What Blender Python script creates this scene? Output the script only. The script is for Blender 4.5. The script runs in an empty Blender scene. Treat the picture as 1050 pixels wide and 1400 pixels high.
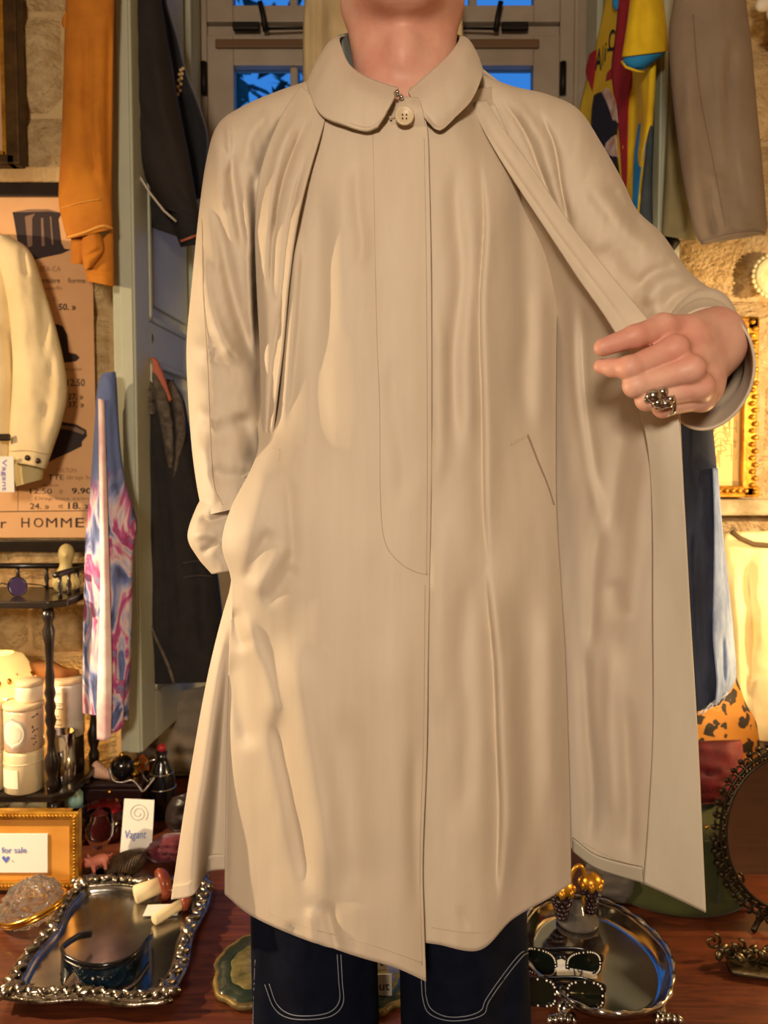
import bpy, bmesh, math, random
import numpy as np
from mathutils import Vector, noise as mnoise

# ------------------------------------------------------------------ camera, sky, lights, exposure
SC = bpy.context.scene
COL = SC.collection
FPX = 1050.0
PITCH = math.radians(3.0)
CAMZ = 1.05
cam_d = bpy.data.cameras.new('camera'); cam = bpy.data.objects.new('camera', cam_d); COL.objects.link(cam)
cam.location = (0, 0, CAMZ); cam.rotation_euler = (math.radians(90) - PITCH, 0, 0)
cam_d.sensor_fit = 'VERTICAL'; cam_d.sensor_height = 36.0; cam_d.lens = 36.0 * FPX / 1400.0
cam_d.clip_start = 0.02; cam_d.clip_end = 100
cam_d.dof.use_dof = True; cam_d.dof.focus_distance = 0.90; cam_d.dof.aperture_fstop = 7.0
SC.camera = cam
SC.view_settings.view_transform = 'Standard'
SC.view_settings.look = 'None'
SC.view_settings.gamma = 1.0
SC.view_settings.use_curve_mapping = False
SC.view_settings.exposure = 0.0

def lin(c):
    return tuple(((v / 255.0) / 12.92 if v / 255.0 <= 0.04045 else ((v / 255.0 + 0.055) / 1.055) ** 2.4) for v in c)

world = bpy.data.worlds.new('dusk_sky'); SC.world = world; world.use_nodes = True
wn = world.node_tree.nodes; wl = world.node_tree.links
wbg = wn['Background']; wbg.inputs['Color'].default_value = (*lin((62, 142, 235)), 1); wbg.inputs['Strength'].default_value = 0.9

def lamp(name, kind, loc, energy, color, size=0.05, target=None, spot=None, blend=0.5):
    d = bpy.data.lights.new(name, kind); d.energy = energy; d.color = color
    if kind == 'AREA':
        d.shape = 'DISK'; d.size = size
    else:
        d.shadow_soft_size = size
    if kind == 'SPOT':
        d.spot_size = math.radians(spot); d.spot_blend = blend
    o = bpy.data.objects.new(name, d); COL.objects.link(o); o.location = loc
    if target is not None:
        o.rotation_euler = (Vector(target) - Vector(loc)).to_track_quat('-Z', 'Y').to_euler()
    return o
WARM = (1.0, 0.78, 0.52)
AMBER = (1.0, 0.64, 0.28)
# big shaded lamp of the shop behind the photographer
lamp('shop_lamp_light', 'AREA', (-0.34, -1.55, 1.62), 56, (1.0, 0.84, 0.65), 0.40, (0.05, 1.0, 0.90))
# a warm lamp at the left side of the shop, level with the coat and raking across it
lamp('left_spot_light', 'SPOT', (-1.35, 1.26, 0.96), 80, (1.0, 0.76, 0.46), 0.012, (-0.30, 1.12, 0.56), 92, 0.35)
lamp('left_wall_spot_light', 'SPOT', (-1.75, 0.95, 1.45), 62, (1.0, 0.72, 0.42), 0.02, (-0.80, 1.9, 1.15), 60, 0.5)
lamp('right_wall_spot_light', 'SPOT', (1.65, 1.0, 1.25), 115, (1.0, 0.72, 0.40), 0.02, (0.85, 1.9, 1.05), 60, 0.5)

# ------------------------------------------------------------------ picture helpers
def P(px, py, Y):
    """a point seen at pixel (px,py) of the 1050x1400 frame that stands at world depth Y"""
    px = np.asarray(px, float); py = np.asarray(py, float); Y = np.asarray(Y, float)
    x = (px - 525.0) / FPX; v = (700.0 - py) / FPX
    yd = math.cos(PITCH) + v * math.sin(PITCH); zd = -math.sin(PITCH) + v * math.cos(PITCH)
    t = Y / yd
    return np.stack([x * t, Y + 0 * t, zd * t + CAMZ], -1)
TABZ = 0.23
def T(px, py, z=TABZ):
    """the point of the horizontal plane z that is seen at pixel (px,py)"""
    x = (px - 525.0) / FPX; v = (700.0 - py) / FPX
    yd = math.cos(PITCH) + v * math.sin(PITCH); zd = -math.sin(PITCH) + v * math.cos(PITCH)
    t = (z - CAMZ) / zd
    return np.array([x * t, yd * t, z])

# ------------------------------------------------------------------ objects
def tag(o, label=None, cat=None, group=None, kind=None):
    if label: o['label'] = label
    if cat: o['category'] = cat
    if group: o['group'] = group
    if kind: o['kind'] = kind
    return o
def wloc(o):
    v = Vector((0, 0, 0))
    while o is not None:
        v = v + o.location; o = o.parent
    return np.array(v)
def thing(name, label, cat, loc=(0, 0, 0), group=None):
    o = bpy.data.objects.new(name, None); COL.objects.link(o); o.location = [float(c) for c in loc]
    o.empty_display_size = 0.02
    return tag(o, label, cat, group)
def mk(name, verts, faces, mat, parent=None, smooth=True, solid=0.0, label=None, sub=0, bevel=0.0, off=0.0, loc=None):
    """one mesh object; verts are world coordinates"""
    v = np.asarray(verts, float).reshape(-1, 3)
    if parent is not None:
        base = wloc(parent)
    elif loc is not None:
        base = np.array(loc, float)
    else:
        base = np.array([(v[:, 0].min() + v[:, 0].max()) / 2, (v[:, 1].min() + v[:, 1].max()) / 2, v[:, 2].min()])
    me = bpy.data.meshes.new(name)
    me.from_pydata((v - base).tolist(), [], [list(map(int, f)) for f in faces])
    me.update()
    if smooth:
        me.polygons.foreach_set('use_smooth', [True] * len(me.polygons))
    if mat is not None:
        me.materials.append(mat)
    o = bpy.data.objects.new(name, me); COL.objects.link(o)
    if parent is not None:
        o.parent = parent
    else:
        o.location = base.tolist()
    if bevel:
        m = o.modifiers.new('bevel', 'BEVEL'); m.width = bevel; m.segments = 2; m.limit_method = 'ANGLE'
    if sub:
        m = o.modifiers.new('sub', 'SUBSURF'); m.levels = sub; m.render_levels = sub
    if solid:
        m = o.modifiers.new('solid', 'SOLIDIFY'); m.thickness = solid; m.offset = off
    if label: o['label'] = label
    return o
def cat_(parts):
    """join (verts, faces) pairs"""
    V = []; F = []; n = 0
    for v, f in parts:
        v = np.asarray(v, float).reshape(-1, 3)
        V.append(v); F += [[int(i) + n for i in q] for q in f]; n += len(v)
    return np.concatenate(V), F
def box(c, s, R=None):
    c = np.array(c, float); s = np.array(s, float) / 2
    v = np.array([[x, y, z] for z in (-1, 1) for y in (-1, 1) for x in (-1, 1)], float) * s
    if R is not None: v = v @ np.array(R).T
    return v + c, [[0, 2, 3, 1], [4, 5, 7, 6], [0, 1, 5, 4], [2, 6, 7, 3], [0, 4, 6, 2], [1, 3, 7, 5]]
def box2(a, b):
    a = np.array(a, float); b = np.array(b, float)
    return box((a + b) / 2, np.abs(b - a))
def rotz(a):
    c, s = math.cos(a), math.sin(a); return np.array([[c, -s, 0], [s, c, 0], [0, 0, 1]])
def rotx(a):
    c, s = math.cos(a), math.sin(a); return np.array([[1, 0, 0], [0, c, -s], [0, s, c]])
def roty(a):
    c, s = math.cos(a), math.sin(a); return np.array([[c, 0, s], [0, 1, 0], [-s, 0, c]])
def lathe(prof, c=(0, 0, 0), n=28, R=None, sx=1.0, sy=1.0, close=False):
    prof = list(prof); m = len(prof); V = []; F = []
    for r, z in prof:
        for i in range(n):
            a = 2 * math.pi * i / n; V.append([r * math.cos(a) * sx, r * math.sin(a) * sy, z])
    for j in range(m - 1):
        for i in range(n):
            k = (i + 1) % n; F.append([j * n + i, j * n + k, (j + 1) * n + k, (j + 1) * n + i])
    if close:
        for i in range(n):
            k = (i + 1) % n; F.append([(m - 1) * n + i, (m - 1) * n + k, k, i])
    else:
        if prof[0][0] > 1e-6: F.append(list(range(n))[::-1])
        if prof[-1][0] > 1e-6: F.append([(m - 1) * n + i for i in range(n)])
    V = np.array(V)
    if R is not None: V = V @ np.array(R).T
    return V + np.array(c, float), F
def lathe_open(prof, c=(0, 0, 0), n=28, R=None, sx=1.0, sy=1.0):
    v, f = lathe(prof, c, n, R, sx, sy)
    return v, [q for q in f if len(q) == 4 or n == 4]
def sweep(path, r, n=8, closed=False, caps=True, flat=None):
    """tube along a 3D polyline; r scalar or list; flat=(a,b) gives an elliptic section"""
    p = np.asarray(path, float); m = len(p)
    rr = np.full(m, r) if np.isscalar(r) else np.asarray(r, float)
    if closed:
        t = np.roll(p, -1, 0) - np.roll(p, 1, 0)
    else:
        t = np.gradient(p, axis=0)
    t /= np.linalg.norm(t, axis=1, keepdims=True) + 1e-12
    up = np.array([0, 0, 1.0]) if abs(t[0, 2]) < 0.9 else np.array([0, 1.0, 0])
    V = []; F = []
    prev = None
    for i in range(m):
        if prev is None:
            s = np.cross(t[i], up)
        else:
            s = prev - t[i] * np.dot(prev, t[i])
        s /= np.linalg.norm(s) + 1e-12; prev = s
        b = np.cross(s, t[i])
        fa, fb = flat if flat else (1, 1)
        for k in range(n):
            a = 2 * math.pi * k / n
            V.append(p[i] + rr[i] * (fa * math.cos(a) * s + fb * math.sin(a) * b))
    mm = m if closed else m - 1
    for i in range(mm):
        j = (i + 1) % m
        for k in range(n):
            l = (k + 1) % n; F.append([i * n + k, i * n + l, j * n + l, j * n + k])
    if caps and not closed:
        F.append(list(range(n))[::-1]); F.append([(m - 1) * n + k for k in range(n)])
    return np.array(V), F
def ball(c, r, n=10, m=7, s=(1, 1, 1), R=None):
    prof = [(r * math.sin(math.pi * j / m), -r * math.cos(math.pi * j / m)) for j in range(m + 1)]
    prof[0] = (0.0, -r); prof[-1] = (0.0, r)
    v, f = lathe([(max(a, 1e-7), b) for a, b in prof], (0, 0, 0), n)
    v = v * np.array(s, float)
    if R is not None: v = v @ np.array(R).T
    return v + np.array(c, float), [q for q in f if len(q) == 4]
def prism(poly, thick, frame):
    """extruded outline; poly 2D points, frame=(origin, u, v) ; extrudes along -u x v by thick"""
    o, u, v = [np.array(a, float) for a in frame]; w = np.cross(u, v); w /= np.linalg.norm(w)
    n = len(poly)
    a = [o + u * x + v * y + w * thick for x, y in poly]; b = [o + u * x + v * y for x, y in poly]
    F = [list(range(n)), [n + i for i in range(n)][::-1]]
    for i in range(n):
        j = (i + 1) % n; F.append([j, i, n + i, n + j])
    return np.array(a + b), F
def crom(ctrl, n, closed=False):
    """Catmull-Rom through ctrl (m,d) -> n samples"""
    c = np.asarray(ctrl, float); m = len(c)
    if closed:
        s = np.linspace(0, m, n, endpoint=False); i = np.floor(s).astype(int); t = s - i
        g = lambda k: c[(i + k) % m]
    else:
        s = np.linspace(0, m - 1, n); i = np.minimum(np.floor(s).astype(int), m - 2); t = s - i
        e = np.concatenate([[2 * c[0] - c[1]], c, [2 * c[-1] - c[-2]]])
        g = lambda k: e[i + k + 1]
    sh = (-1,) + (1,) * (c.ndim - 1); t = t.reshape(sh)
    p0, p1, p2, p3 = g(-1), g(0), g(1), g(2)
    return 0.5 * (2 * p1 + (p2 - p0) * t + (2 * p0 - 5 * p1 + 4 * p2 - p3) * t ** 2 + (3 * p1 - p0 - 3 * p2 + p3) * t ** 3)
def grid_faces(nv, nu, wrap=False):
    F = []
    for j in range(nv - 1):
        for i in range(nu if wrap else nu - 1):
            k = (i + 1) % nu; F.append([j * nu + i, j * nu + k, (j + 1) * nu + k, (j + 1) * nu + i])
    return F
def pdist(px, py, line):
    """distance to a pixel polyline and side sign, with the running parameter"""
    best = np.full(px.shape, 1e9); sgn = np.zeros(px.shape); par = np.zeros(px.shape)
    L = np.asarray(line, float); seg = np.linalg.norm(np.diff(L, axis=0), axis=1); tot = seg.sum(); run = 0
    for a, b, sl in zip(L[:-1], L[1:], seg):
        d = b - a; t = np.clip(((px - a[0]) * d[0] + (py - a[1]) * d[1]) / (sl * sl + 1e-9), 0, 1)
        qx = a[0] + t * d[0]; qy = a[1] + t * d[1]; q = np.hypot(px - qx, py - qy)
        m = q < best; best = np.where(m, q, best)
        sgn = np.where(m, np.sign(d[0] * (py - qy) - d[1] * (px - qx)), sgn); par = np.where(m, (run + t * sl) / tot, par)
        run += sl
    return best, sgn, par
def add_folds(px, py, Y, folds):
    """folds: (polyline, width px, depth m[, 'step']); positive depth goes away from the viewer"""
    for f in folds:
        L = crom(f[0], max(8, 5 * len(f[0]))) if len(f[0]) > 2 else np.asarray(f[0], float)
        d, s, t = pdist(px, py, L)
        env = np.clip(np.minimum(t, 1 - t) / 0.22, 0, 1); env = env * env * (3 - 2 * env)
        if len(f) > 3 and f[3] == 'step':
            Y = Y + f[2] * np.tanh(s * d / (f[1] * 0.35)) * np.exp(-(d / (f[1] * 3.0)) ** 2) * env
        elif len(f) > 3 and f[3] == 'open':
            Y = Y + f[2] * np.exp(-(d / f[1]) ** 2)
        else:
            Y = Y + f[2] * np.exp(-(d / f[1]) ** 2) * env
    return Y
def fbm(px, py, sx, sy, amp, seed=0.0, octv=3):
    """smooth noise on a grid, sums of random waves (vectorised)"""
    rs = np.random.RandomState(int(seed * 97) % 100000 + 11); out = np.zeros(np.shape(px))
    for o in range(octv):
        k = 2.0 ** o
        for _ in range(5):
            a = rs.uniform(0, 2 * math.pi); ph = rs.uniform(0, 2 * math.pi); m = rs.uniform(0.6, 1.5)
            out += np.sin((px / sx * math.cos(a) + py / sy * math.sin(a)) * k * m * 2 * math.pi + ph) / k
    return out * amp / 5
GRIDS = {}
def panel(name, net, nu, nv, mat, parent, folds=(), wob=0.0, wx=60, wy=220, seed=1, solid=0.0025, key=None, off=0.0, label=None):
    """cloth sheet through a net of (px,py,depth) control points"""
    net = np.asarray(net, float)
    g = crom(net, nv); g = crom(np.swapaxes(g, 0, 1), nu); g = np.swapaxes(g, 0, 1)
    px, py, Y = g[..., 0], g[..., 1], g[..., 2]
    Y = add_folds(px, py, Y, folds)
    if wob: Y = Y + fbm(px, py, wx, wy, wob, seed)
    if key: GRIDS[key] = (px.ravel(), py.ravel(), Y.ravel())
    o = mk(name, P(px, py, Y), grid_faces(nv, nu), mat, parent, True, solid, label, off=off)
    return o
def shell(name, rows, mat, parent, nu=40, nv=60, folds=(), wob=0.0, wx=40, wy=120, seed=1, pw=1.0, key=None, label=None, cap=False, solid=0.0, geo=False):
    """closed cloth tube: rows of ((xl,yl),(xr,yr),depth,half thickness)"""
    A = np.array([[r[0][0], r[0][1], r[1][0], r[1][1], r[2], r[3]] for r in rows], float)
    A = crom(A, nv)
    th = np.linspace(0, 2 * math.pi, nu, endpoint=False)
    c, s = np.cos(th), np.sin(th)
    cc = np.sign(c) * np.abs(c) ** pw; ss = np.sign(s) * np.abs(s) ** pw
    u = (1 - cc) / 2
    px = A[:, 0:1] * (1 - u) + A[:, 2:3] * u; py = A[:, 1:2] * (1 - u) + A[:, 3:4] * u
    Y = A[:, 4:5] - A[:, 5:6] * ss
    if len(folds): Y = np.where(ss[None, :] >= -0.2, add_folds(px, py, Y, folds), Y)
    if wob: Y = Y + fbm(px, py, wx, wy, wob, seed) * np.abs(ss)[None, :]
    if key:
        m = np.broadcast_to(ss[None, :] >= 0, px.shape); GRIDS[key] = (px[m], py[m], Y[m])
    V = P(px, py, Y); F = grid_faces(nv, nu, True)
    if cap:
        F = F + [list(range(nu)), [(nv - 1) * nu + i for i in range(nu)][::-1]]
    if geo: return V.reshape(-1, 3), F
    return mk(name, V, F, mat, parent, True, solid, label)
def on(key, pts, lift=0.0015, n=40):
    """lay a pixel polyline on a cloth grid"""
    g = GRIDS[key]; L = crom(np.asarray(pts, float), n) if len(pts) > 2 else np.stack([np.linspace(pts[0][k], pts[1][k], n) for k in (0, 1)], 1)
    out = []
    for x, y in L:
        d = (g[0] - x) ** 2 + (g[1] - y) ** 2; i = np.argpartition(d, 4)[:4]; w = 1 / (d[i] + 0.5)
        out.append(P(x, y, (g[2][i] * w).sum() / w.sum() - lift))
    return np.array(out)

# ------------------------------------------------------------------ signed distance modelling (bodies)
def sd_cone(X, a, b, r1, r2):
    a = np.array(a, float); b = np.array(b, float); ba = b - a; l2 = (ba * ba).sum() + 1e-12
    pa = X - a; t = np.clip((pa @ ba) / l2, 0, 1)
    d = pa - t[..., None] * ba
    return np.sqrt((d * d).sum(-1)) - (r1 + (r2 - r1) * t)
def sd_ell(X, c, r, R=None):
    q = X - np.array(c, float)
    if R is not None: q = q @ np.array(R)
    r = np.array(r, float); k0 = np.sqrt(((q / r) ** 2).sum(-1)); k1 = np.sqrt(((q / (r * r)) ** 2).sum(-1)) + 1e-9
    return k0 * (k0 - 1) / k1
def smin(a, b, k):
    h = np.clip(0.5 + 0.5 * (b - a) / k, 0, 1)
    return b + (a - b) * h - k * h * (1 - h)
def surfnet(F, o, h):
    s = F < 0; nx, ny, nz = F.shape
    c8 = [s[i:nx - 1 + i, j:ny - 1 + j, k:nz - 1 + k] for i in (0, 1) for j in (0, 1) for k in (0, 1)]
    cnt = sum(c.astype(int) for c in c8); act = (cnt > 0) & (cnt < 8)
    idx = -np.ones(act.shape, int); I = np.argwhere(act); idx[act] = np.arange(len(I))
    acc = np.zeros((len(I), 3)); num = np.zeros(len(I))
    cor = [(i, j, k) for i in (0, 1) for j in (0, 1) for k in (0, 1)]
    for a in range(8):
        for b in range(a + 1, 8):
            ca, cb = np.array(cor[a]), np.array(cor[b])
            if np.abs(ca - cb).sum() != 1: continue
            fa = F[tuple((I + ca).T)]; fb = F[tuple((I + cb).T)]; m = (fa < 0) != (fb < 0)
            t = np.where(m, fa / np.where(m, fa - fb, 1), 0)
            acc += np.where(m[:, None], ca + t[:, None] * (cb - ca), 0); num += m
    V = (I + acc / num[:, None]) * h + np.array(o, float)
    Q = []
    for ax in range(3):
        sl0 = [slice(None)] * 3; sl1 = [slice(None)] * 3; sl0[ax] = slice(0, -1); sl1[ax] = slice(1, None)
        e = s[tuple(sl0)] != s[tuple(sl1)]
        E = np.argwhere(e); u, w = [(1, 2), (2, 0), (0, 1)][ax]
        E = E[(E[:, u] > 0) & (E[:, w] > 0) & (E[:, u] < F.shape[u] - 1) & (E[:, w] < F.shape[w] - 1)]
        q = []
        for du, dw in ((-1, -1), (0, -1), (0, 0), (-1, 0)):
            e2 = E.copy(); e2[:, u] += du; e2[:, w] += dw; q.append(idx[tuple(e2.T)])
        q = np.stack(q, 1); flip = ~s[tuple(E.T)]; q[flip] = q[flip][:, ::-1]; Q.append(q)
    return V, np.concatenate(Q)
def field(lo, hi, h, fn):
    lo = np.array(lo, float); hi = np.array(hi, float); n = np.ceil((hi - lo) / h).astype(int) + 1
    g = np.stack(np.meshgrid(*[lo[i] + h * np.arange(n[i]) for i in range(3)], indexing='ij'), -1)
    return surfnet(fn(g), lo, h)

# ------------------------------------------------------------------ materials (all procedural)
MATS = {}
def mat(name, col, rough=0.6, metal=0.0, col2=None, nscale=8.0, nstretch=(1, 1, 1), bump=0.0, bscale=60.0, bdist=0.002, sheen=0.0, trans=0.0, emit=None, estr=0.0,
        weave=0.0, wscale=900.0, alpha=1.0, ior=1.45, sss=0.0, mixpos=(0.35, 0.65), coat=0.0, wood=False, spec=0.5, detail=4.0):
    if name in MATS: return MATS[name]
    m = bpy.data.materials.new(name); m.use_nodes = True; MATS[name] = m
    N = m.node_tree.nodes; L = m.node_tree.links; b = N['Principled BSDF']
    b.inputs['Base Color'].default_value = (*lin(col), 1)
    b.inputs['Roughness'].default_value = rough; b.inputs['Metallic'].default_value = metal; b.inputs['IOR'].default_value = ior
    b.inputs['Specular IOR Level'].default_value = spec
    if sheen: b.inputs['Sheen Weight'].default_value = sheen; b.inputs['Sheen Roughness'].default_value = 0.4
    if trans: b.inputs['Transmission Weight'].default_value = trans
    if sss: b.inputs['Subsurface Weight'].default_value = sss; b.inputs['Subsurface Radius'].default_value = (0.012, 0.004, 0.002); b.inputs['Subsurface Scale'].default_value = 1.0
    if coat: b.inputs['Coat Weight'].default_value = coat; b.inputs['Coat Roughness'].default_value = 0.12
    if emit: b.inputs['Emission Color'].default_value = (*lin(emit), 1); b.inputs['Emission Strength'].default_value = estr
    if alpha < 1: b.inputs['Alpha'].default_value = alpha
    tc = N.new('ShaderNodeTexCoord'); geo = tc.outputs['Object']
    if col2 is not None:
        mp = N.new('ShaderNodeMapping'); mp.inputs['Scale'].default_value = nstretch; L.new(geo, mp.inputs['Vector'])
        nz = N.new('ShaderNodeTexNoise'); nz.inputs['Scale'].default_value = nscale; nz.inputs['Detail'].default_value = detail; nz.inputs['Roughness'].default_value = 0.6
        if wood: nz.inputs['Distortion'].default_value = 1.2
        L.new(mp.outputs['Vector'], nz.inputs['Vector'])
        cr = N.new('ShaderNodeValToRGB'); cr.color_ramp.elements[0].position = mixpos[0]; cr.color_ramp.elements[1].position = mixpos[1]
        cr.color_ramp.elements[0].color = (*lin(col), 1); cr.color_ramp.elements[1].color = (*lin(col2), 1)
        L.new(nz.outputs['Fac'], cr.inputs['Fac']); L.new(cr.outputs['Color'], b.inputs['Base Color'])
    h = None
    if bump:
        nb = N.new('ShaderNodeTexNoise'); nb.inputs['Scale'].default_value = bscale; nb.inputs['Detail'].default_value = 6.0
        L.new(geo, nb.inputs['Vector'])
        bp = N.new('ShaderNodeBump'); bp.inputs['Strength'].default_value = bump; bp.inputs['Distance'].default_value = bdist
        L.new(nb.outputs['Fac'], bp.inputs['Height']); h = bp
    if weave:
        w1 = N.new('ShaderNodeTexWave'); w1.bands_direction = 'X'; w1.inputs['Scale'].default_value = wscale; w1.inputs['Distortion'].default_value = 1.5
        w2 = N.new('ShaderNodeTexWave'); w2.bands_direction = 'Z'; w2.inputs['Scale'].default_value = wscale; w2.inputs['Distortion'].default_value = 1.5
        L.new(geo, w1.inputs['Vector']); L.new(geo, w2.inputs['Vector'])
        ad = N.new('ShaderNodeMath'); ad.operation = 'ADD'; L.new(w1.outputs['Fac'], ad.inputs[0]); L.new(w2.outputs['Fac'], ad.inputs[1])
        bw = N.new('ShaderNodeBump'); bw.inputs['Strength'].default_value = weave; bw.inputs['Distance'].default_value = 0.0006
        L.new(ad.outputs[0], bw.inputs['Height'])
        if h is not None: L.new(h.outputs['Normal'], bw.inputs['Normal'])
        h = bw
    if h is not None: L.new(h.outputs['Normal'], b.inputs['Normal'])
    return m
def voronoi_mat(name, base, spot, scale, thr, rough=0.7, stretch=(1, 1, 1), spot2=None):
    m = bpy.data.materials.new(name); m.use_nodes = True; N = m.node_tree.nodes; L = m.node_tree.links; b = N['Principled BSDF']
    b.inputs['Roughness'].default_value = rough
    tc = N.new('ShaderNodeTexCoord'); mp = N.new('ShaderNodeMapping'); mp.inputs['Scale'].default_value = stretch
    L.new(tc.outputs['Object'], mp.inputs['Vector'])
    nz = N.new('ShaderNodeTexNoise'); nz.inputs['Scale'].default_value = scale * 0.8; L.new(mp.outputs['Vector'], nz.inputs['Vector'])
    mx = N.new('ShaderNodeMix'); mx.data_type = 'VECTOR'; mx.inputs['Factor'].default_value = 0.06
    L.new(mp.outputs['Vector'], mx.inputs[4]); L.new(nz.outputs['Color'], mx.inputs[5])
    vo = N.new('ShaderNodeTexVoronoi'); vo.inputs['Scale'].default_value = scale; L.new(mx.outputs[1], vo.inputs['Vector'])
    cr = N.new('ShaderNodeValToRGB'); cr.color_ramp.elements[0].position = thr; cr.color_ramp.elements[1].position = thr + 0.06
    cr.color_ramp.elements[0].color = (*lin(spot), 1); cr.color_ramp.elements[1].color = (*lin(base), 1)
    L.new(vo.outputs['Distance'], cr.inputs['Fac']); L.new(cr.outputs['Color'], b.inputs['Base Color'])
    return m
def ramp_noise_mat(name, stops, scale, rough=0.85, stretch=(1, 1, 1), distort=1.0, weave=0.0):
    m = bpy.data.materials.new(name); m.use_nodes = True; N = m.node_tree.nodes; L = m.node_tree.links; b = N['Principled BSDF']
    b.inputs['Roughness'].default_value = rough
    tc = N.new('ShaderNodeTexCoord'); mp = N.new('ShaderNodeMapping'); mp.inputs['Scale'].default_value = stretch
    L.new(tc.outputs['Object'], mp.inputs['Vector'])
    nz = N.new('ShaderNodeTexNoise'); nz.inputs['Scale'].default_value = scale; nz.inputs['Distortion'].default_value = distort; nz.inputs['Detail'].default_value = 3
    L.new(mp.outputs['Vector'], nz.inputs['Vector'])
    cr = N.new('ShaderNodeValToRGB'); e = cr.color_ramp.elements
    while len(e) < len(stops): e.new(0.5)
    for k, (p, c) in enumerate(stops): e[k].position = p; e[k].color = (*lin(c), 1)
    L.new(nz.outputs['Fac'], cr.inputs['Fac']); L.new(cr.outputs['Color'], b.inputs['Base Color'])
    return m

M_COAT = mat('coat_cotton', (205, 188, 166), 0.62, col2=(198, 180, 157), nscale=5, nstretch=(6, 2, 0.6), bump=0.12, bscale=90, bdist=0.0015, sheen=0.12, weave=0.16, wscale=420)
M_COATIN = mat('coat_inner_cotton', (204, 188, 168), 0.65, col2=(197, 181, 160), nscale=5, nstretch=(6, 2, 0.6), bump=0.12, bscale=90, bdist=0.0015, sheen=0.1, weave=0.16, wscale=420)
M_COATSEAM = mat('coat_seam_thread', (184, 162, 138), 0.8)
M_SKIN = mat('skin', (216, 168, 146), 0.5, col2=(204, 142, 122), nscale=14, bump=0.25, bscale=160, bdist=0.0008, sss=0.12)
M_NAIL = mat('nail', (226, 170, 150), 0.3)
M_JEAN = mat('dark_blue_denim', (13, 18, 34), 0.9, col2=(9, 13, 26), nscale=40, bump=0.2, bscale=400, bdist=0.0006, weave=0.3, wscale=260, spec=0.12)
M_THREAD = mat('pale_thread', (118, 122, 134), 0.8)
M_SILVER = mat('silver', (205, 200, 192), 0.14, 1.0, bump=0.25, bscale=60, bdist=0.002)
M_SILVERP = mat('silver_plate', (196, 192, 186), 0.2, 1.0, col2=(150, 146, 140), nscale=9, bump=0.05, bscale=20, bdist=0.001)
M_BLACKW = mat('black_lacquer', (26, 19, 15), 0.28, col2=(36, 26, 20), nscale=20, coat=0.3)
M_TABLE = mat('red_brown_wood', (104, 52, 30), 0.36, col2=(68, 32, 20), nscale=5, nstretch=(1.5, 14, 14), wood=True, bump=0.08, bscale=40, coat=0.25)
M_STONE = mat('limestone', (214, 184, 134), 0.92, col2=(180, 146, 98), nscale=7, bump=0.9, bscale=26, bdist=0.018)
M_PLASTER = mat('wall_plaster', (206, 184, 148), 0.92, col2=(188, 164, 128), nscale=4, bump=0.5, bscale=14, bdist=0.01)
M_MORTAR = mat('mortar', (204, 174, 126), 0.95, col2=(176, 144, 98), nscale=16, bump=0.8, bscale=50, bdist=0.006)
M_DOOR = mat('pale_green_paint', (176, 178, 156), 0.45, col2=(166, 168, 146), nscale=6, bump=0.1, bscale=30)
M_WINP = mat('grey_white_paint', (168, 152, 134), 0.5, col2=(150, 134, 116), nscale=5, bump=0.15, bscale=30)
M_IRON = mat('dark_iron', (34, 28, 24), 0.5, 0.6)
M_GOLD = mat('gilt', (212, 158, 56), 0.34, 0.75, col2=(168, 112, 32), nscale=30, bump=0.3, bscale=90, bdist=0.002)
M_BRASS = mat('brass', (222, 172, 74), 0.2, 1.0)
M_GLASS = mat('clear_glass', (250, 250, 248), 0.02, trans=1.0)
M_CARD = mat('white_card', (232, 226, 214), 0.8)
M_BLACKC = mat('black_cloth', (20, 17, 18), 0.85, col2=(30, 25, 24), nscale=14, bump=0.3, bscale=120, bdist=0.002)
M_INK = mat('blue_ink', (92, 110, 190), 0.7)
M_BLACKP = mat('black_plastic', (14, 14, 18), 0.18, coat=0.4)

def text_geo(s, size, frame, depth=0.0004, align='LEFT', spacing=1.0, shear=0.0, bold=0.0):
    """lettering as a mesh laid on frame=(origin,u,v)"""
    cu = bpy.data.curves.new('lettering', 'FONT'); cu.body = s; cu.size = size; cu.align_x = align; cu.space_character = spacing; cu.shear = shear
    cu.offset = bold; cu.resolution_u = 3; cu.extrude = depth / 2
    ob = bpy.data.objects.new('lettering_tmp', cu); COL.objects.link(ob)
    bpy.context.view_layer.update()
    me = bpy.data.meshes.new_from_object(ob.evaluated_get(bpy.context.evaluated_depsgraph_get()))
    v = np.array([p.co[:] for p in me.vertices]).reshape(-1, 3); f = [list(p.vertices) for p in me.polygons]
    bpy.data.objects.remove(ob); bpy.data.curves.remove(cu); bpy.data.meshes.remove(me)
    o, u, w = [np.array(a, float) for a in frame]; n = np.cross(u, w); n /= np.linalg.norm(n)
    return o + v[:, 0:1] * u + v[:, 1:2] * w + (v[:, 2:3] + depth / 2) * n, f

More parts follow.
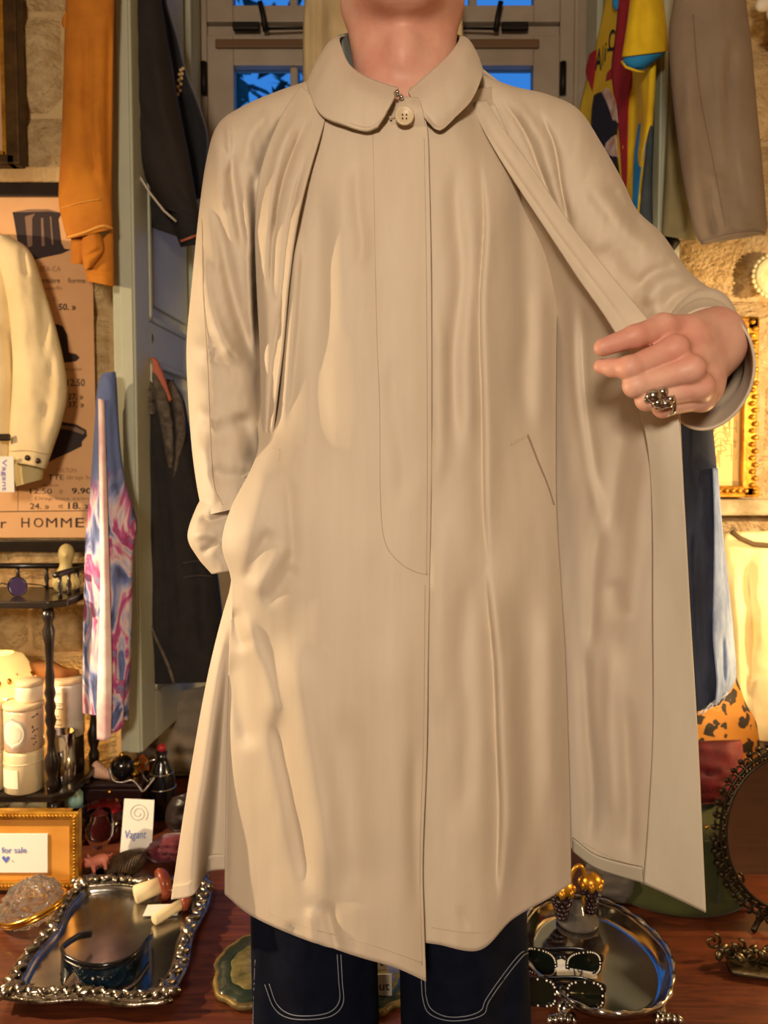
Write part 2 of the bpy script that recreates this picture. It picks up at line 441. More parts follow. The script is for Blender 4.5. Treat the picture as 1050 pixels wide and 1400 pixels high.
# ================================================================== the room
WY = 1.90            # face of the stone wall
def struct(name, geo, m, parent=None, smooth=False, bevel=0.0, label=None):
    o = mk(name, geo[0], geo[1], m, parent, smooth, bevel=bevel, label=label)
    if parent is None: o['kind'] = 'structure'
    return o
def room():
    struct('floor', box2((-2.3, -2.4, -0.05), (2.3, 2.0, 0)), mat('floor_boards', (96, 62, 40), 0.5, col2=(70, 42, 26), nscale=6, nstretch=(1, 12, 1), wood=True))
    struct('ceiling', box2((-2.3, -2.4, 2.85), (2.3, 2.6, 2.92)), mat('ceiling_plaster', (206, 194, 172), 0.9))
    struct('wall_left', box2((-2.35, -2.4, 0), (-2.25, 2.6, 2.9)), M_PLASTER)
    struct('wall_right', box2((2.25, -2.4, 0), (2.35, 2.6, 2.9)), M_PLASTER)
    struct('wall_front', box2((-2.3, -2.5, 0), (2.3, -2.4, 2.9)), M_PLASTER)
    wb = struct('wall_back', cat_([box2((-2.28, WY, 0), (-0.66, 2.36, 2.87)), box2((0.69, WY, 0), (2.28, 2.36, 2.87)),
                                   box2((-0.68, WY, 2.66), (0.70, 2.36, 2.87)), box2((-0.68, WY, 0), (0.70, 2.36, 0.17))]), M_MORTAR)
    rs = random.Random(5)
    # single rough stones set proud of the mortar, shared shapes
    protos = []
    for k in range(6):
        V = []; nu, nv = 9, 7
        r = np.random.RandomState(k + 3)
        for j in range(nv):
            for i in range(nu):
                x = i / (nu - 1) - 0.5; z = j / (nv - 1) - 0.5
                e = min(0.5 - abs(x), 0.5 - abs(z)); d = 0.022 * min(1, e / 0.12) ** 0.5
                d += 0.006 * mnoise.noise(Vector((x * 4 + k * 7, z * 4, k))) + 0.003 * mnoise.noise(Vector((x * 11 + k * 7, z * 11, k)))
                V.append([x * (1 + 0.0 * r.rand()), -max(d, 0.0005) if e > 0 else 0.004, z])
        F = [q[::-1] for q in grid_faces(nv, nu)]
        F = [q[::-1] for q in F]
        me = bpy.data.meshes.new('stone'); me.from_pydata([list(map(float, v)) for v in V], [], F); me.update()
        me.polygons.foreach_set('use_smooth', [True] * len(me.polygons)); me.materials.append(M_STONE); protos.append(me)
    bl = wloc(wb)
    for x0, x1 in ((-1.30, -0.665), (0.695, 1.30)):
        z = 0.19; row = 0
        while z < 2.6:
            h = rs.uniform(0.17, 0.27); x = x0 - rs.uniform(0, 0.2)
            while x < x1 - 0.03:
                w = rs.uniform(0.22, 0.42); a = max(x, x0); b = min(x + w, x1)
                if x1 - b < 0.09: b = x1
                if b - a > 0.05:
                    s = bpy.data.objects.new('stone', rs.choice(protos)); COL.objects.link(s); s.parent = wb
                    s.location = Vector(((a + b) / 2 - bl[0], WY - bl[1] - 0.001, z + h / 2 - bl[2]))
                    s.scale = (b - a - 0.004, 1.0, h - 0.004)
                x = b
                if b >= x1: break
            z += h; row += 1
    struct('trim_1', box2((-1.5, WY - 0.045, 1.735), (-0.67, WY, 1.772)), M_STONE, bevel=0.006)
    struct('trim_2', box2((0.70, WY - 0.075, 0.945), (1.5, WY, 0.985)), mat('pale_marble', (216, 200, 164), 0.35, col2=(150, 130, 92), nscale=10, bump=0.2, bscale=30), bevel=0.008)
    struct('window_sill', box2((-0.66, WY, 0.17), (0.69, 2.30, 0.225)), M_TABLE, bevel=0.004).name = 'trim_3'
room()

# ------------------------------------------------------------------ the window with its sashes
def window():
    Yw = 2.30
    g = []
    g.append(box2((-0.66, Yw - 0.03, 0.22), (-0.508, Yw + 0.06, 2.66)))
    g.append(box2((0.505, Yw - 0.03, 0.22), (0.69, Yw + 0.06, 2.66)))
    g.append(box2((-0.508, Yw - 0.02, 2.297), (0.505, Yw + 0.05, 2.331)))
    g.append(box2((-0.508, Yw - 0.03, 2.62), (0.505, Yw + 0.06, 2.66)))
    g.append(box2((-0.508, Yw - 0.03, 0.22), (0.505, Yw + 0.06, 0.27)))
    for x in (-0.62, -0.585, -0.54, 0.55, 0.60, 0.64):
        g.append(box2((x - 0.006, Yw - 0.042, 0.22), (x + 0.006, Yw - 0.03, 2.66)))
    w = mk('window_1', *cat_(g), M_WINP, None, False, bevel=0.002); w['kind'] = 'structure'
    glass = mat('window_glass', (235, 240, 245), 0.02, trans=1.0, ior=1.02)
    def sash(x0, x1, z0, z1, rows, bot, top, mid):
        s = 0.075
        gg = [box2((x0, Yw - 0.038, z0), (x0 + s, Yw + 0.01, z1)), box2((x1 - s, Yw - 0.038, z0), (x1, Yw + 0.01, z1)),
              box2((x0 + s, Yw - 0.038, z0), (x1 - s, Yw + 0.01, z0 + bot)), box2((x0 + s, Yw - 0.038, z1 - top), (x1 - s, Yw + 0.01, z1))]
        o = mk('sash', *cat_(gg), M_WINP, w, False, bevel=0.003)
        xa, xb = x0 + s, x1 - s; xm = (xa + xb) / 2
        za, zb = z0 + bot, z1 - top
        mk('muntin', *box2((xm - 0.011, Yw - 0.03, za), (xm + 0.011, Yw + 0.005, zb)), M_WINP, o, False, bevel=0.004)
        hs = [za + (zb - za) * i / rows for i in range(rows + 1)]
        for h in hs[1:-1]:
            mk('muntin', *box2((xa, Yw - 0.029, h - 0.011), (xb, Yw + 0.005, h + 0.011)), M_WINP, o, False, bevel=0.004)
        for i in range(rows):
            for p, q in ((xa, xm), (xm, xb)):
                mk('pane', *box2((p, Yw - 0.010, hs[i]), (q, Yw - 0.006, hs[i + 1])), glass, o, False)
        return o
    for x0, x1, sg in ((-0.506, -0.012, 1), (0.006, 0.503, -1)):
        lo = sash(x0, x1, 0.272, 2.295, 4, 0.12, 0.083, 0)
        up = sash(x0, x1, 2.333, 2.618, 1, 0.046, 0.05, 0)
        # flat brown curtain rail on the top of the lower sash
        a, b = (x0 + 0.025, x1) if sg > 0 else (x0, x1 - 0.06)
        mk('curtain_rail', *box2((a, Yw - 0.048, 2.256), (b, Yw - 0.038, 2.281)), mat('brown_rail', (104, 74, 44), 0.6), lo, False, bevel=0.004, label='flat brown wooden curtain rail')
        xl = -0.392 if sg > 0 else 0.372
        mk('latch_plate', *box2((xl - 0.038, Yw - 0.055, 2.304), (xl + 0.038, Yw - 0.038, 2.325)), M_IRON, up, False, bevel=0.003)
        xk = xl + sg * 0.052
        mk('latch_lever', *sweep([(xk + sg * 0.004, Yw - 0.06, 2.294), (xk, Yw - 0.064, 2.329), (xk - sg * 0.008, Yw - 0.075, 2.367)], 0.0075, 8), M_IRON, up, True)
        mk('latch_rod', *sweep([(xk + sg * 0.004, Yw - 0.058, 2.302), (xk + sg * 0.16, Yw - 0.05, 2.309)], 0.004, 6), M_IRON, up, True)
        xh = x0 - 0.008 if sg > 0 else x1 + 0.008
        mk('hinge', *sweep([(xh, Yw - 0.046, 2.128), (xh, Yw - 0.046, 2.216)], 0.0095, 10), M_IRON, lo, True)
window()

# ------------------------------------------------------------------ the two panelled doors folded back beside the window
def door(name, near, far, side):
    near = np.array(near, float); far = np.array(far, float); u = (far - near); Lw = np.linalg.norm(u); u /= Lw
    th = 0.052; nrm = np.array([-u[1] * side * -1, u[0] * side * -1])      # towards the middle of the bay
    if nrm[0] * side < 0: nrm = -nrm
    def bx(s0, s1, z0, z1, d0, d1):
        a = [near + u * s + nrm * d for s in (s0, s1) for d in (d0, d1)]
        v = np.array([[*p, z] for z in (z0, z1) for p in a]); v = v[[0, 2, 1, 3, 4, 6, 5, 7]]
        return v, [[0, 2, 3, 1], [4, 5, 7, 6], [0, 1, 5, 4], [2, 6, 7, 3], [0, 4, 6, 2], [1, 3, 7, 5]]
    Z0, Z1 = 0.40, 2.64; st = 0.085
    g = [bx(0, st, Z0, Z1, -th, 0), bx(Lw - st, Lw, Z0, Z1, -th, 0), bx(st, Lw - st, Z0, 0.52, -th, 0), bx(st, Lw - st, 1.315, 1.405, -th, 0), bx(st, Lw - st, 2.52, Z1, -th, 0)]
    d = mk(name, *cat_(g), M_DOOR, None, False, bevel=0.003); d['kind'] = 'structure'
    for z0, z1 in ((0.52, 1.315), (1.405, 2.52)):
        p = mk('door_panel', *bx(st, Lw - st, z0, z1, -th + 0.012, -0.014), M_DOOR, d, False)
        m = 0.045
        mk('raised_field', *bx(st + m, Lw - st - m, z0 + m, z1 - m, -0.015, -0.005), M_DOOR, p, False, bevel=0.004)
        for q in (bx(st, Lw - st, z0, z0 + 0.014, -0.014, 0.004), bx(st, Lw - st, z1 - 0.014, z1, -0.014, 0.004), bx(st, st + 0.014, z0, z1, -0.014, 0.004), bx(Lw - st - 0.014, Lw - st, z0, z1, -0.014, 0.004)):
            mk('moulding', *q, M_DOOR, p, False, bevel=0.004)
    # rounded bead along the leading edge
    mk('edge_bead', *bx(-0.004, 0.0, Z0, Z1, -th * 0.62, -th * 0.1), M_DOOR, d, False, bevel=0.0015)
    return d
door('door_1', (-0.560, 1.75), (-0.522, 2.25), 1)
door('door_2', (0.613, 1.75), (0.575, 2.25), -1)

# ------------------------------------------------------------------ dusk trees outside
def tree(px, Y, zc, r, seed, label):
    rs = np.random.RandomState(seed); x = (px - 525) / FPX * Y
    root = thing('tree', label, 'tree', (x, Y, -0.3))
    mk('trunk', *sweep([(x, Y, -0.3), (x + 0.05, Y, 0.8), (x - 0.03, Y, zc), (x, Y, zc + r * 0.7)], [0.12, 0.09, 0.05, 0.02], 8), mat('bark', (58, 46, 38), 0.9), root)
    V = []; F = []
    for i in range(900):
        d = rs.normal(size=3); d /= np.linalg.norm(d); c = np.array([x, Y, zc]) + d * r * rs.uniform(0.35, 1.0) * np.array([1, 0.7, 1.2])
        a = rs.normal(size=3); a /= np.linalg.norm(a); b = np.cross(a, rs.normal(size=3)); b /= np.linalg.norm(b); s = rs.uniform(0.05, 0.10)
        n = len(V); V += [c - a * s, c + b * s * 0.45, c + a * s, c - b * s * 0.45]; F.append([n, n + 1, n + 2, n + 3])
    lv = mk('foliage', V, F, mat('dark_leaf', (40, 62, 50), 0.7, col2=(70, 92, 84), nscale=6), root, False); lv['kind'] = 'stuff'
tree(330, 4.4, 2.9, 0.95, 3, 'dark leafy tree outside the left window pane')

# ------------------------------------------------------------------ the low display table under the window
def display_table():
    t = thing('display_table', 'low red-brown wooden display table covered in trinkets', 'table', (0, 1.5, 0))
    mk('table_top', *box2((-1.35, 1.075, 0.195), (1.35, 1.845, TABZ)), M_TABLE, t, False, bevel=0.006)
    mk('apron', *box2((-1.28, 1.105, 0.13), (1.28, 1.13, 0.195)), M_TABLE, t, False, bevel=0.003)
    mk('apron', *box2((-1.28, 1.80, 0.13), (1.28, 1.825, 0.195)), M_TABLE, t, False, bevel=0.003)
    for x in (-1.27, 1.27):
        for y in (1.14, 1.79):
            mk('leg', *lathe([(0.026, 0), (0.03, 0.02), (0.022, 0.05), (0.034, 0.09), (0.034, 0.195)], (x, y, 0), 14), M_TABLE, t)
display_table()

# ================================================================== the person in the raincoat
person = thing('person', 'person in long beige raincoat and dark jeans, one hand in pocket, other pulling coat open', 'person', (0.035, 1.02, 0.0))

def build_body():
    geos = []
    # --- trunk, hips, legs, arms (inside the clothes), neck and head
    Wl = P(330, 685, 1.012); El = P(310, 480, 1.06); Sl = P(355, 222, 1.07)
    Sr = P(732, 212, 1.07); Er = P(905, 425, 1.03); Wr = P(972, 492, 0.885)
    cx = 0.035
    def trunk(X):
        d = sd_ell(X, (cx, 1.07, 1.30), (0.165, 0.10, 0.24))
        d = smin(d, sd_ell(X, (cx, 1.07, 1.02), (0.145, 0.095, 0.22)), 0.06)
        d = smin(d, sd_ell(X, (cx, 1.06, 0.88), (0.150, 0.095, 0.13)), 0.05)
        d = smin(d, sd_cone(X, (cx - 0.10, 1.08, 1.46), (cx + 0.10, 1.08, 1.46), 0.05, 0.05), 0.05)
        for s in (-1, 1):
            hx = cx + s * 0.085
            d = smin(d, sd_cone(X, (hx, 1.05, 0.86), (cx + s * 0.092, 0.985, 0.48), 0.070, 0.048), 0.03)
            d = smin(d, sd_cone(X, (cx + s * 0.092, 0.985, 0.48), (cx + s * 0.095, 0.995, 0.09), 0.050, 0.036), 0.02)
            d = smin(d, sd_ell(X, (cx + s * 0.10, 0.97, 0.05), (0.042, 0.12, 0.04)), 0.02)
        for S, E, W in ((Sl, El, Wl), (Sr, Er, Wr)):
            d = smin(d, sd_cone(X, S, E, 0.044, 0.036), 0.02)
            d = smin(d, sd_cone(X, E, W, 0.036, 0.027), 0.015)
        # the hand inside the pocket, with fingers
        k = Wl + np.array([0.035, -0.005, -0.045]); d = smin(d, sd_cone(X, Wl, k, 0.024, 0.026), 0.01)
        return d
    geos.append(field((-0.32, 0.82, -0.005), (0.50, 1.20, 1.56), 0.008, trunk))
    # fingers of the pocketed hand
    def pocket(X):
        k = Wl + np.array([0.03, -0.005, -0.04]); d = sd_cone(X, Wl, k, 0.024, 0.03)
        for i in range(4):
            a = k + np.array([-0.018 + 0.012 * i, -0.006 + 0.004 * i, -0.01]); b = a + np.array([0.012, -0.004, -0.035 - 0.004 * (i % 3)]); c = b + np.array([0.004, 0.012, -0.025])
            d = smin(d, np.minimum(sd_cone(X, a, b, 0.0095, 0.0085), sd_cone(X, b, c, 0.0085, 0.007)), 0.004)
        a = k + np.array([0.03, -0.004, 0.02]); d = smin(d, sd_cone(X, a, a + np.array([0.02, -0.004, -0.035]), 0.011, 0.009), 0.006)
        return d
    lo = Wl + np.array([-0.05, -0.06, -0.14]); geos.append(field(lo, lo + np.array([0.17, 0.11, 0.20]), 0.004, pocket))
    # --- neck and head
    Cn = P(553, -12, 0.955)        # under side of the chin
    hx = Cn[0]
    zc = Cn[2]
    def head(X):
        Xs = X
        nb = np.array([0.035, 1.065, 1.43]); nt = np.array([hx - 0.002, 1.065, zc + 0.06])
        d = sd_cone(Xs, nb, nt, 0.070, 0.064)
        d = smin(d, sd_cone(Xs, nb + np.array([0, 0.02, -0.03]), nb + np.array([0, 0.02, 0.03]), 0.085, 0.062), 0.05)
        d = smin(d, sd_cone(Xs, (0.035 - 0.13, 1.085, 1.45), (0.035 + 0.13, 1.085, 1.45), 0.042, 0.042), 0.05)
        # sternomastoids and larynx
        for s in (-1, 1):
            d = smin(d, sd_cone(Xs, (hx + s * 0.012, 1.010, 1.475), (hx + s * 0.058, 1.06, zc + 0.04), 0.012, 0.016), 0.03)
        d = smin(d, sd_ell(Xs, (hx, 1.000, zc - 0.045), (0.014, 0.012, 0.02)), 0.025)
        # skull, jaw, face
        d = smin(d, sd_ell(Xs, (hx, 1.055, zc + 0.145), (0.074, 0.094, 0.092)), 0.02)
        d = smin(d, sd_ell(Xs, (hx, 1.01, zc + 0.075), (0.061, 0.065, 0.075)), 0.03)
        d = smin(d, sd_ell(Xs, (hx, 0.972, zc + 0.022), (0.032, 0.026, 0.021)), 0.03)
        for s in (-1, 1):
            d = smin(d, sd_cone(Xs, (hx + s * 0.058, 1.05, zc + 0.045), (hx + s * 0.018, 0.972, zc + 0.016), 0.016, 0.014), 0.03)
            d = smin(d, sd_ell(Xs, (hx + s * 0.034, 0.972, zc + 0.085), (0.018, 0.016, 0.014)), 0.02)
            d = smin(d, sd_ell(Xs, (hx + s * 0.079, 1.065, zc + 0.095), (0.010, 0.020, 0.032), rotz(s * 0.35)), 0.008)
            d = smin(d, sd_ell(Xs, (hx + s * 0.030, 0.961, zc + 0.130), (0.020, 0.010, 0.007)), 0.012)
            d = np.maximum(d, -sd_ell(Xs, (hx + s * 0.031, 0.946, zc + 0.111), (0.0135, 0.012, 0.0062)))
        d = smin(d, sd_cone(Xs, (hx, 0.958, zc + 0.118), (hx, 0.938, zc + 0.075), 0.008, 0.012), 0.012)
        d = smin(d, sd_ell(Xs, (hx, 0.951, zc + 0.052), (0.022, 0.009, 0.005)), 0.006)
        d = smin(d, sd_ell(Xs, (hx, 0.952, zc + 0.041), (0.020, 0.009, 0.006)), 0.006)
        return d
    geos.append(field((hx - 0.20, 0.90, 1.36), (hx + 0.20, 1.20, zc + 0.26), 0.004, head))
    # --- the visible hand
    H = lambda x, y, Y: P(x, y, Y)
    mcp = [H(922, 478, 0.795), H(944, 506, 0.788), H(957, 530, 0.797), H(960, 546, 0.812)]
    pip = [H(860, 503, 0.786), H(868, 527, 0.788), H(884, 546, 0.793), H(906, 557, 0.803)]
    dip = [H(838, 503, 0.796), H(864, 518, 0.810), H(880, 538, 0.818), H(900, 550, 0.824)]
    tip = [H(822, 501, 0.804), H(880, 506, 0.822), H(896, 528, 0.832), H(915, 542, 0.836)]
    rad = [(0.0145, 0.0112, 0.0094, 0.0080), (0.0145, 0.0112, 0.0096, 0.0085), (0.0135, 0.0106, 0.0092, 0.0082), (0.0118, 0.0096, 0.0085, 0.0078)]
    wr = H(976, 470, 0.866); wr2 = H(976, 486, 0.93)
    def hand(X):
        d = sd_cone(X, wr2, wr, 0.031, 0.031)
        d = smin(d, sd_cone(X, wr + np.array([0, 0, 0.010]), H(940, 464, 0.825), 0.029, 0.025), 0.02)
        d = smin(d, sd_cone(X, wr + np.array([0, 0, -0.012]), H(958, 520, 0.825), 0.024, 0.022), 0.02)
        d = smin(d, sd_cone(X, H(940, 480, 0.835), H(962, 535, 0.83), 0.020, 0.015), 0.02)
        fs = []
        for i in range(4):
            r = rad[i]
            f = sd_cone(X, mcp[i], pip[i], r[0] * 0.93, r[1])
            f = smin(f, sd_cone(X, pip[i], dip[i], r[1], r[2]), 0.004)
            f = smin(f, sd_cone(X, dip[i], tip[i], r[2], r[3]), 0.003)
            f = smin(f, sd_ell(X, pip[i] + np.array([0, -0.002, 0.0]), (r[1] * 1.06,) * 3), 0.004)
            fs.append(f)
        g = fs[0]
        for f in fs[1:]: g = smin(g, f, 0.0022)
        d = smin(d, g, 0.010)
        # metacarpal ridges and knuckles
        for i in range(4):
            d = smin(d, sd_cone(X, mcp[i] + np.array([0, 0.004, 0]), wr + np.array([0, -0.010, 0.012 - 0.010 * i]), rad[i][0] * 0.9, 0.012), 0.009)
            d = smin(d, sd_ell(X, mcp[i] + np.array([0, -0.0030, 0.001]), (0.0115, 0.0115, 0.0115)), 0.008)
        # thumb
        t0 = H(948, 456, 0.835); t1 = H(905, 449, 0.808); t2 = H(868, 460, 0.792); t3 = H(824, 475, 0.791)
        th = sd_cone(X, t0, t1, 0.019, 0.0150)
        th = smin(th, sd_cone(X, t1, t2, 0.0145, 0.0118), 0.006)
        th = smin(th, sd_cone(X, t2, t3, 0.0116, 0.0092), 0.004)
        d = smin(d, th, 0.0035)
        return d
    lo = np.array([H(800, 480, 0.80)[0] - 0.005, 0.745, H(900, 585, 0.80)[2]]); hi = np.array([H(1010, 480, 0.90)[0], 0.945, H(900, 405, 0.80)[2] + 0.005])
    geos.append(field(lo, hi, 0.0016, hand))
    V, F = cat_(geos)
    b = mk('body', V, F, M_SKIN, person)
    # nails
    t2 = H(868, 460, 0.792); t3 = H(824, 475, 0.791)
    for c, ax, r in ((t3 + np.array([0.002, -0.0030, 0.0072]), t3 - t2, 0.0062),):
        ax = ax / np.linalg.norm(ax); ang = math.atan2(ax[2], -ax[0])
        mk('fingernail', *ball(c, 1.0, 12, 8, (0.0085, 0.0055, 0.0022), roty(ang) @ rotx(0.5)), M_NAIL, b)
    # eyes, hair
    for s in (-1, 1):
        e = mk('eye', *ball((hx + s * 0.031, 0.9685, zc + 0.112), 0.0120, 14, 10), mat('eye_white', (232, 228, 220), 0.2), person)
        mk('iris', *ball((hx + s * 0.031, 0.9600, zc + 0.111), 0.0058, 10, 6), mat('iris_brown', (60, 40, 26), 0.2), e)
    def hair(X):
        d = sd_ell(X, (hx, 1.068, zc + 0.155), (0.084, 0.100, 0.100))
        cut = sd_ell(X, (hx, 0.955, zc + 0.085), (0.075, 0.075, 0.085))
        d = np.maximum(d, -cut)
        d = np.maximum(d, (zc + 0.06) - X[..., 2])
        return d + 0.003 * np.sin(X[..., 0] * 300) * np.sin(X[..., 1] * 130 + X[..., 2] * 160)
    v, f = field((hx - 0.10, 0.94, zc + 0.04), (hx + 0.10, 1.19, zc + 0.28), 0.005, hair)
    mk('hair', v, f, mat('dark_brown_hair', (52, 36, 26), 0.5, bump=0.5, bscale=200), person)
    return H
HND = build_body()

# ------------------------------------------------------------------ ring
def ring():
    V = []
    c = P(914, 549, 0.7975); a = P(884, 546, 0.793) - P(957, 530, 0.797); a /= np.linalg.norm(a)
    u = np.cross(a, [0, 1, 0]); u /= np.linalg.norm(u); w = np.cross(a, u)
    path = [c + 0.0128 * (math.cos(t) * u + math.sin(t) * w) for t in np.linspace(0, 2 * math.pi, 24, endpoint=False)]
    r = mk('ring', *sweep(path, 0.0024, 8, closed=True), M_SILVER, person, label='chunky silver ring with sculpted lumps')
    for px, py, Y, s in ((894, 541, 0.7775, (0.0085, 0.006, 0.0075)), (906, 536, 0.779, (0.006, 0.005, 0.006)), (899, 551, 0.778, (0.006, 0.005, 0.005)), (911, 552, 0.7785, (0.0075, 0.005, 0.0045)), (886, 546, 0.7795, (0.0045, 0.004, 0.004)), (917, 546, 0.7805, (0.005, 0.004, 0.004)), (905, 555, 0.780, (0.006, 0.004, 0.0035))):
        mk('ring_ornament', *ball(P(px, py, Y), 1.0, 12, 9, s), M_SILVER, r)
ring()

# ------------------------------------------------------------------ jeans and shoes
LEGL = [((395, 780), (560, 780), 1.06, 0.10), ((362, 980), (530, 980), 1.02, 0.09), ((344, 1200), (517, 1200), 0.995, 0.075), ((343, 1300), (516, 1300), 0.985, 0.071), ((347, 1420), (518, 1420), 0.985, 0.072), ((356, 1600), (512, 1600), 0.985, 0.072), ((362, 1735), (508, 1735), 0.985, 0.072)]
LEGR = [((515, 780), (690, 780), 1.06, 0.10), ((530, 980), (705, 980), 1.02, 0.09), ((545, 1200), (718, 1200), 0.995, 0.075), ((546, 1300), (722, 1300), 0.985, 0.071), ((549, 1420), (726, 1420), 0.985, 0.072), ((560, 1600), (715, 1600), 0.985, 0.072), ((565, 1735), (708, 1735), 0.985, 0.072)]
FL = [([(360, 1200), (368, 1330), (385, 1420), (380, 1560)], 16, 0.012), ([(430, 1230), (420, 1400), (440, 1600)], 30, -0.01), ([(500, 1240), (498, 1420)], 12, 0.008)]
FR = [([(700, 1240), (690, 1420), (690, 1560)], 18, 0.010), ([(620, 1230), (630, 1400), (620, 1600)], 32, -0.01), ([(565, 1260), (570, 1420)], 12, 0.008), ([(722, 1300), (690, 1370), (650, 1410)], 12, 0.008)]
g1 = shell('x', LEGL, M_JEAN, None, 56, 90, FL, 0.004, 60, 90, 3, key='jl', geo=True)
g2 = shell('x', LEGR, M_JEAN, None, 56, 90, FR, 0.004, 60, 90, 4, key='jr', geo=True)
jeans = mk('jeans', *cat_([g1, g2]), M_JEAN, person, label='dark indigo denim trousers')
for key, line in (('jl', [(461, 1305), (463, 1340), (464, 1368), (450, 1384), (420, 1389), (395, 1386), (378, 1372), (368, 1345)]), ('jl', [(466, 1305), (468, 1342), (469, 1372), (453, 1389), (420, 1394), (392, 1391), (374, 1377), (362, 1346)]),
                  ('jl', [(349, 1312), (347, 1360), (346, 1400)]),
                  ('jr', [(576, 1340), (578, 1365), (586, 1385), (610, 1395), (640, 1394), (662, 1386), (668, 1370), (690, 1338), (714, 1308), (722, 1303)]), ('jr', [(581, 1340), (583, 1364), (590, 1380), (611, 1390), (639, 1389), (658, 1381), (664, 1367), (686, 1335), (710, 1305), (722, 1299)])):
    mk('stitching', *sweep(on(key, line, 0.0010), 0.00065, 5), M_THREAD, jeans, label='pale stitching line')
for s in (-1, 1):
    x = 0.035 + s * 0.11
    sh = mk('shoe', *ball((x, 0.95, 0.055), 1.0, 20, 12, (0.052, 0.14, 0.05)), M_BLACKC, person)
    mk('sole', *lathe([(0.05, 0.0), (0.054, 0.004), (0.054, 0.016), (0.05, 0.02)], (x, 0.95, 0.0), 24, sy=2.7), mat('rubber_sole', (200, 192, 178), 0.7), sh)

# ------------------------------------------------------------------ the raincoat
# front with the button placket (viewer's left), in front of everything
A = [
    [(424, 112, 1.03), (448, 116, 0.995), (480, 130, 0.975), (515, 140, 0.962), (550, 140, 0.957), (574, 140, 0.958)],
    [(408, 175, 1.00), (440, 175, 0.972), (475, 175, 0.957), (515, 176, 0.946), (552, 176, 0.940), (584, 176, 0.940)],
    [(386, 250, 1.00), (420, 250, 0.955), (460, 250, 0.935), (510, 250, 0.924), (552, 250, 0.918), (587, 250, 0.918)],
    [(370, 350, 1.01), (405, 350, 0.948), (450, 350, 0.922), (508, 350, 0.908), (552, 350, 0.903), (589, 350, 0.904)],
    [(358, 460, 1.02), (395, 460, 0.950), (444, 460, 0.920), (505, 460, 0.903), (552, 460, 0.898), (590, 460, 0.900)],
    [(352, 560, 1.02), (388, 560, 0.952), (440, 560, 0.918), (505, 560, 0.900), (552, 560, 0.896), (590, 560, 0.899)],
    [(352, 622, 0.952), (378, 622, 0.930), (435, 622, 0.912), (502, 622, 0.898), (552, 622, 0.895), (590, 622, 0.899)],
    [(317, 695, 0.948), (350, 695, 0.912), (420, 695, 0.902), (498, 695, 0.896), (552, 695, 0.893), (589, 695, 0.898)],
    [(305, 745, 0.948), (345, 745, 0.908), (418, 745, 0.900), (496, 745, 0.892), (550, 745, 0.890), (588, 745, 0.896)],
    [(318, 800, 0.962), (352, 800, 0.920), (418, 800, 0.900), (494, 800, 0.889), (548, 800, 0.887), (587, 800, 0.894)],
    [(314, 900, 0.985), (350, 900, 0.945), (412, 900, 0.905), (490, 900, 0.884), (546, 900, 0.880), (585, 900, 0.889)],
    [(311, 1020, 0.985), (348, 1025, 0.950), (410, 1028, 0.905), (488, 1030, 0.880), (543, 1032, 0.874), (583, 1035, 0.884)],
    [(309, 1130, 0.985), (347, 1145, 0.950), (410, 1158, 0.905), (487, 1168, 0.876), (541, 1178, 0.868), (578, 1182, 0.878)],
    [(308, 1222, 0.985), (346, 1252, 0.950), (410, 1281, 0.905), (486, 1306, 0.872), (540, 1322, 0.864), (582, 1341, 0.874)],
]
FA = [
    ([(430, 230), (438, 330), (436, 480), (440, 640)], 18, 0.007), ([(488, 215), (490, 290), (496, 340), (484, 380)], 10, 0.006), ([(468, 220), (466, 330), (468, 480)], 14, -0.004),
    ([(408, 300), (400, 420), (392, 520), (384, 600)], 7, -0.012), ([(412, 215), (408, 260)], 6, 0.004),
    ([(535, 480), (540, 560), (552, 640), (550, 700)], 14, 0.004),
    ([(392, 640), (398, 700), (400, 760), (392, 790)], 9, 0.005), ([(368, 640), (350, 700), (335, 750)], 12, -0.003),
    ([(372, 720), (350, 760), (335, 800)], 9, 0.006), ([(392, 740), (372, 775), (345, 815)], 9, -0.005), ([(405, 770), (385, 800), (360, 830)], 10, 0.005),
    ([(320, 830), (330, 870), (342, 890)], 9, 0.014), ([(330, 830), (345, 880), (365, 930), (380, 1000)], 12, -0.013), ([(318, 890), (328, 960), (345, 1030)], 14, 0.012),
    ([(392, 860), (410, 950), (430, 1060), (448, 1170), (452, 1240)], 24, -0.016), ([(372, 960), (392, 1050), (412, 1150), (424, 1230)], 13, 0.015),
    ([(446, 1230), (458, 1280), (466, 1310)], 9, 0.010), ([(425, 1240), (430, 1300)], 8, -0.008), ([(400, 1260), (404, 1300)], 8, 0.006),
    ([(470, 960), (480, 1080), (488, 1250)], 26, 0.008), ([(520, 860), (530, 1000), (520, 1200)], 30, -0.004), ([(568, 1000), (566, 1130), (572, 1260)], 10, 0.004),
    ([(312, 900), (311, 1100), (309, 1240)], 5, 0.006),
]
coat = panel('coat', A, 120, 280, M_COAT, person, FA, 0.0016, 120, 260, 2, 0.003, key='A', label='long beige cotton raincoat with hidden placket')
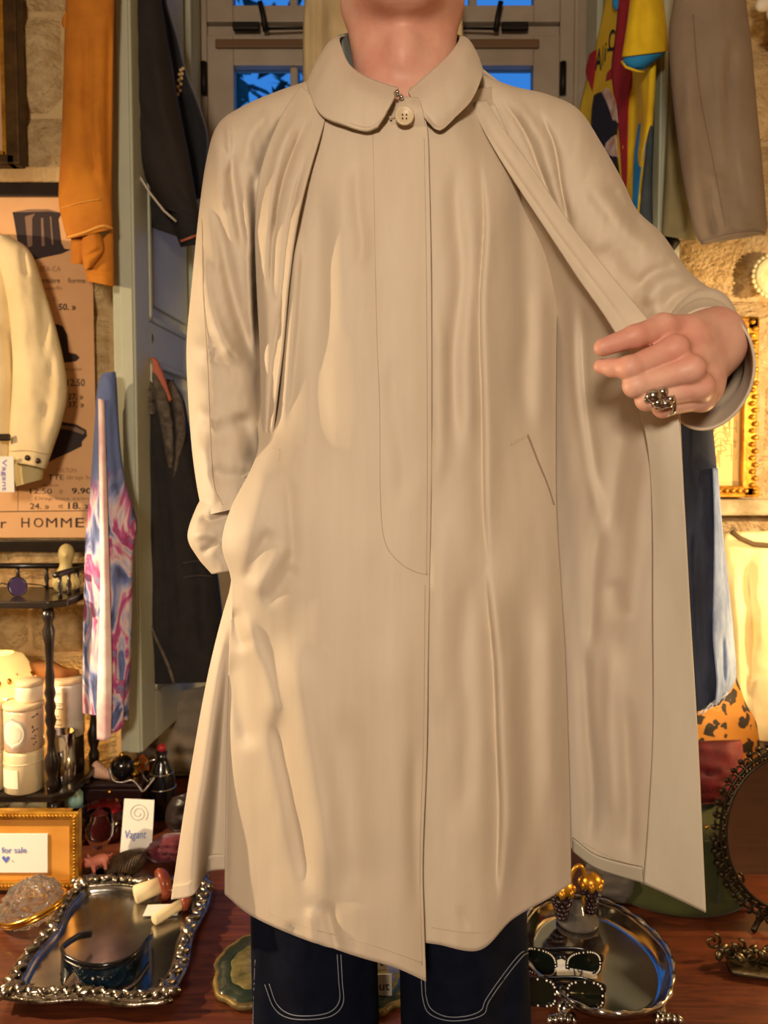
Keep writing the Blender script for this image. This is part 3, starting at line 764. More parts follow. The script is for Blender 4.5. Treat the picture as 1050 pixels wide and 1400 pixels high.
# front under the placket (viewer's right)
B = [
    [(560, 120, 0.985), (585, 130, 0.982), (612, 130, 0.990), (640, 125, 1.01), (668, 120, 1.04), (690, 118, 1.07)],
    [(560, 176, 0.955), (590, 176, 0.952), (625, 176, 0.960), (655, 176, 0.985), (680, 176, 1.02), (705, 172, 1.06)],
    [(560, 250, 0.932), (595, 250, 0.928), (640, 250, 0.934), (680, 250, 0.955), (710, 250, 0.99), (736, 250, 1.04)],
    [(560, 350, 0.920), (600, 350, 0.914), (648, 350, 0.922), (695, 350, 0.945), (735, 350, 0.975), (762, 350, 1.005)],
    [(560, 460, 0.915), (602, 460, 0.908), (650, 460, 0.918), (700, 460, 0.940), (738, 460, 0.968), (760, 460, 0.990)],
    [(560, 600, 0.912), (602, 600, 0.904), (650, 600, 0.913), (700, 600, 0.935), (738, 600, 0.958), (759, 600, 0.980)],
    [(560, 700, 0.910), (602, 700, 0.902), (650, 700, 0.908), (700, 700, 0.926), (738, 700, 0.945), (760, 700, 0.965)],
    [(560, 800, 0.907), (602, 800, 0.900), (652, 800, 0.905), (704, 800, 0.922), (742, 800, 0.942), (766, 800, 0.965)],
    [(558, 900, 0.904), (602, 900, 0.897), (654, 900, 0.900), (708, 900, 0.920), (748, 900, 0.942), (772, 900, 0.965)],
    [(556, 1020, 0.900), (600, 1020, 0.893), (655, 1020, 0.896), (710, 1018, 0.918), (752, 1016, 0.942), (776, 1014, 0.968)],
    [(552, 1150, 0.896), (598, 1150, 0.889), (655, 1148, 0.892), (712, 1140, 0.918), (754, 1130, 0.945), (779, 1125, 0.970)],
    [(548, 1284, 0.892), (596, 1290, 0.886), (655, 1298, 0.889), (700, 1256, 0.920), (752, 1226, 0.948), (780, 1207, 0.972)],
]
FB = [
    ([(628, 190), (622, 280), (630, 380), (618, 500), (624, 640)], 13, 0.010), ([(600, 420), (604, 540), (596, 680)], 12, -0.006), ([(655, 200), (664, 300), (658, 420), (662, 560), (664, 700), (672, 800)], 6, 0.008, 'step'),
    ([(650, 240), (648, 360), (640, 480), (642, 640)], 12, -0.006), ([(700, 240), (712, 320), (718, 440), (712, 520), (722, 600)], 16, 0.010), ([(735, 380), (738, 480), (736, 600)], 12, -0.006),
    ([(606, 700), (600, 860), (604, 1000)], 18, -0.006), ([(640, 760), (634, 900), (640, 1000), (632, 1150)], 16, 0.008), ([(664, 760), (678, 900), (682, 1000), (686, 1120), (680, 1240)], 7, 0.016, 'step'),
    ([(720, 760), (718, 900), (722, 1040), (716, 1180)], 20, 0.008), ([(748, 820), (750, 960), (752, 1120)], 14, -0.008), ([(700, 840), (700, 1000), (706, 1180)], 14, -0.007),
    ([(640, 1270), (628, 1240)], 5, 0.003),
]
panel('front_panel', B, 100, 260, M_COAT, coat, FB, 0.0016, 110, 260, 5, 0.003, key='B')
# the wing held open: its inner face, edge drawn from the collar to the hand and falling straight from there
C = [
    [(655, 150, 1.02), (662, 148, 1.015), (668, 146, 1.012), (672, 144, 1.010), (676, 142, 1.008)],
    [(680, 235, 1.000), (690, 232, 0.995), (698, 230, 0.99), (706, 228, 0.985), (714, 226, 0.98)],
    [(735, 345, 1.010), (752, 338, 0.962), (760, 334, 0.948), (766, 328, 0.942), (770, 322, 0.936)],
    [(742, 440, 1.025), (770, 430, 0.98), (790, 418, 0.940), (804, 408, 0.912), (818, 396, 0.896)],
    [(744, 520, 1.030), (775, 500, 0.985), (812, 478, 0.930), (842, 460, 0.878), (872, 450, 0.852)],
    [(745, 640, 1.020), (780, 620, 0.980), (828, 590, 0.930), (878, 560, 0.872), (922, 520, 0.838)],
    [(746, 740, 1.015), (785, 730, 0.980), (838, 715, 0.938), (890, 700, 0.895), (934, 680, 0.855)],
    [(748, 860, 1.015), (790, 858, 0.985), (845, 855, 0.950), (897, 850, 0.915), (943, 845, 0.885)],
    [(750, 1000, 1.020), (793, 1004, 0.992), (850, 1006, 0.962), (904, 1008, 0.930), (953, 1010, 0.905)],
    [(752, 1110, 1.025), (795, 1120, 1.000), (852, 1138, 0.978), (906, 1150, 0.945), (960, 1160, 0.915)],
    [(755, 1140, 1.030), (796, 1168, 1.005), (852, 1195, 0.985), (908, 1220, 0.950), (965, 1247, 0.920)],
]
FC = [
    ([(800, 400), (798, 500), (806, 600), (822, 700)], 9, 0.010), ([(784, 380), (790, 520), (812, 660), (828, 740)], 8, -0.008), ([(822, 700), (812, 800), (808, 900)], 11, 0.009), ([(905, 580), (880, 680), (868, 800), (850, 900)], 18, -0.012),
    ([(862, 560), (846, 640), (832, 740)], 14, 0.010), ([(800, 860), (802, 960), (810, 1080), (806, 1170)], 10, 0.010), ([(838, 870), (836, 1000), (846, 1150)], 12, -0.008),
    ([(856, 940), (860, 1060), (862, 1190)], 12, 0.008), ([(838, 790), (852, 850)], 14, 0.006),
]
panel('wing', C, 110, 260, M_COATIN, coat, FC, 0.0018, 100, 200, 9, 0.003, key='C', label='coat wing pulled open showing its inner face')
# self facing strip along the diagonal edge of the wing
D = [
    [(644, 142, 1.005), (654, 140, 1.000), (664, 138, 1.005)],
    [(668, 190, 0.978), (680, 186, 0.970), (690, 180, 0.973)],
    [(702, 246, 0.958), (716, 240, 0.951), (728, 232, 0.955)],
    [(752, 322, 0.926), (767, 315, 0.919), (780, 308, 0.922)],
    [(793, 384, 0.893), (812, 377, 0.883), (828, 368, 0.884)],
    [(824, 428, 0.862), (846, 420, 0.852), (864, 412, 0.852)],
    [(846, 462, 0.843), (868, 452, 0.834), (890, 444, 0.832)],
    [(870, 496, 0.835), (890, 488, 0.830), (908, 478, 0.828)],
]
panel('facing', D, 18, 90, M_COAT, coat, [([(656, 165), (714, 250), (770, 330), (832, 412), (872, 470)], 3, 0.002)], 0.0008, 60, 60, 3, 0.004, key='D', label='folded facing along the open wing edge')
# inner facing band down the straight edge, hem turn-up of the wing
Fb = [[(862, 520, 0.866), (885, 512, 0.846), (908, 500, 0.834)], [(884, 600, 0.862), (905, 590, 0.843), (928, 575, 0.830)], [(892, 700, 0.882), (912, 698, 0.863), (935.5, 690, 0.845)], [(893, 850, 0.907), (918, 850, 0.892), (944, 846, 0.874)], [(893, 1000, 0.929), (922, 1006, 0.911), (954, 1010, 0.895)], [(886, 1130, 0.949), (922, 1150, 0.927), (961, 1160, 0.905)], [(880, 1207, 0.958), (922, 1226, 0.934), (965, 1247, 0.910)]]
panel('inner_facing', Fb, 30, 120, mat('coat_facing_cotton', (208, 196, 176), 0.65, col2=(202, 190, 168), nscale=5, nstretch=(6, 2, 0.6), weave=0.16, wscale=420), coat, [], 0.0005, 60, 120, 4, 0.002, label='paler inner facing band')
panel('hem_facing', [[(783, 1146, 0.999), (812, 1168, 0.988), (845, 1179, 0.974), (878, 1186, 0.958)], [(783, 1164, 1.004), (812, 1185, 0.992), (845, 1197, 0.980), (880, 1207, 0.962)]], 24, 8, mat('coat_facing_grey', (184, 174, 152), 0.65), coat, [], 0, solid=0.002, label='greyish hem turn-up')
# back of the coat, wrapping round behind
K = [
    [(424, 112, 1.06), (470, 70, 1.14), (545, 60, 1.16), (620, 70, 1.14), (690, 118, 1.07)],
    [(345, 250, 1.10), (430, 230, 1.19), (545, 220, 1.20), (650, 230, 1.19), (745, 250, 1.10)],
    [(330, 450, 1.10), (430, 430, 1.21), (545, 430, 1.215), (650, 430, 1.21), (752, 440, 1.08)],
    [(330, 620, 1.08), (430, 600, 1.215), (545, 600, 1.22), (660, 600, 1.215), (752, 620, 1.075)],
    [(318, 790, 1.04), (420, 760, 1.21), (545, 760, 1.225), (670, 770, 1.21), (752, 790, 1.07)],
    [(284, 930, 1.03), (400, 900, 1.20), (545, 900, 1.225), (680, 900, 1.20), (756, 930, 1.07)],
    [(258, 1080, 1.02), (390, 1020, 1.18), (545, 1010, 1.22), (680, 1020, 1.19), (758, 1040, 1.07)],
    [(235, 1228, 1.01), (385, 1120, 1.17), (545, 1080, 1.21), (680, 1090, 1.18), (760, 1130, 1.07)],
]
panel('back_panel', K, 90, 140, M_COAT, coat, [], 0.004, 120, 400, 6, 0.003)
# side of the skirt that shows beyond the front (viewer's left)
S = [
    [(322, 786, 1.025), (326, 786, 1.015), (331, 786, 1.00), (336, 786, 0.985), (342, 786, 0.99)],
    [(303, 850, 1.020), (311, 850, 1.005), (319, 850, 0.995), (327, 850, 0.985), (338, 850, 0.99)],
    [(284, 930, 1.015), (297, 930, 0.998), (309, 930, 1.005), (319, 930, 1.000), (336, 930, 1.00)],
    [(264, 1040, 1.008), (283, 1040, 0.985), (300, 1040, 1.015), (314, 1040, 1.010), (334, 1040, 1.01)],
    [(249, 1135, 1.003), (270, 1132, 0.975), (292, 1125, 1.020), (310, 1120, 1.020), (334, 1120, 1.02)],
    [(235, 1229, 1.000), (264, 1222, 0.968), (284, 1192, 1.025), (308, 1187, 1.026), (334, 1187, 1.03)],
]
panel('side_panel', S, 60, 140, M_COAT, coat, [], 0.001, 60, 200, 8, 0.003, key='S')
panel('hem_facing', [[(237, 1210, 0.998), (262, 1204, 0.968), (284, 1172, 1.017), (309, 1168, 1.022)], [(235, 1230, 0.997), (264, 1223, 0.964), (284, 1193, 1.021), (309, 1188, 1.023)]], 30, 8, M_COAT, coat, [], 0, solid=0.002)

# sleeves
SL = [((428, 108), (436, 166), 1.06, 0.030), ((378, 125), (415, 215), 1.06, 0.055), ((330, 146), (388, 262), 1.06, 0.070), ((298, 170), (374, 306), 1.06, 0.080), ((283, 215), (367, 345), 1.06, 0.084), ((272, 290), (363, 392), 1.06, 0.084), ((262, 390), (360, 452), 1.06, 0.084),
      ((255, 470), (360, 520), 1.055, 0.082), ((257, 540), (362, 576), 1.05, 0.078), ((263, 620), (360, 632), 1.035, 0.072), ((272, 680), (352, 672), 1.02, 0.064), ((280, 705), (345, 690), 1.01, 0.058)]
FSL = [
    ([(310, 190), (318, 240), (326, 300), (336, 350)], 7, 0.012), ([(330, 230), (338, 300), (342, 400), (350, 500)], 6, -0.010), ([(345, 220), (352, 300), (352, 400), (356, 500)], 6, 0.012),
    ([(285, 240), (300, 310), (318, 400), (338, 470), (348, 510)], 9, 0.014), ([(270, 330), (288, 420), (310, 470), (345, 510)], 9, -0.010), ([(256, 462), (275, 476), (300, 474), (320, 488)], 12, -0.006), ([(262, 500), (290, 505), (318, 500)], 14, 0.004),
    ([(262, 580), (285, 592), (305, 594), (335, 565)], 13, 0.006), ([(264, 556), (286, 570), (305, 576)], 10, -0.005), ([(285, 640), (310, 652), (350, 648)], 10, 0.006), ([(276, 600), (284, 650), (300, 690)], 8, -0.007), ([(330, 560), (342, 600), (350, 640)], 12, 0.012),
    ([(292, 180), (300, 230), (302, 300)], 8, -0.010), ([(310, 160), (313, 200), (311, 240)], 5, -0.008), ([(372, 150), (345, 180), (335, 230)], 9, -0.008), ([(400, 150), (370, 200), (352, 260)], 8, 0.009),
]
sl = shell('sleeve', SL, M_COAT, coat, 120, 240, FSL, 0.003, 55, 120, 11, 0.85, key='SL')
CU = [((284, 672), (356, 640), 1.020, 0.050), ((270, 694), (342, 668), 1.020, 0.052), ((258, 733), (334, 705), 1.018, 0.050), ((272, 762), (332, 745), 1.015, 0.046), ((291, 784), (330, 778), 1.012, 0.040)]
FCU = [([(270, 705), (290, 712), (318, 700)], 6, 0.008), ([(262, 735), (285, 730), (310, 745)], 6, -0.007), ([(280, 690), (300, 690), (325, 678)], 6, -0.006), ([(275, 755), (292, 745), (302, 730)], 5, 0.006)]
mk('cuff', *shell('x', CU, M_COAT, None, 64, 50, FCU, 0.002, 30, 40, 4, 0.85, geo=True), M_COAT, sl, solid=0.003)
mk('cuff_button', *lathe([(0.0, 0.0), (0.005, 0.0), (0.006, 0.0012), (0.005, 0.0025), (0.0001, 0.0022)], P(283, 727, 0.972), 14, rotx(1.5)), M_COAT, sl)
# folds of the shoulder yoke that hang over the front beside the sleeve
Wg = [
    [(412, 118, 1.02), (422, 128, 1.005), (432, 142, 0.99), (446, 160, 0.972)],
    [(380, 170, 0.990), (400, 180, 0.972), (418, 188, 0.962), (436, 192, 0.952)],
    [(356, 240, 0.978), (378, 246, 0.960), (398, 250, 0.950), (418, 254, 0.938)],
    [(350, 310, 0.978), (368, 314, 0.950), (386, 316, 0.946), (404, 318, 0.932)],
    [(352, 390, 0.980), (366, 392, 0.950), (380, 393, 0.948), (394, 394, 0.935)],
    [(356, 470, 0.985), (366, 471, 0.955), (376, 472, 0.952), (387, 473, 0.940)],
    [(358, 550, 0.990), (364, 551, 0.965), (370, 552, 0.962), (377, 553, 0.948)],
    [(359, 620, 0.995), (362, 621, 0.975), (365, 622, 0.970), (369, 622, 0.960)],
]
FW = [([(428, 150), (400, 210), (382, 270), (372, 340), (370, 430)], 6, 0.012), ([(412, 150), (386, 200), (372, 260), (366, 330)], 6, -0.008), ([(424, 200), (406, 260), (394, 320), (386, 400), (376, 500)], 4, 0.006)]
panel('yoke_fold', Wg, 50, 160, M_COAT, coat, FW, 0.0012, 40, 120, 3, 0.003, key='W')
SR = [((655, 102), (652, 152), 1.075, 0.02), ((700, 119), (688, 222), 1.07, 0.055), ((750, 131), (728, 285), 1.07, 0.072), ((790, 151), (768, 335), 1.07, 0.082), ((820, 195), (790, 370), 1.07, 0.084), ((848, 244), (815, 400), 1.065, 0.084), ((870, 288), (840, 430), 1.06, 0.084), ((905, 322), (868, 455), 1.05, 0.082),
      ((941, 372), (898, 482), 1.03, 0.080), ((982, 405), (925, 512), 1.005, 0.078), ((1008, 432), (940, 545), 0.985, 0.068), ((1012, 462), (952, 560), 0.975, 0.045)]
FSR = [([(680, 130), (716, 180), (745, 250), (772, 310)], 5, 0.009), ([(735, 150), (758, 200), (768, 260), (782, 320)], 5, 0.012), ([(700, 130), (738, 190), (760, 260)], 6, -0.006), ([(800, 240), (850, 310), (900, 350)], 12, -0.010), ([(830, 250), (860, 290), (885, 315)], 8, 0.009), ([(870, 400), (890, 375), (930, 365)], 9, 0.012), ([(880, 420), (910, 385), (950, 380)], 9, -0.009),
       ([(900, 430), (930, 400), (975, 400)], 8, 0.010), ([(815, 330), (850, 370), (880, 410)], 16, 0.008)]
gs = shell('x', SR, M_COAT, None, 110, 220, FSR, 0.0025, 60, 110, 7, 0.9, geo=True)
# forearm of the sleeve, coming towards the viewer
def forearm():
    c0 = P(952, 458, 1.03); c1 = P(966, 505, 0.858); ax = c1 - c0
    nrm = np.array([-0.50, -0.86, -0.06]); nrm /= np.linalg.norm(nrm)
    V = []; nv, nu = 44, 90
    for j in range(nv):
        t = j / (nv - 1); c = c0 + ax * t
        tn = ax / np.linalg.norm(ax) * (1 - t) + nrm * t; tn /= np.linalg.norm(tn)
        s = np.cross(tn, [0, 0, 1]); s /= np.linalg.norm(s); b = np.cross(s, tn)
        for i in range(nu):
            a = 2 * math.pi * i / nu
            r = (0.060 + 0.004 * t) * (1 + 0.05 * math.sin(3 * a + 5 * t) * (1 - 0.6 * t)) + 0.0045 * math.sin(24 * t + 2.2 * math.sin(a)) * math.exp(-((t - 0.45) / 0.3) ** 2)
            V.append(c + s * r * 0.74 * math.cos(a) + b * r * 1.03 * math.sin(a))
    return np.array(V), grid_faces(nv, nu, True)
slr = mk('sleeve', *cat_([gs, forearm()]), M_COAT, coat, solid=0.0028)
GRIDS['SR'] = None

# collar
CO = [
    [(545, 52, 1.145), (545, 62, 1.150), (545, 78, 1.155), (545, 96, 1.160)],
    [(500, 50, 1.130), (494, 60, 1.140), (486, 80, 1.140), (480, 100, 1.140)],
    [(467, 50, 1.085), (452, 58, 1.080), (437, 82, 1.070), (425, 108, 1.060)],
    [(468, 68, 1.040), (452, 82, 1.020), (436, 108, 1.010), (426, 132, 1.000)],
    [(478, 90, 1.012), (466, 108, 0.985), (452, 134, 0.968), (440, 158, 0.962)],
    [(498, 105, 0.992), (490, 124, 0.958), (480, 148, 0.945), (470, 171, 0.944)],
    [(520, 114, 0.980), (515, 134, 0.944), (507, 158, 0.934), (499, 179.5, 0.936)],
    [(545, 122, 0.966), (537, 138, 0.936), (527, 157, 0.928), (516, 174, 0.930)],
]
CO2 = [
    [(545, 52, 1.145), (545, 62, 1.150), (545, 78, 1.155), (545, 96, 1.160)],
    [(592, 50, 1.130), (600, 58, 1.140), (610, 78, 1.140), (618, 96, 1.140)],
    [(626, 50, 1.085), (638, 54, 1.080), (648, 72, 1.070), (654, 92, 1.060)],
    [(622, 66, 1.040), (636, 74, 1.020), (650, 92, 1.010), (658, 106, 1.000)],
    [(606, 84, 1.010), (622, 100, 0.980), (636, 120, 0.966), (644, 138, 0.965)],
    [(588, 100, 0.988), (602, 120, 0.956), (616, 144, 0.946), (622, 161, 0.948)],
    [(570, 116, 0.974), (580, 136, 0.946), (594, 160, 0.936), (603, 178, 0.940)],
    [(558, 127, 0.966), (566, 140, 0.946), (577, 156, 0.939), (590, 172, 0.940)],
]
cl = panel('collar', CO, 34, 110, M_COAT, coat, [], 0.0006, 60, 60, 2, 0.0035, key='CO', label='rounded turn-down collar leaf')
panel('collar', CO2, 34, 110, M_COAT, coat, [], 0.0006, 60, 60, 3, 0.0035, key='CO2', label='rounded turn-down collar leaf')
panel('collar_stand', [[(463, 48, 1.085), (468, 72, 1.085), (474, 110, 1.06)], [(500, 40, 1.135), (500, 70, 1.135), (500, 110, 1.10)], [(545, 38, 1.150), (545, 70, 1.15), (545, 110, 1.12)], [(592, 40, 1.135), (592, 70, 1.135), (592, 110, 1.10)], [(628, 48, 1.085), (622, 72, 1.085), (616, 110, 1.06)]], 12, 40, mat('collar_lining', (120, 124, 118), 0.8), cl, label='grey lining inside the collar')
# button stand tab and button at the throat
panel('button_tab', [[(548, 134, 0.950), (560, 134, 0.946), (573, 135, 0.948)], [(540, 155, 0.938), (560, 152, 0.932), (578, 152, 0.934)], [(530, 184, 0.951), (560, 186, 0.946), (585, 188, 0.946)]], 20, 24, M_COAT, coat, solid=0.003, key='BT')
bt = mk('button', *lathe([(0.0001, 0.0), (0.0105, 0.0), (0.0115, 0.0015), (0.011, 0.003), (0.009, 0.0032), (0.0075, 0.0022), (0.0001, 0.0020)], P(553, 159, 0.9285), 26, rotx(math.pi / 2)), mat('horn_button', (204, 182, 148), 0.4), coat, label='beige four-hole button')
for dx, dz in ((-1, -1), (1, -1), (-1, 1), (1, 1)):
    mk('button_hole', *ball(P(553 + dx * 2.6, 159 + dz * 2.6, 0.9250), 0.0010, 8, 6), mat('button_thread', (96, 74, 54), 0.8), bt)
mk('buttonhole', *sweep(on('BT', [(532, 161), (541, 160), (548, 159)], 0.0022, 10), 0.0016, 6), M_COATSEAM, coat)
sn = mk('collar_hook', *sweep([P(540, 127, 0.944), P(543, 131, 0.940), P(548, 130, 0.940), P(547, 136, 0.940)], 0.0018, 8), M_SILVER, coat, label='small metal hook and eye')
for q in ((543, 126), (549, 133)): mk('hook_eye', *ball(P(q[0], q[1], 0.939), 0.003, 8, 6), M_SILVER, sn)
# stitched lines, seams and pocket welts
def seam(key, line, r=0.00055, lift=0.0015, parent=None, n=60):
    mk('seam', *sweep(on(key, line, lift, n), r, 5), M_COATSEAM, parent or coat)
seam('A', [(510, 180), (512, 300), (515, 450), (519, 560), (520, 680), (526, 740), (545, 768), (566, 781), (585, 786)])
seam('A', [(580, 190), (583, 400), (584, 640), (583, 786)])
seam('A', [(581, 800), (579, 1000), (574, 1180), (577, 1320)])
seam('A', [(312, 1212), (360, 1244), (420, 1268), (488, 1286), (540, 1303), (576, 1316)])
seam('B', [(590, 1268), (640, 1275), (676, 1270), (708, 1236), (748, 1208), (776, 1192)])
seam('CO', [(431, 130), (445, 154), (472, 166), (499, 174), (514, 170), (530, 150), (541, 130)])
seam('CO2', [(652, 106), (640, 136), (619, 158), (604, 173), (593, 169), (580, 152), (568, 134)])
seam('SL', [(276, 300), (278, 400), (284, 500), (287, 580), (292, 660), (304, 690)])
seam('C', [(796, 1152), (840, 1174), (878, 1186)])
# viewer's left pocket mouth, bar tack at its top
seam('A', [(357, 612), (370, 612), (383, 616)])
seam('A', [(383, 614), (382, 622), (381, 630)])
# viewer's right pocket: slit edge with a bar tack at its top
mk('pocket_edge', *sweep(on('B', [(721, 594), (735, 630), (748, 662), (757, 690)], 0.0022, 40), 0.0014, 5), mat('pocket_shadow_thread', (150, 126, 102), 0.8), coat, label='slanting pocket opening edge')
for i in range(7):
    x = 698 + i * 3.6; y = 606 - i * 1.9
    mk('bar_tack', *sweep(on('B', [(x, y + 4), (x + 1.5, y - 1)], 0.0022, 4), 0.0006, 5), M_COATSEAM, coat)

# ================================================================== lettering helper
def text_fit(s, x0, x1, y0, y1, Yf, bold=0.0, shear=0.0, vertical=False):
    """lettering that fills the pixel box on an upright surface; Yf(px,py) gives the depth"""
    v, f = text_geo(s, 1.0, ((0, 0, 0), (1, 0, 0), (0, 1, 0)), 0.0004, bold=bold, shear=shear)
    lo = v.min(0); hi = v.max(0); n = (v - lo) / np.maximum(hi - lo, 1e-6)
    if vertical:
        px = x0 + n[:, 1] * (x1 - x0); py = y0 + n[:, 0] * (y1 - y0) if vertical == 1 else y1 - n[:, 0] * (y1 - y0)
    else:
        px = x0 + n[:, 0] * (x1 - x0); py = y1 - n[:, 1] * (y1 - y0)
    Y = np.array([Yf(a, b) for a, b in zip(px, py)]) - n[:, 2] * 0.0004
    return P(px, py, Y), f

# ================================================================== clothes hung around the doors
def garment(name, label, cat, rows, m, **k):
    g = shell('x', rows, m, None, geo=True, **k)
    return g
def base_of(rows):
    r = rows[-1]; p = P((r[0][0] + r[1][0]) / 2, max(r[0][1], r[1][1]), r[2]); return p
def hook(px, py, Y, parent, m=None):
    mk('hook', *sweep([P(px, py, Y), P(px, py - 14, Y), P(px + 5, py - 22, Y), P(px + 10, py - 16, Y)], 0.0022, 6), m or M_IRON, parent)

# --- ochre shirt
M_OCH = mat('ochre_cotton', (196, 122, 26), 0.85, col2=(176, 104, 20), nscale=12, bump=0.25, bscale=120, bdist=0.0015, weave=0.2, wscale=300)
M_OCHS = mat('ochre_thread', (224, 160, 70), 0.8)
r0 = [((96, -70), (160, -70), 1.70, 0.035), ((90, 0), (157, 0), 1.70, 0.035), ((87, 90), (155, 90), 1.70, 0.036), ((84, 190), (154, 190), 1.70, 0.036), ((80, 270), (153, 265), 1.70, 0.036), ((86, 305), (154, 296), 1.70, 0.036), ((92, 327), (154, 313), 1.70, 0.035)]
och = thing('ochre_shirt', 'ochre mustard shirt hanging beside the pale door edge', 'shirt', base_of(r0))
F0 = [([(118, 20), (120, 140), (126, 220), (140, 260)], 6, 0.014), ([(128, 120), (134, 200), (141, 260)], 4, -0.008), ([(150, 10), (148, 150), (150, 280)], 5, 0.012), ([(100, 60), (98, 200), (96, 280)], 9, -0.006)]
mk('sleeve', *shell('x', r0, None, None, 48, 110, F0, 0.002, 30, 70, 3, 0.8, key='och', geo=True), M_OCH, och)
mk('sleeve_seam', *sweep(on('och', [(82, 285), (110, 277), (138, 272)], 0.002, 20), 0.0012, 5), M_OCHS, och)
mk('hem', *sweep(on('och', [(92, 325), (115, 318), (140, 309), (153, 312)], 0.001, 24), 0.003, 6), M_OCHS, och)
mk('sleeve', *shell('x', [((97, 318), (122, 312), 1.715, 0.02), ((97, 340), (124, 338), 1.715, 0.02), ((97, 360), (116, 362), 1.715, 0.018)], None, None, 32, 24, (), 0.002, geo=True), M_OCH, och)
cu = mk('cuff', *shell('x', [((112, 314), (136, 312), 1.69, 0.02), ((112, 335), (142, 332), 1.69, 0.024), ((112, 352), (141, 346), 1.69, 0.024), ((115, 368), (126, 366), 1.69, 0.012)], None, None, 32, 30, [([(114, 352), (130, 345), (140, 338)], 3, 0.006)], 0.002, geo=True), M_OCH, och)
mk('cuff', *shell('x', [((118, 350), (155, 312), 1.71, 0.022), ((117, 372), (156, 368), 1.71, 0.024), ((119, 384), (156, 392), 1.71, 0.022)], None, None, 32, 30, [([(120, 372), (155, 374)], 3, 0.004)], 0.002, geo=True), M_OCH, och)
mk('shoulder_tab', *shell('x', [((86, 22), (93, 12), 1.69, 0.01), ((84, 30), (93, 28), 1.69, 0.012), ((86, 37), (93, 38), 1.69, 0.008)], None, None, 20, 10, geo=True), M_OCH, och)

# --- black jacket with a piped edge
M_BJ = mat('brown_black_cotton', (34, 25, 20), 0.8, col2=(26, 19, 16), nscale=10, bump=0.2, bscale=90)
r0 = [((176, -60), (212, -60), 1.84, 0.045), ((175, 0), (221, 0), 1.84, 0.05), ((173, 70), (233, 80), 1.84, 0.05), ((172, 140), (246, 150), 1.84, 0.05), ((173, 190), (258, 210), 1.84, 0.048), ((196, 240), (267, 262), 1.84, 0.044), ((222, 285), (274, 300), 1.84, 0.04)]
bj = thing('black_jacket', 'brown-black jacket with pale piped sleeve hung on left door', 'jacket', base_of(r0))
mk('sleeve', *shell('x', r0, None, None, 44, 90, [([(178, 120), (200, 170), (230, 230), (262, 290)], 4, 0.006), ([(178, 195), (196, 178)], 4, 0.006), ([(205, 40), (222, 140), (244, 220)], 9, -0.006)], 0.003, 40, 60, 2, 0.8, key='bj', geo=True), M_BJ, bj)
mk('cuff', *shell('x', [((232, 282), (274, 298), 1.835, 0.036), ((240, 318), (275, 315), 1.835, 0.034), ((247, 338), (275, 334), 1.835, 0.03)], None, None, 32, 20, (), 0.002, geo=True, cap=True), M_BLACKC, bj)
mk('lining_edge', *shell('x', [((184, 214), (200, 225), 1.86, 0.02), ((187, 262), (228, 268), 1.86, 0.02), ((196, 288), (240, 300), 1.86, 0.02), ((204, 310), (246, 325), 1.86, 0.015)], None, None, 32, 30, [([(200, 300), (204, 312)], 4, 0.01)], 0.004, 12, 14, 3, geo=True), M_BLACKC, bj)
mk('piping', *sweep([P(*q) for q in ((183, 224, 1.80), (190, 240, 1.795), (205, 264, 1.79), (224, 288, 1.79), (241, 303, 1.795))], 0.0028, 6), mat('white_piping', (190, 176, 160), 0.6), bj)
mk('cuff_stripe', *sweep([P(*q) for q in ((247, 330, 1.80), (258, 326, 1.796), (268, 322, 1.80))], 0.003, 6), mat('pink_stripe', (170, 96, 70), 0.6), bj)
r0 = [((215, -60), (228, -60), 1.95, 0.03), ((217, 0), (228, 0), 1.95, 0.03), ((224, 30), (242, 45), 1.95, 0.03), ((235, 90), (256, 100), 1.95, 0.03), ((245, 150), (275, 150), 1.95, 0.03), ((255, 210), (285, 195), 1.95, 0.028), ((262, 275), (278, 270), 1.95, 0.02)]
nj = thing('navy_garment', 'near-black navy garment with beaded trim behind black jacket', 'garment', base_of(r0))
mk('cloth', *shell('x', r0, None, None, 36, 60, [([(250, 120), (262, 190), (268, 250)], 4, 0.01)], 0.003, 30, 50, geo=True), mat('navy_velvet', (16, 17, 26), 0.85, sheen=0.3), nj)
for i, (x, y) in enumerate(((247, 96), (245, 102), (248, 107), (244, 110), (247, 115), (243, 119), (246, 124), (243, 129), (250, 94), (249, 101))):
    mk('bead', *ball(P(x, y, 1.915), 0.0042, 8, 6), mat('amber_bead', (200, 168, 110), 0.3), nj)

# --- denim jacket with shearling collar on a wooden hanger
r0 = [((193, 506), (236, 520), 1.90, 0.03), ((183, 540), (252, 548), 1.90, 0.06), ((180, 600), (264, 610), 1.90, 0.075), ((179, 700), (285, 700), 1.90, 0.08), ((181, 800), (300, 800), 1.90, 0.08), ((186, 880), (308, 880), 1.90, 0.08), ((191, 936), (312, 932), 1.90, 0.075)]
dj = thing('shearling_jacket', 'dark jacket with grey shearling collar on orange wooden hanger', 'jacket', base_of(r0))
M_DJ = mat('charcoal_denim', (24, 20, 19), 0.85, col2=(32, 27, 25), nscale=24, bump=0.2, bscale=200)
M_SHG = mat('shearling', (104, 92, 78), 0.95, col2=(70, 60, 50), nscale=60, bump=1.0, bscale=90, bdist=0.006)
mk('jacket_body', *shell('x', r0, None, None, 60, 110, [([(212, 580), (222, 700), (230, 900)], 5, 0.02), ([(195, 560), (190, 750), (206, 920)], 8, -0.01), ([(250, 640), (262, 800), (270, 920)], 8, 0.014)], 0.004, 40, 90, 5, 0.7, key='dj', geo=True), M_DJ, dj)
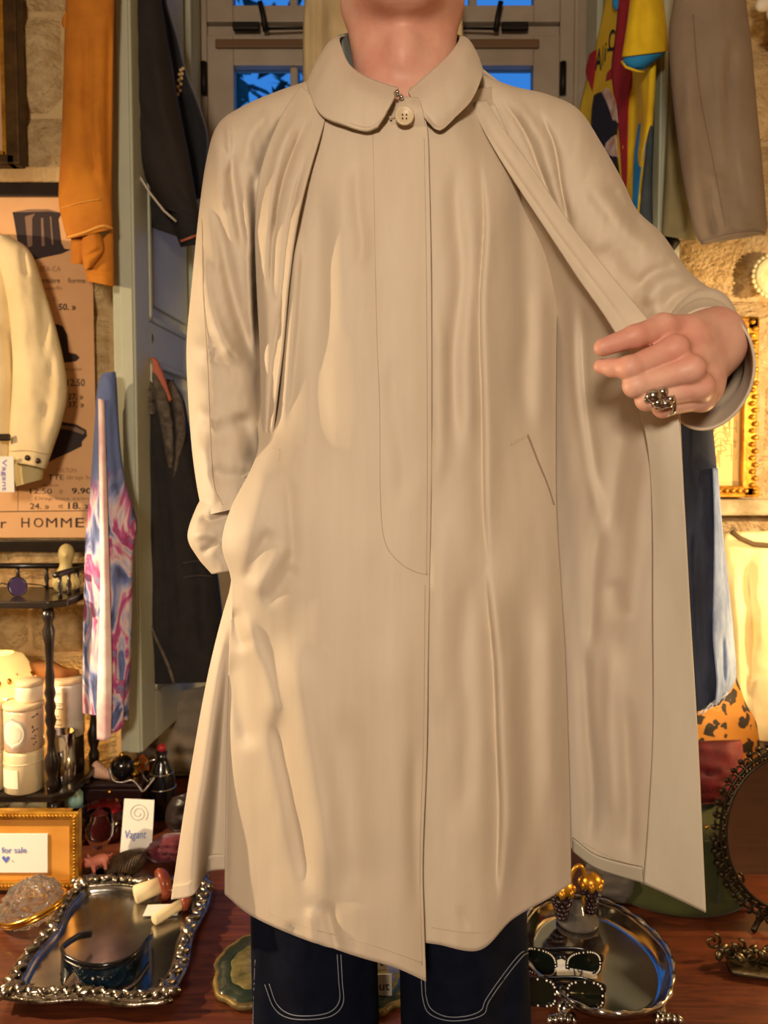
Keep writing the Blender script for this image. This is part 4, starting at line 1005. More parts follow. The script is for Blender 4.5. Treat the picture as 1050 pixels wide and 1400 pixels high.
for k, (rr) in enumerate(([((186, 530), (200, 506), 1.86, 0.03), ((184, 556), (212, 530), 1.845, 0.03), ((186, 568), (214, 566), 1.84, 0.024)], [((205, 512), (214, 508), 1.86, 0.025), ((210, 548), (228, 540), 1.84, 0.022), ((219, 580), (236, 575), 1.83, 0.02), ((226, 620), (238, 615), 1.83, 0.018), ((231, 652), (237, 648), 1.835, 0.01)], [((229, 524), (237, 518), 1.86, 0.025), ((236, 552), (250, 550), 1.845, 0.022), ((240, 590), (254, 592), 1.835, 0.02), ((238, 630), (246, 628), 1.835, 0.018), ((233, 664), (238, 660), 1.835, 0.01)])):
    mk('shearling_collar', *shell('x', rr, None, None, 26, 30, (), 0.006, 7, 7, k, geo=True, cap=True), M_SHG, dj)
mk('edge_trim', *sweep(on('dj', [(186, 780), (196, 830), (212, 870), (228, 905), (238, 934)], 0.004, 30), 0.004, 6), M_SHG, dj)
for y0 in (770, 790):
    mk('pocket_line', *sweep(on('dj', [(250, y0), (270, y0 - 3), (292, y0 - 2)], 0.003, 12), 0.0016, 5), mat('grey_thread', (70, 62, 56), 0.8), dj)
hg = thing('coat_hanger', 'orange-brown wooden coat hanger with wire hook on left door', 'hanger', P(215, 550, 1.88))
M_HW = mat('orange_wood', (178, 84, 34), 0.45, col2=(150, 64, 24), nscale=20)
hp = [(203, 493), (209, 487), (215, 494), (226, 520), (235, 546), (228, 553), (218, 532), (208, 508)]
hv = np.array([P(x, y, 1.838) for x, y in hp]); hv2 = hv + np.array([0, 0.016, 0]); nh = len(hp)
mk('hanger_bar', np.concatenate([hv, hv2]), [list(range(nh)), [nh + i for i in range(nh)][::-1]] + [[(i + 1) % nh, i, nh + i, nh + (i + 1) % nh] for i in range(nh)], M_HW, hg, False, bevel=0.003)
mk('hanger_hook', *sweep(crom([P(x, y, 1.85) for x, y in ((209, 500), (207, 488), (204, 478), (208, 466), (207, 456), (200, 453), (195, 459))], 24), 0.0022, 6), M_IRON, hg)

# --- tie-dye shirt seen edge on
M_TD = ramp_noise_mat('tie_dye_cotton', [(0.36, (58, 62, 92)), (0.42, (92, 104, 154)), (0.455, (150, 150, 182)), (0.50, (196, 176, 172)), (0.54, (176, 82, 132)), (0.57, (146, 50, 108)), (0.61, (120, 112, 148)), (0.66, (62, 58, 88))], 11.0, 0.85, (1.4, 1.0, 0.55), 1.6)
N_ = M_TD.node_tree.nodes; L_ = M_TD.node_tree.links                      # the shoulders were dipped in plain blue
tc_ = N_.new('ShaderNodeTexCoord'); sp_ = N_.new('ShaderNodeSeparateXYZ'); L_.new(tc_.outputs['Object'], sp_.inputs[0])
nz_ = N_.new('ShaderNodeTexNoise'); nz_.inputs['Scale'].default_value = 20; L_.new(tc_.outputs['Object'], nz_.inputs['Vector'])
ma_ = N_.new('ShaderNodeMath'); ma_.operation = 'MULTIPLY_ADD'; L_.new(nz_.outputs['Fac'], ma_.inputs[0]); ma_.inputs[1].default_value = 0.10; L_.new(sp_.outputs['Z'], ma_.inputs[2])
mr_ = N_.new('ShaderNodeMapRange'); mr_.inputs[1].default_value = 0.53; mr_.inputs[2].default_value = 0.60; L_.new(ma_.outputs[0], mr_.inputs[0])
mx_ = N_.new('ShaderNodeMix'); mx_.data_type = 'RGBA'; L_.new(mr_.outputs[0], mx_.inputs[0])
cr_ = [n for n in N_ if n.type == 'VALTORGB'][0]; L_.new(cr_.outputs['Color'], mx_.inputs[6]); mx_.inputs[7].default_value = (*lin((84, 98, 142)), 1)
L_.new(mx_.outputs[2], N_['Principled BSDF'].inputs['Base Color'])
M_TDB = mat('tie_dye_blue', (92, 106, 150), 0.85, col2=(66, 76, 112), nscale=8)
M_TDW = mat('tie_dye_white_edge', (232, 216, 206), 0.85, col2=(206, 158, 160), nscale=10)
r0 = [((140, 510), (158, 508), 1.685, 0.02), ((133, 530), (160, 528), 1.685, 0.036), ((128, 600), (164, 600), 1.685, 0.04), ((123, 670), (172, 660), 1.685, 0.042), ((118, 720), (187, 714), 1.685, 0.042), ((116, 765), (182, 760), 1.685, 0.042), ((114, 850), (181, 850), 1.685, 0.042), ((113, 930), (178, 930), 1.685, 0.042), ((113, 975), (176, 985), 1.685, 0.04)]
td = thing('tie_dye_shirt', 'blue and pink tie-dye shirt hanging edge-on against door', 'shirt', base_of(r0))
tds = shell('shirt_body', r0, M_TD, td, 48, 120, [([(152, 540), (160, 640), (172, 720)], 5, 0.010), ([(126, 620), (124, 760), (122, 920)], 5, 0.010), ([(165, 740), (166, 860), (164, 960)], 6, 0.012), ([(178, 720), (170, 800)], 5, 0.008)], 0.003, 22, 60, 4, 0.8, key='td')
panel('front_edge', [[(136, 545, 1.640), (139, 546, 1.632), (141, 548, 1.640)], [(137, 620, 1.638), (140, 620, 1.630), (143, 620, 1.638)], [(138, 700, 1.637), (141, 700, 1.629), (146, 700, 1.637)], [(139, 800, 1.637), (143, 800, 1.629), (149, 800, 1.637)], [(136, 900, 1.637), (143, 900, 1.629), (152, 900, 1.637)], [(134, 960, 1.638), (143, 965, 1.630), (152, 965, 1.638)], [(134, 1010, 1.64), (143, 1012, 1.634), (151, 1008, 1.64)]], 10, 60, M_TDW, td, solid=0.006)
panel('shirt_tail', [[(150, 930, 1.65), (162, 930, 1.645), (170, 930, 1.65)], [(151, 1002, 1.65), (160, 1000, 1.645), (168, 992, 1.65)]], 10, 12, M_TD, td, solid=0.006)

# --- cream jacket on the left
M_CRJ = mat('cream_cotton', (228, 208, 164), 0.85, col2=(214, 192, 146), nscale=6, bump=0.2, bscale=80, bdist=0.002)
r0 = [((-30, 318), (12, 322), 1.78, 0.03), ((-8, 345), (42, 345), 1.78, 0.045), ((8, 400), (62, 400), 1.78, 0.05), ((16, 470), (82, 470), 1.78, 0.05), ((17, 520), (92, 530), 1.78, 0.05), ((14, 570), (85, 575), 1.78, 0.047), ((12, 610), (72, 615), 1.78, 0.042), ((12, 630), (63, 641), 1.78, 0.04)]
cj = thing('cream_jacket', 'cream cotton jacket with dark cuff buttons hung over the poster', 'jacket', base_of(r0))
mk('sleeve', *shell('x', r0, None, None, 52, 110, [([(50, 360), (62, 450), (66, 540), (50, 610)], 8, 0.012), ([(25, 360), (34, 460), (40, 560)], 8, -0.008), ([(70, 450), (64, 500), (66, 560)], 5, -0.007), ([(30, 335), (36, 380)], 4, 0.01)], 0.003, 30, 70, 6, 0.8, key='cj', geo=True), M_CRJ, cj)
mk('jacket_body', *shell('x', [((-120, 315), (0, 318), 1.80, 0.04), ((-130, 420), (18, 420), 1.80, 0.05), ((-130, 560), (20, 560), 1.80, 0.05), ((-130, 640), (14, 640), 1.80, 0.05)], None, None, 40, 50, [([(2, 440), (16, 470), (20, 520)], 4, 0.01)], 0.003, geo=True), M_CRJ, cj)
mk('under_sleeve', *shell('x', [((18, 628), (60, 632), 1.80, 0.03), ((19, 650), (60, 645), 1.80, 0.03), ((22, 665), (58, 655), 1.80, 0.028)], None, None, 30, 16, (), 0.002, geo=True), mat('olive_cream', (190, 172, 122), 0.85), cj)
for x, y in ((38, 626), (52, 630)):
    mk('cuff_button', *lathe([(0.0001, 0), (0.006, 0), (0.0065, 0.002), (0.0001, 0.003)], on('cj', [(x, y), (x + 1, y)], 0.001, 2)[0], 12, rotx(math.pi / 2)), mat('dark_button', (48, 30, 16), 0.4), cj)
mk('cuff_seam', *sweep(on('cj', [(14, 617), (38, 616), (70, 622)], 0.002, 14), 0.001, 5), mat('cream_thread', (196, 172, 126), 0.8), cj)
mk('hem_edge', *sweep(on('cj', [(13, 631), (38, 634), (62, 640)], 0.001, 14), 0.0024, 6), M_CRJ, cj)
mk('metal_buckle', *box(P(4, 598, 1.735), (0.034, 0.006, 0.016)), mat('dark_bronze', (44, 30, 18), 0.4, 0.7), cj, False, bevel=0.004)
tg = thing('price_tag', 'white swing tag with handwriting reading Vagant on cream jacket', 'tag', P(5, 676, 1.73))
mk('tag_card', *box2(P(-10, 673, 1.73), P(19, 624, 1.732)), M_CARD, tg, False, bevel=0.0004)
mk('lettering', *text_fit('Vagant', 1, 9, 628, 671, lambda a, b: 1.7292, vertical=1), mat('violet_ink', (128, 108, 196), 0.7), tg)

# --- printed T-shirt on the right door
def tsY(px): return 1.685 + (893 - px) * 0.0046
def tnet(pts, lift=0.0): return [[(x, y, tsY(x) - lift + 0.0) for x, y in row] for row in pts]
ts = thing('printed_t_shirt', 'yellow and red printed T-shirt with blue lining on right door', 'T-shirt', P(840, 300, 1.90))
M_TY = mat('yellow_jersey', (226, 190, 24), 0.85, col2=(206, 166, 16), nscale=10, bump=0.2, bscale=60)
M_TR = mat('red_print', (178, 30, 24), 0.8, col2=(150, 20, 18), nscale=18)
M_TB = mat('blue_jersey', (24, 116, 176), 0.85, col2=(36, 138, 196), nscale=14)
M_TK = mat('black_print', (26, 18, 16), 0.8)
M_TWp = mat('white_print', (220, 200, 180), 0.8, col2=(180, 130, 100), nscale=30)
panel('shirt_body', tnet([[(836, -60), (850, -62), (866, -62), (888, -60)], [(830, 0), (848, 0), (868, 0), (890, 0)], [(818, 60), (840, 60), (866, 60), (893, 70)], [(802, 120), (830, 120), (860, 120), (892, 120)], [(791, 170), (822, 170), (856, 170), (889, 170)], [(789, 230), (820, 230), (850, 230), (880, 230)], [(790, 310), (818, 310), (845, 310), (868, 310)]]), 40, 80, M_TY, ts, [([(866, 90), (872, 160), (866, 260)], 6, 0.02), ([(880, 90), (884, 160), (874, 240)], 5, -0.012)], 0.002, 30, 70, 2, 0.012, off=0.0)
def patch(name, pts, m, lift, nu=10, nv=24): panel(name, tnet(pts, lift), nu, nv, m, ts, solid=0.001)
patch('red_print', [[(846, -20), (856, -20), (866, -20)], [(844, 20), (854, 20), (864, 20)], [(841, 50), (852, 50), (862, 55)], [(836, 90), (850, 95), (864, 100)], [(838, 120), (850, 130), (860, 130)], [(846, 180), (852, 185), (858, 190)], [(850, 240), (854, 245), (857, 250)], [(851, 300), (853, 302), (855, 305)]], M_TR, 0.016)
patch('red_print', [[(806, 74), (811, 70), (816, 68)], [(801, 98), (808, 96), (814, 96)], [(806, 115), (808, 120), (810, 125)]], M_TR, 0.016)
patch('red_print', [[(830, 100), (837, 92), (844, 90)], [(828, 112), (836, 108), (844, 105)]], M_TR, 0.015)
patch('figure_print', [[(812, 130), (822, 126), (838, 130)], [(809, 150), (826, 150), (845, 150)], [(808, 180), (826, 182), (844, 182)], [(809, 196), (828, 202), (843, 206)], [(824, 215), (834, 225), (846, 230)], [(834, 235), (840, 240), (848, 246)]], M_TK, 0.017)
patch('figure_print', [[(822, 126), (830, 120), (836, 126)], [(830, 142), (836, 140), (842, 140)], [(838, 165), (841, 165), (845, 168)]], M_TWp, 0.019)
patch('figure_print', [[(828, 196), (836, 188), (843, 184)], [(826, 208), (836, 206), (844, 204)], [(838, 214), (842, 214), (846, 216)]], M_TWp, 0.019)
patch('dye_print', [[(873, 170), (878, 168), (884, 172)], [(868, 205), (874, 205), (882, 205)], [(866, 235), (870, 235), (876, 235)], [(864, 300), (867, 302), (870, 304)]], M_TB, 0.018)
for s_, x0, x1, y0, y1 in (('A', 813, 822, 66, 96), ('l', 823, 825, 62, 90), ('i', 826, 829, 58, 84), ('-', 830, 834, 66, 70), ('C', 832, 841, 40, 70)):
    mk('lettering', *text_fit(s_, x0, x1, y0, y1, lambda a, b: tsY(a) - 0.021, 0.01, 0.2), M_TK, ts)
slv = [((866, -40), (902, -40), 1.67, 0.035), ((862, 0), (906, 0), 1.67, 0.04), ((857, 40), (911, 40), 1.67, 0.04), ((851, 78), (913, 70), 1.67, 0.038)]
sv = mk('sleeve', *shell('x', slv, None, None, 44, 40, [([(880, 0), (878, 40), (882, 70)], 7, 0.008)], 0.002, geo=True), M_TY, ts, solid=0.003)
mk('sleeve_lining', *shell('x', [((853, 76), (911, 68), 1.67, 0.034), ((851, 86), (908, 74), 1.67, 0.032), ((858, 93), (890, 88), 1.67, 0.024), ((868, 97), (884, 94), 1.67, 0.010)], None, None, 36, 20, geo=True), M_TB, sv)
mk('sleeve_hem', *sweep([P(x, y, Y) for x, y, Y in ((850, 84, 1.66), (856, 92, 1.645), (870, 97, 1.64), (880, 99, 1.645))], 0.0025, 6), M_TY, sv)
mk('neck_lining', *shell('x', [((838, -20), (846, -20), 1.895, 0.01), ((837, 4), (850, 0), 1.895, 0.012), ((841, 14), (847, 10), 1.895, 0.008)], None, None, 20, 14, geo=True, cap=True), M_TB, ts)
r0 = [((892, 84), (897, 84), 1.715, 0.008), ((889, 110), (896, 110), 1.715, 0.012), ((884, 190), (894, 190), 1.715, 0.014), ((877, 260), (892, 260), 1.715, 0.014), ((872, 330), (894, 345), 1.715, 0.014)]
sg = thing('slate_shirt', 'slate grey-blue shirt hanging between T-shirt and door edge', 'shirt', base_of(r0))
shell('cloth', r0, mat('slate_cotton', (62, 72, 78), 0.85, col2=(46, 56, 66), nscale=12), sg, 30, 50, wob=0.003)

# --- taupe coat and khaki coat on the right
r0 = [((928, -70), (1012, -70), 1.56, 0.04), ((921, 0), (1020, 0), 1.56, 0.045), ((914, 50), (1027, 55), 1.56, 0.05), ((919, 130), (1034, 135), 1.56, 0.05), ((930, 220), (1042, 220), 1.56, 0.05), ((941, 280), (1047, 280), 1.56, 0.048), ((950, 318), (1049, 310), 1.56, 0.046), ((959, 335), (1046, 320), 1.56, 0.044)]
M_TP = mat('taupe_gabardine', (138, 120, 100), 0.75, col2=(128, 110, 90), nscale=8, bump=0.2, bscale=70, weave=0.15, wscale=400)
tp = thing('taupe_coat', 'taupe gabardine coat sleeve hanging at the upper right', 'coat', base_of(r0))
shell('sleeve', r0, M_TP, tp, 56, 110, [([(965, 10), (962, 120), (985, 230), (1000, 320)], 5, 0.008), ([(990, 20), (985, 140), (1000, 260)], 10, -0.010), ([(1002, 40), (996, 180), (1012, 300)], 7, 0.012), ([(970, 240), (975, 300), (985, 330)], 7, 0.010), ([(940, 60), (945, 180), (955, 300)], 9, -0.006)], 0.003, 40, 80, 5, 0.8, key='tp')
mk('seam', *sweep(on('tp', [(948, 20), (956, 120), (975, 220), (992, 310)], 0.001, 40), 0.0008, 5), mat('taupe_thread', (120, 100, 80), 0.8), tp)
mk('sleeve_hem', *sweep(on('tp', [(960, 332), (980, 326), (1000, 321), (1030, 318), (1045, 320)], 0.0, 24), 0.003, 6), M_TP, tp)
r0 = [((914, 60), (926, 60), 1.70, 0.02), ((913, 130), (932, 130), 1.70, 0.03), ((910, 220), (942, 220), 1.70, 0.03), ((906, 300), (950, 305), 1.70, 0.03), ((905, 322), (952, 330), 1.70, 0.03)]
kk = thing('khaki_coat', 'khaki coat hanging behind the taupe sleeve', 'coat', base_of(r0))
shell('cloth', r0, mat('khaki_cotton', (132, 122, 86), 0.85, col2=(112, 104, 74), nscale=8), kk, 30, 40, [([(922, 120), (926, 300)], 5, 0.01)], 0.003)
hg2 = thing('hanger_clip', 'small black metal clip below the khaki coat', 'clip', P(918, 342, 1.74))
mk('clip_body', *shell('x', [((908, 318), (920, 320), 1.74, 0.008), ((912, 330), (930, 330), 1.74, 0.010), ((914, 342), (922, 342), 1.74, 0.006)], None, None, 20, 12, geo=True, cap=True), M_IRON, hg2)

# --- denim sleeve under the hand
M_LD = mat('worn_denim', (46, 52, 72), 0.9, col2=(30, 34, 50), nscale=9, nstretch=(3, 1, 0.6), bump=0.25, bscale=200, weave=0.25, wscale=260)
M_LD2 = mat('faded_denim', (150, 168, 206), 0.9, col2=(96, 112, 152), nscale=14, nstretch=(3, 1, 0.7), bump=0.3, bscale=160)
r0 = [((925, 440), (975, 440), 1.47, 0.045), ((928, 560), (974, 560), 1.47, 0.05), ((932, 640), (980, 640), 1.47, 0.05), ((936, 720), (986, 720), 1.47, 0.05), ((940, 800), (994, 800), 1.47, 0.05), ((944, 870), (1001, 870), 1.47, 0.05), ((946, 930), (1004, 925), 1.47, 0.048), ((948, 962), (994, 948), 1.47, 0.046), ((950, 974), (984, 964), 1.47, 0.04)]
dn = thing('denim_sleeve', 'dark blue denim sleeve with frayed hem hanging behind coat', 'garment', base_of(r0))
shell('sleeve', r0, M_LD, dn, 56, 120, [([(950, 700), (952, 820), (960, 940)], 7, 0.014), ([(972, 600), (978, 760), (984, 900)], 7, -0.008)], 0.003, 40, 80, 6, 0.8, key='dn')
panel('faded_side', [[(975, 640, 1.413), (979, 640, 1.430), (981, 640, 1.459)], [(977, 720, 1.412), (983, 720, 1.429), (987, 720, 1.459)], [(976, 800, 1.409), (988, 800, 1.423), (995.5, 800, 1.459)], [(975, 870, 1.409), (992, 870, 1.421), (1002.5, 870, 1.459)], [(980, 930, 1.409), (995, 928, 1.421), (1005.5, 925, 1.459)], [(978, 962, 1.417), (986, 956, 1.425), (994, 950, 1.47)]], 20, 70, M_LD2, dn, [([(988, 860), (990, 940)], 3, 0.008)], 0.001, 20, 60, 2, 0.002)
rs = random.Random(4)
for i in range(16):
    t = i / 15.0; x = 960 + 36 * t; y = 972 - 26 * t + rs.uniform(-3, 3)
    mk('frayed_thread', *sweep([P(x, y, 1.422), P(x - rs.uniform(0, 5), y + rs.uniform(2, 5), 1.420), P(x - rs.uniform(2, 9), y + rs.uniform(5, 12), 1.422)], 0.0011, 4), mat('white_thread', (206, 206, 214), 0.8), dn)

# --- cream top, leopard cushion
r0 = [((996, 728), (1120, 722), 1.80, 0.02), ((988, 736), (1125, 732), 1.80, 0.035), ((992, 790), (1122, 790), 1.80, 0.04), ((1000, 860), (1120, 860), 1.80, 0.04), ((1003, 930), (1122, 930), 1.80, 0.04), ((1006, 990), (1124, 1000), 1.80, 0.04), ((1010, 1010), (1124, 1020), 1.80, 0.038)]
ct = thing('cream_camisole', 'brightly lit cream sleeveless camisole hanging at the right', 'camisole', base_of(r0))
shell('bodice', r0, mat('cream_silk', (244, 226, 172), 0.6, col2=(236, 212, 150), nscale=7), ct, 56, 90, [([(1020, 760), (1024, 850), (1020, 980)], 7, 0.016), ([(1004, 780), (1010, 880), (1014, 980)], 6, -0.010), ([(1040, 740), (1044, 900)], 8, -0.012)], 0.005, 30, 60, 8, 0.8)
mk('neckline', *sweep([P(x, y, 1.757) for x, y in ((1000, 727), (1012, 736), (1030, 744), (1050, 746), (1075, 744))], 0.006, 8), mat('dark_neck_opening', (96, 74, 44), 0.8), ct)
hook(1058, 728, 1.80, ct)
M_LEO = voronoi_mat('leopard_print', (176, 116, 38), (34, 22, 12), 38.0, 0.42)
r0 = [((925, 925), (1003, 917), 1.725, 0.01), ((915, 940), (1010, 935), 1.725, 0.03), ((912, 965), (1020, 962), 1.725, 0.04), ((912, 990), (1034, 988), 1.725, 0.045), ((914, 1040), (1040, 1040), 1.725, 0.05), ((918, 1098), (1036, 1098), 1.725, 0.05), ((925, 1120), (1030, 1120), 1.725, 0.035)]
lc = mk('leopard_bag', *shell('x', r0, None, None, 48, 50, (), 0.004, 30, 30, geo=True, cap=True), M_LEO)
tag(lc, 'golden leopard print bag below the cream camisole', 'bag')

# --- cream coat behind the neck, in front of the window
r0 = [((450, -120), (600, -120), 2.05, 0.03), ((422, -40), (626, -40), 2.05, 0.05), ((415, 20), (632, 20), 2.05, 0.05), ((414, 120), (634, 120), 2.05, 0.05), ((416, 300), (632, 300), 2.05, 0.05), ((412, 600), (636, 600), 2.05, 0.05)]
cb = mk('cream_hanging_coat', *shell('x', r0, None, None, 70, 90, [([(440, -40), (436, 80), (430, 200)], 6, 0.02), ([(455, 0), (460, 120)], 8, -0.02), ([(422, 0), (424, 120)], 4, 0.01), ([(626, 0), (625, 120)], 4, 0.012)], 0.006, 60, 200, 3, 0.6, geo=True), mat('cream_wool', (206, 184, 142), 0.85, col2=(192, 168, 126), nscale=7, bump=0.2, bscale=90))
tag(cb, 'cream coat hanging in front of the window behind the neck', 'coat')

# ================================================================== on the walls
PY = WY - 0.034
def poster():
    Yf = lambda a, b: PY - 0.003
    ps = thing('hat_poster', 'old pinkish French hat advertisement poster on the left wall', 'poster', P(40, 745, PY))
    paper = mat('aged_poster_paper', (226, 178, 128), 0.85, col2=(214, 162, 112), nscale=4)
    mk('paper', *box2(P(-130, 735, PY - 0.002), P(125, 266, PY)), paper, ps, False)
    mk('hanging_bar', *box2(P(-130, 268, PY - 0.012), P(124, 252, PY + 0.004)), M_BLACKW, ps, False, bevel=0.003)
    mk('hanging_bar', *box2(P(-130, 755, PY - 0.012), P(126, 738, PY + 0.004)), M_BLACKW, ps, False, bevel=0.003)
    ink = mat('poster_ink', (66, 46, 40), 0.8); ink2 = mat('poster_faint_ink', (160, 118, 86), 0.8); dark = mat('poster_dark_print', (52, 38, 38), 0.8); mid = mat('poster_grey_print', (136, 106, 88), 0.8)
    def shape(name, pts, m, lift=0.0005):
        n = len(pts); v = P([p[0] for p in pts], [p[1] for p in pts], PY - 0.002 - lift)
        v2 = v + np.array([0, 0.0004, 0]); F = [list(range(n)), [n + i for i in range(n)][::-1]] + [[(i + 1) % n, i, n + i, n + (i + 1) % n] for i in range(n)]
        mk(name, np.concatenate([v, v2]), F, m, ps, False)
    # top hat
    shape('hat_print', [(17, 290), (40, 286), (66, 286), (84, 291), (80, 300), (84, 332), (88, 340), (97, 341), (84, 347), (60, 352), (44, 356), (38, 348), (24, 330), (19, 300)], dark)
    shape('hat_print', [(34, 296), (48, 292), (44, 298), (44, 336), (38, 338)], mid, 0.001); shape('hat_print', [(56, 298), (59, 298), (61, 336), (57, 337)], mid, 0.001); shape('hat_print', [(68, 296), (70, 296), (73, 334), (71, 335)], mid, 0.001); shape('hat_print', [(17, 290), (40, 286), (66, 286), (84, 291), (66, 289), (40, 290)], mid, 0.001)
    # bowler
    shape('hat_print', [(60, 446), (78, 443), (86, 446), (92, 458), (94, 482), (104, 484), (109, 489), (104, 494), (88, 496), (60, 498)], dark)
    # boater
    shape('hat_print', [(50, 580), (80, 576), (104, 580), (118, 588), (119, 596), (112, 604), (112, 610), (96, 618), (78, 626), (66, 632), (52, 630)], dark); shape('hat_print', [(78, 580), (104, 584), (116, 590), (114, 594), (96, 588), (78, 586)], mid, 0.001)
    def tx(s, x0, x1, y0, y1, m=ink, b=0.0): mk('lettering', *text_fit(s, x0, x1, y0, y1, lambda a, c: PY - 0.0026, b), m, ps)
    tx('r', 1, 9, 713, 722); 
    for ch, x0, x1, bb in (('H', 29, 40, 0), ('O', 46, 59, 0), ('M', 63, 78, 0), ('M', 83, 98, 0), ('E', 103, 115, 0.006)): tx(ch, x0, x1, 708, 721, ink, bb)
    tx('12.50', 41, 71, 668, 675); tx('et', 81, 86, 669, 675, ink2); tx('9.90', 98, 125, 667, 675, ink, 0.02)
    tx('Drap lisse extra', 48, 124, 679, 685, ink2); tx('24. »', 41, 67, 688, 696); tx('et', 80, 86, 689, 695, ink2); tx('18. »', 93, 124, 687, 696, ink, 0.02)
    tx('TTE', 66, 87, 649, 656); tx('drap h', 91, 123, 650, 657, ink2); tx('MELTON', 78, 104, 640, 646, ink2); tx('de soie', 58, 80, 661, 665, ink2)
    tx('12.50', 92, 116, 518, 528, ink, 0.01); tx('27. »', 93, 114, 538, 546, ink, 0.01); tx('37. »', 93, 115, 549, 557, ink, 0.01); tx('souples', 88, 112, 502, 508, ink2)
    tx('50. »', 80, 104, 415, 424, ink, 0.02); tx('STA-CA', 54, 83, 364, 371, ink2); tx('ernière', 54, 82, 380, 387); tx('forme', 93, 117, 380, 387); tx('superfin', 58, 85, 391, 398, ink2); tx('n. c.', 61, 80, 406, 411, ink2)
    shape('rule_print', [(-60, 699.6), (124, 697.6), (124, 698.6), (-60, 701)], ink); shape('rule_print', [(24, 662), (24.8, 662), (24.8, 699), (24, 699)], ink2)
poster()

def pic_frame_top_left():
    f = thing('picture_frame', 'dark gilt picture frame at the upper left corner', 'picture frame', P(-60, 225, 1.86))
    m = mat('dark_gilt', (92, 66, 32), 0.4, 0.5, col2=(60, 42, 20), nscale=20)
    Ya, Yb = 1.825, 1.865
    def bar(x0, x1, y0, y1, mm, a=Ya, b=Yb): mk('frame_bar', *box2(P(x0, y1, a), P(x1, y0, b) * np.array([1, 0, 1]) + np.array([0, b, 0])), mm, f, False, bevel=0.004)
    def rect(x0, x1, y0, y1, a, b):
        p = P(x0, y1, a); q = P(x1, y0, a); return box2((p[0], a, p[2]), (q[0], b, q[2]))
    mk('frame_bar', *rect(8, 20, -60, 224, Ya, Yb), m, f, False, bevel=0.004); mk('frame_bar', *rect(-120, 20, 210, 224, Ya, Yb), m, f, False, bevel=0.004)
    mk('gilt_slip', *rect(3, 8, -60, 212, Ya + 0.008, Yb), M_GOLD, f, False, bevel=0.002); mk('gilt_slip', *rect(-120, 8, 206, 212, Ya + 0.008, Yb), M_GOLD, f, False, bevel=0.002)
    mk('picture', *rect(-120, 3, -60, 206, Ya + 0.02, Yb), mat('faded_print', (206, 170, 132), 0.6, col2=(180, 140, 104), nscale=6), f, False)
pic_frame_top_left()

def gold_frame_right():
    f = thing('gilt_frame', 'carved gold picture frame with architectural etching on right wall', 'picture frame', P(960, 682, 1.85))
    def rect(x0, x1, y0, y1, a, b):
        p = P(x0, y1, a); q = P(x1, y0, a); return box2((p[0], a, p[2]), (q[0], b, q[2]))
    a, b = 1.815, 1.858
    for r in ((1015, 1040, 432, 680), (906, 932, 432, 680), (906, 1040, 432, 452), (906, 1040, 664, 680)):
        mk('frame_bar', *rect(*r, a, b), M_GOLD, f, False, bevel=0.006)
    for i in range(26):
        y = 440 + i * 9.3; mk('carved_leaf', *ball(P(1029 + (i % 2) * 4, y, a - 0.001), 1.0, 8, 6, (0.008, 0.006, 0.0065)), M_GOLD, f)
    for i in range(11):
        x = 930 + i * 9; mk('carved_leaf', *ball(P(x, 671, a - 0.001), 1.0, 8, 6, (0.0065, 0.005, 0.006)), M_GOLD, f)
    mk('print', *rect(932, 1015, 452, 664, a + 0.02, b), mat('cream_print_paper', (240, 204, 132), 0.7, col2=(232, 194, 120), nscale=4), f, False)
    ink = mat('etching_ink', (196, 156, 92), 0.8)
    rs = random.Random(2); Y = a + 0.0195
    for i in range(46):
        x = rs.uniform(975, 1008); y = rs.uniform(545, 625); 
        if rs.random() < 0.5: l = [P(x, y, Y), P(x, y + rs.uniform(6, 22), Y)]
        else: l = [P(x, y, Y), P(x + rs.uniform(4, 12), y + rs.uniform(-2, 2), Y)]
        mk('etching_line', *sweep(l, 0.0007, 4), ink, f)
    for i in range(4): mk('etching_arch', *sweep([P(985 + 8 * math.cos(t) , 590 + i * 9 - 9 * math.sin(t), Y) for t in np.linspace(0, math.pi, 9)], 0.0008, 4), ink, f)
gold_frame_right()

def rosette():
    c = P(1057, 378, 1.85); r = thing('lace_rosette', 'cream lace-edged round rosette on right wall', 'rosette', c - np.array([0, 0, 0.06]))
    mr = mat('cream_lace', (232, 218, 170), 0.8, col2=(214, 196, 140), nscale=30, bump=0.6, bscale=120, bdist=0.004)
    mk('disc', *lathe([(0.0001, 0.014), (0.018, 0.016), (0.03, 0.010), (0.042, 0.014), (0.048, 0.006), (0.046, 0.0)], c + np.array([0, 0.0, 0]), 40, rotx(math.pi / 2)), mr, r)
    for i in range(26):
        t = 2 * math.pi * i / 26; mk('scallop', *ball(c + np.array([0.049 * math.cos(t), -0.004, 0.049 * math.sin(t)]), 1.0, 8, 6, (0.006, 0.004, 0.006)), mr, r)
rosette()
def sconce():
    c = P(1060, 0, 1.76); s = thing('wall_sconce', 'frosted white glass flower wall light at the upper right', 'lamp', c)
    g = mat('frosted_glass', (236, 226, 206), 0.5, col2=(216, 200, 176), nscale=20, bump=0.4, bscale=40)
    mk('bracket', *sweep([c + np.array([0.05, 0.13, -0.03]), c + np.array([0.04, 0.06, -0.05]), c + np.array([0.0, 0.0, 0.0])], 0.008, 8), M_BRASS, s)
    for i in range(7):
        a = 2 * math.pi * i / 7; u = np.array([math.cos(a), 0, math.sin(a)])
        mk('petal', *ball(c + u * 0.028 + np.array([0, -0.01, 0]), 1.0, 14, 10, (0.026, 0.012, 0.017), roty(-a)), g, s)
    mk('bulb_cap', *ball(c + np.array([0, -0.02, 0]), 0.016, 14, 10), g, s)
sconce()

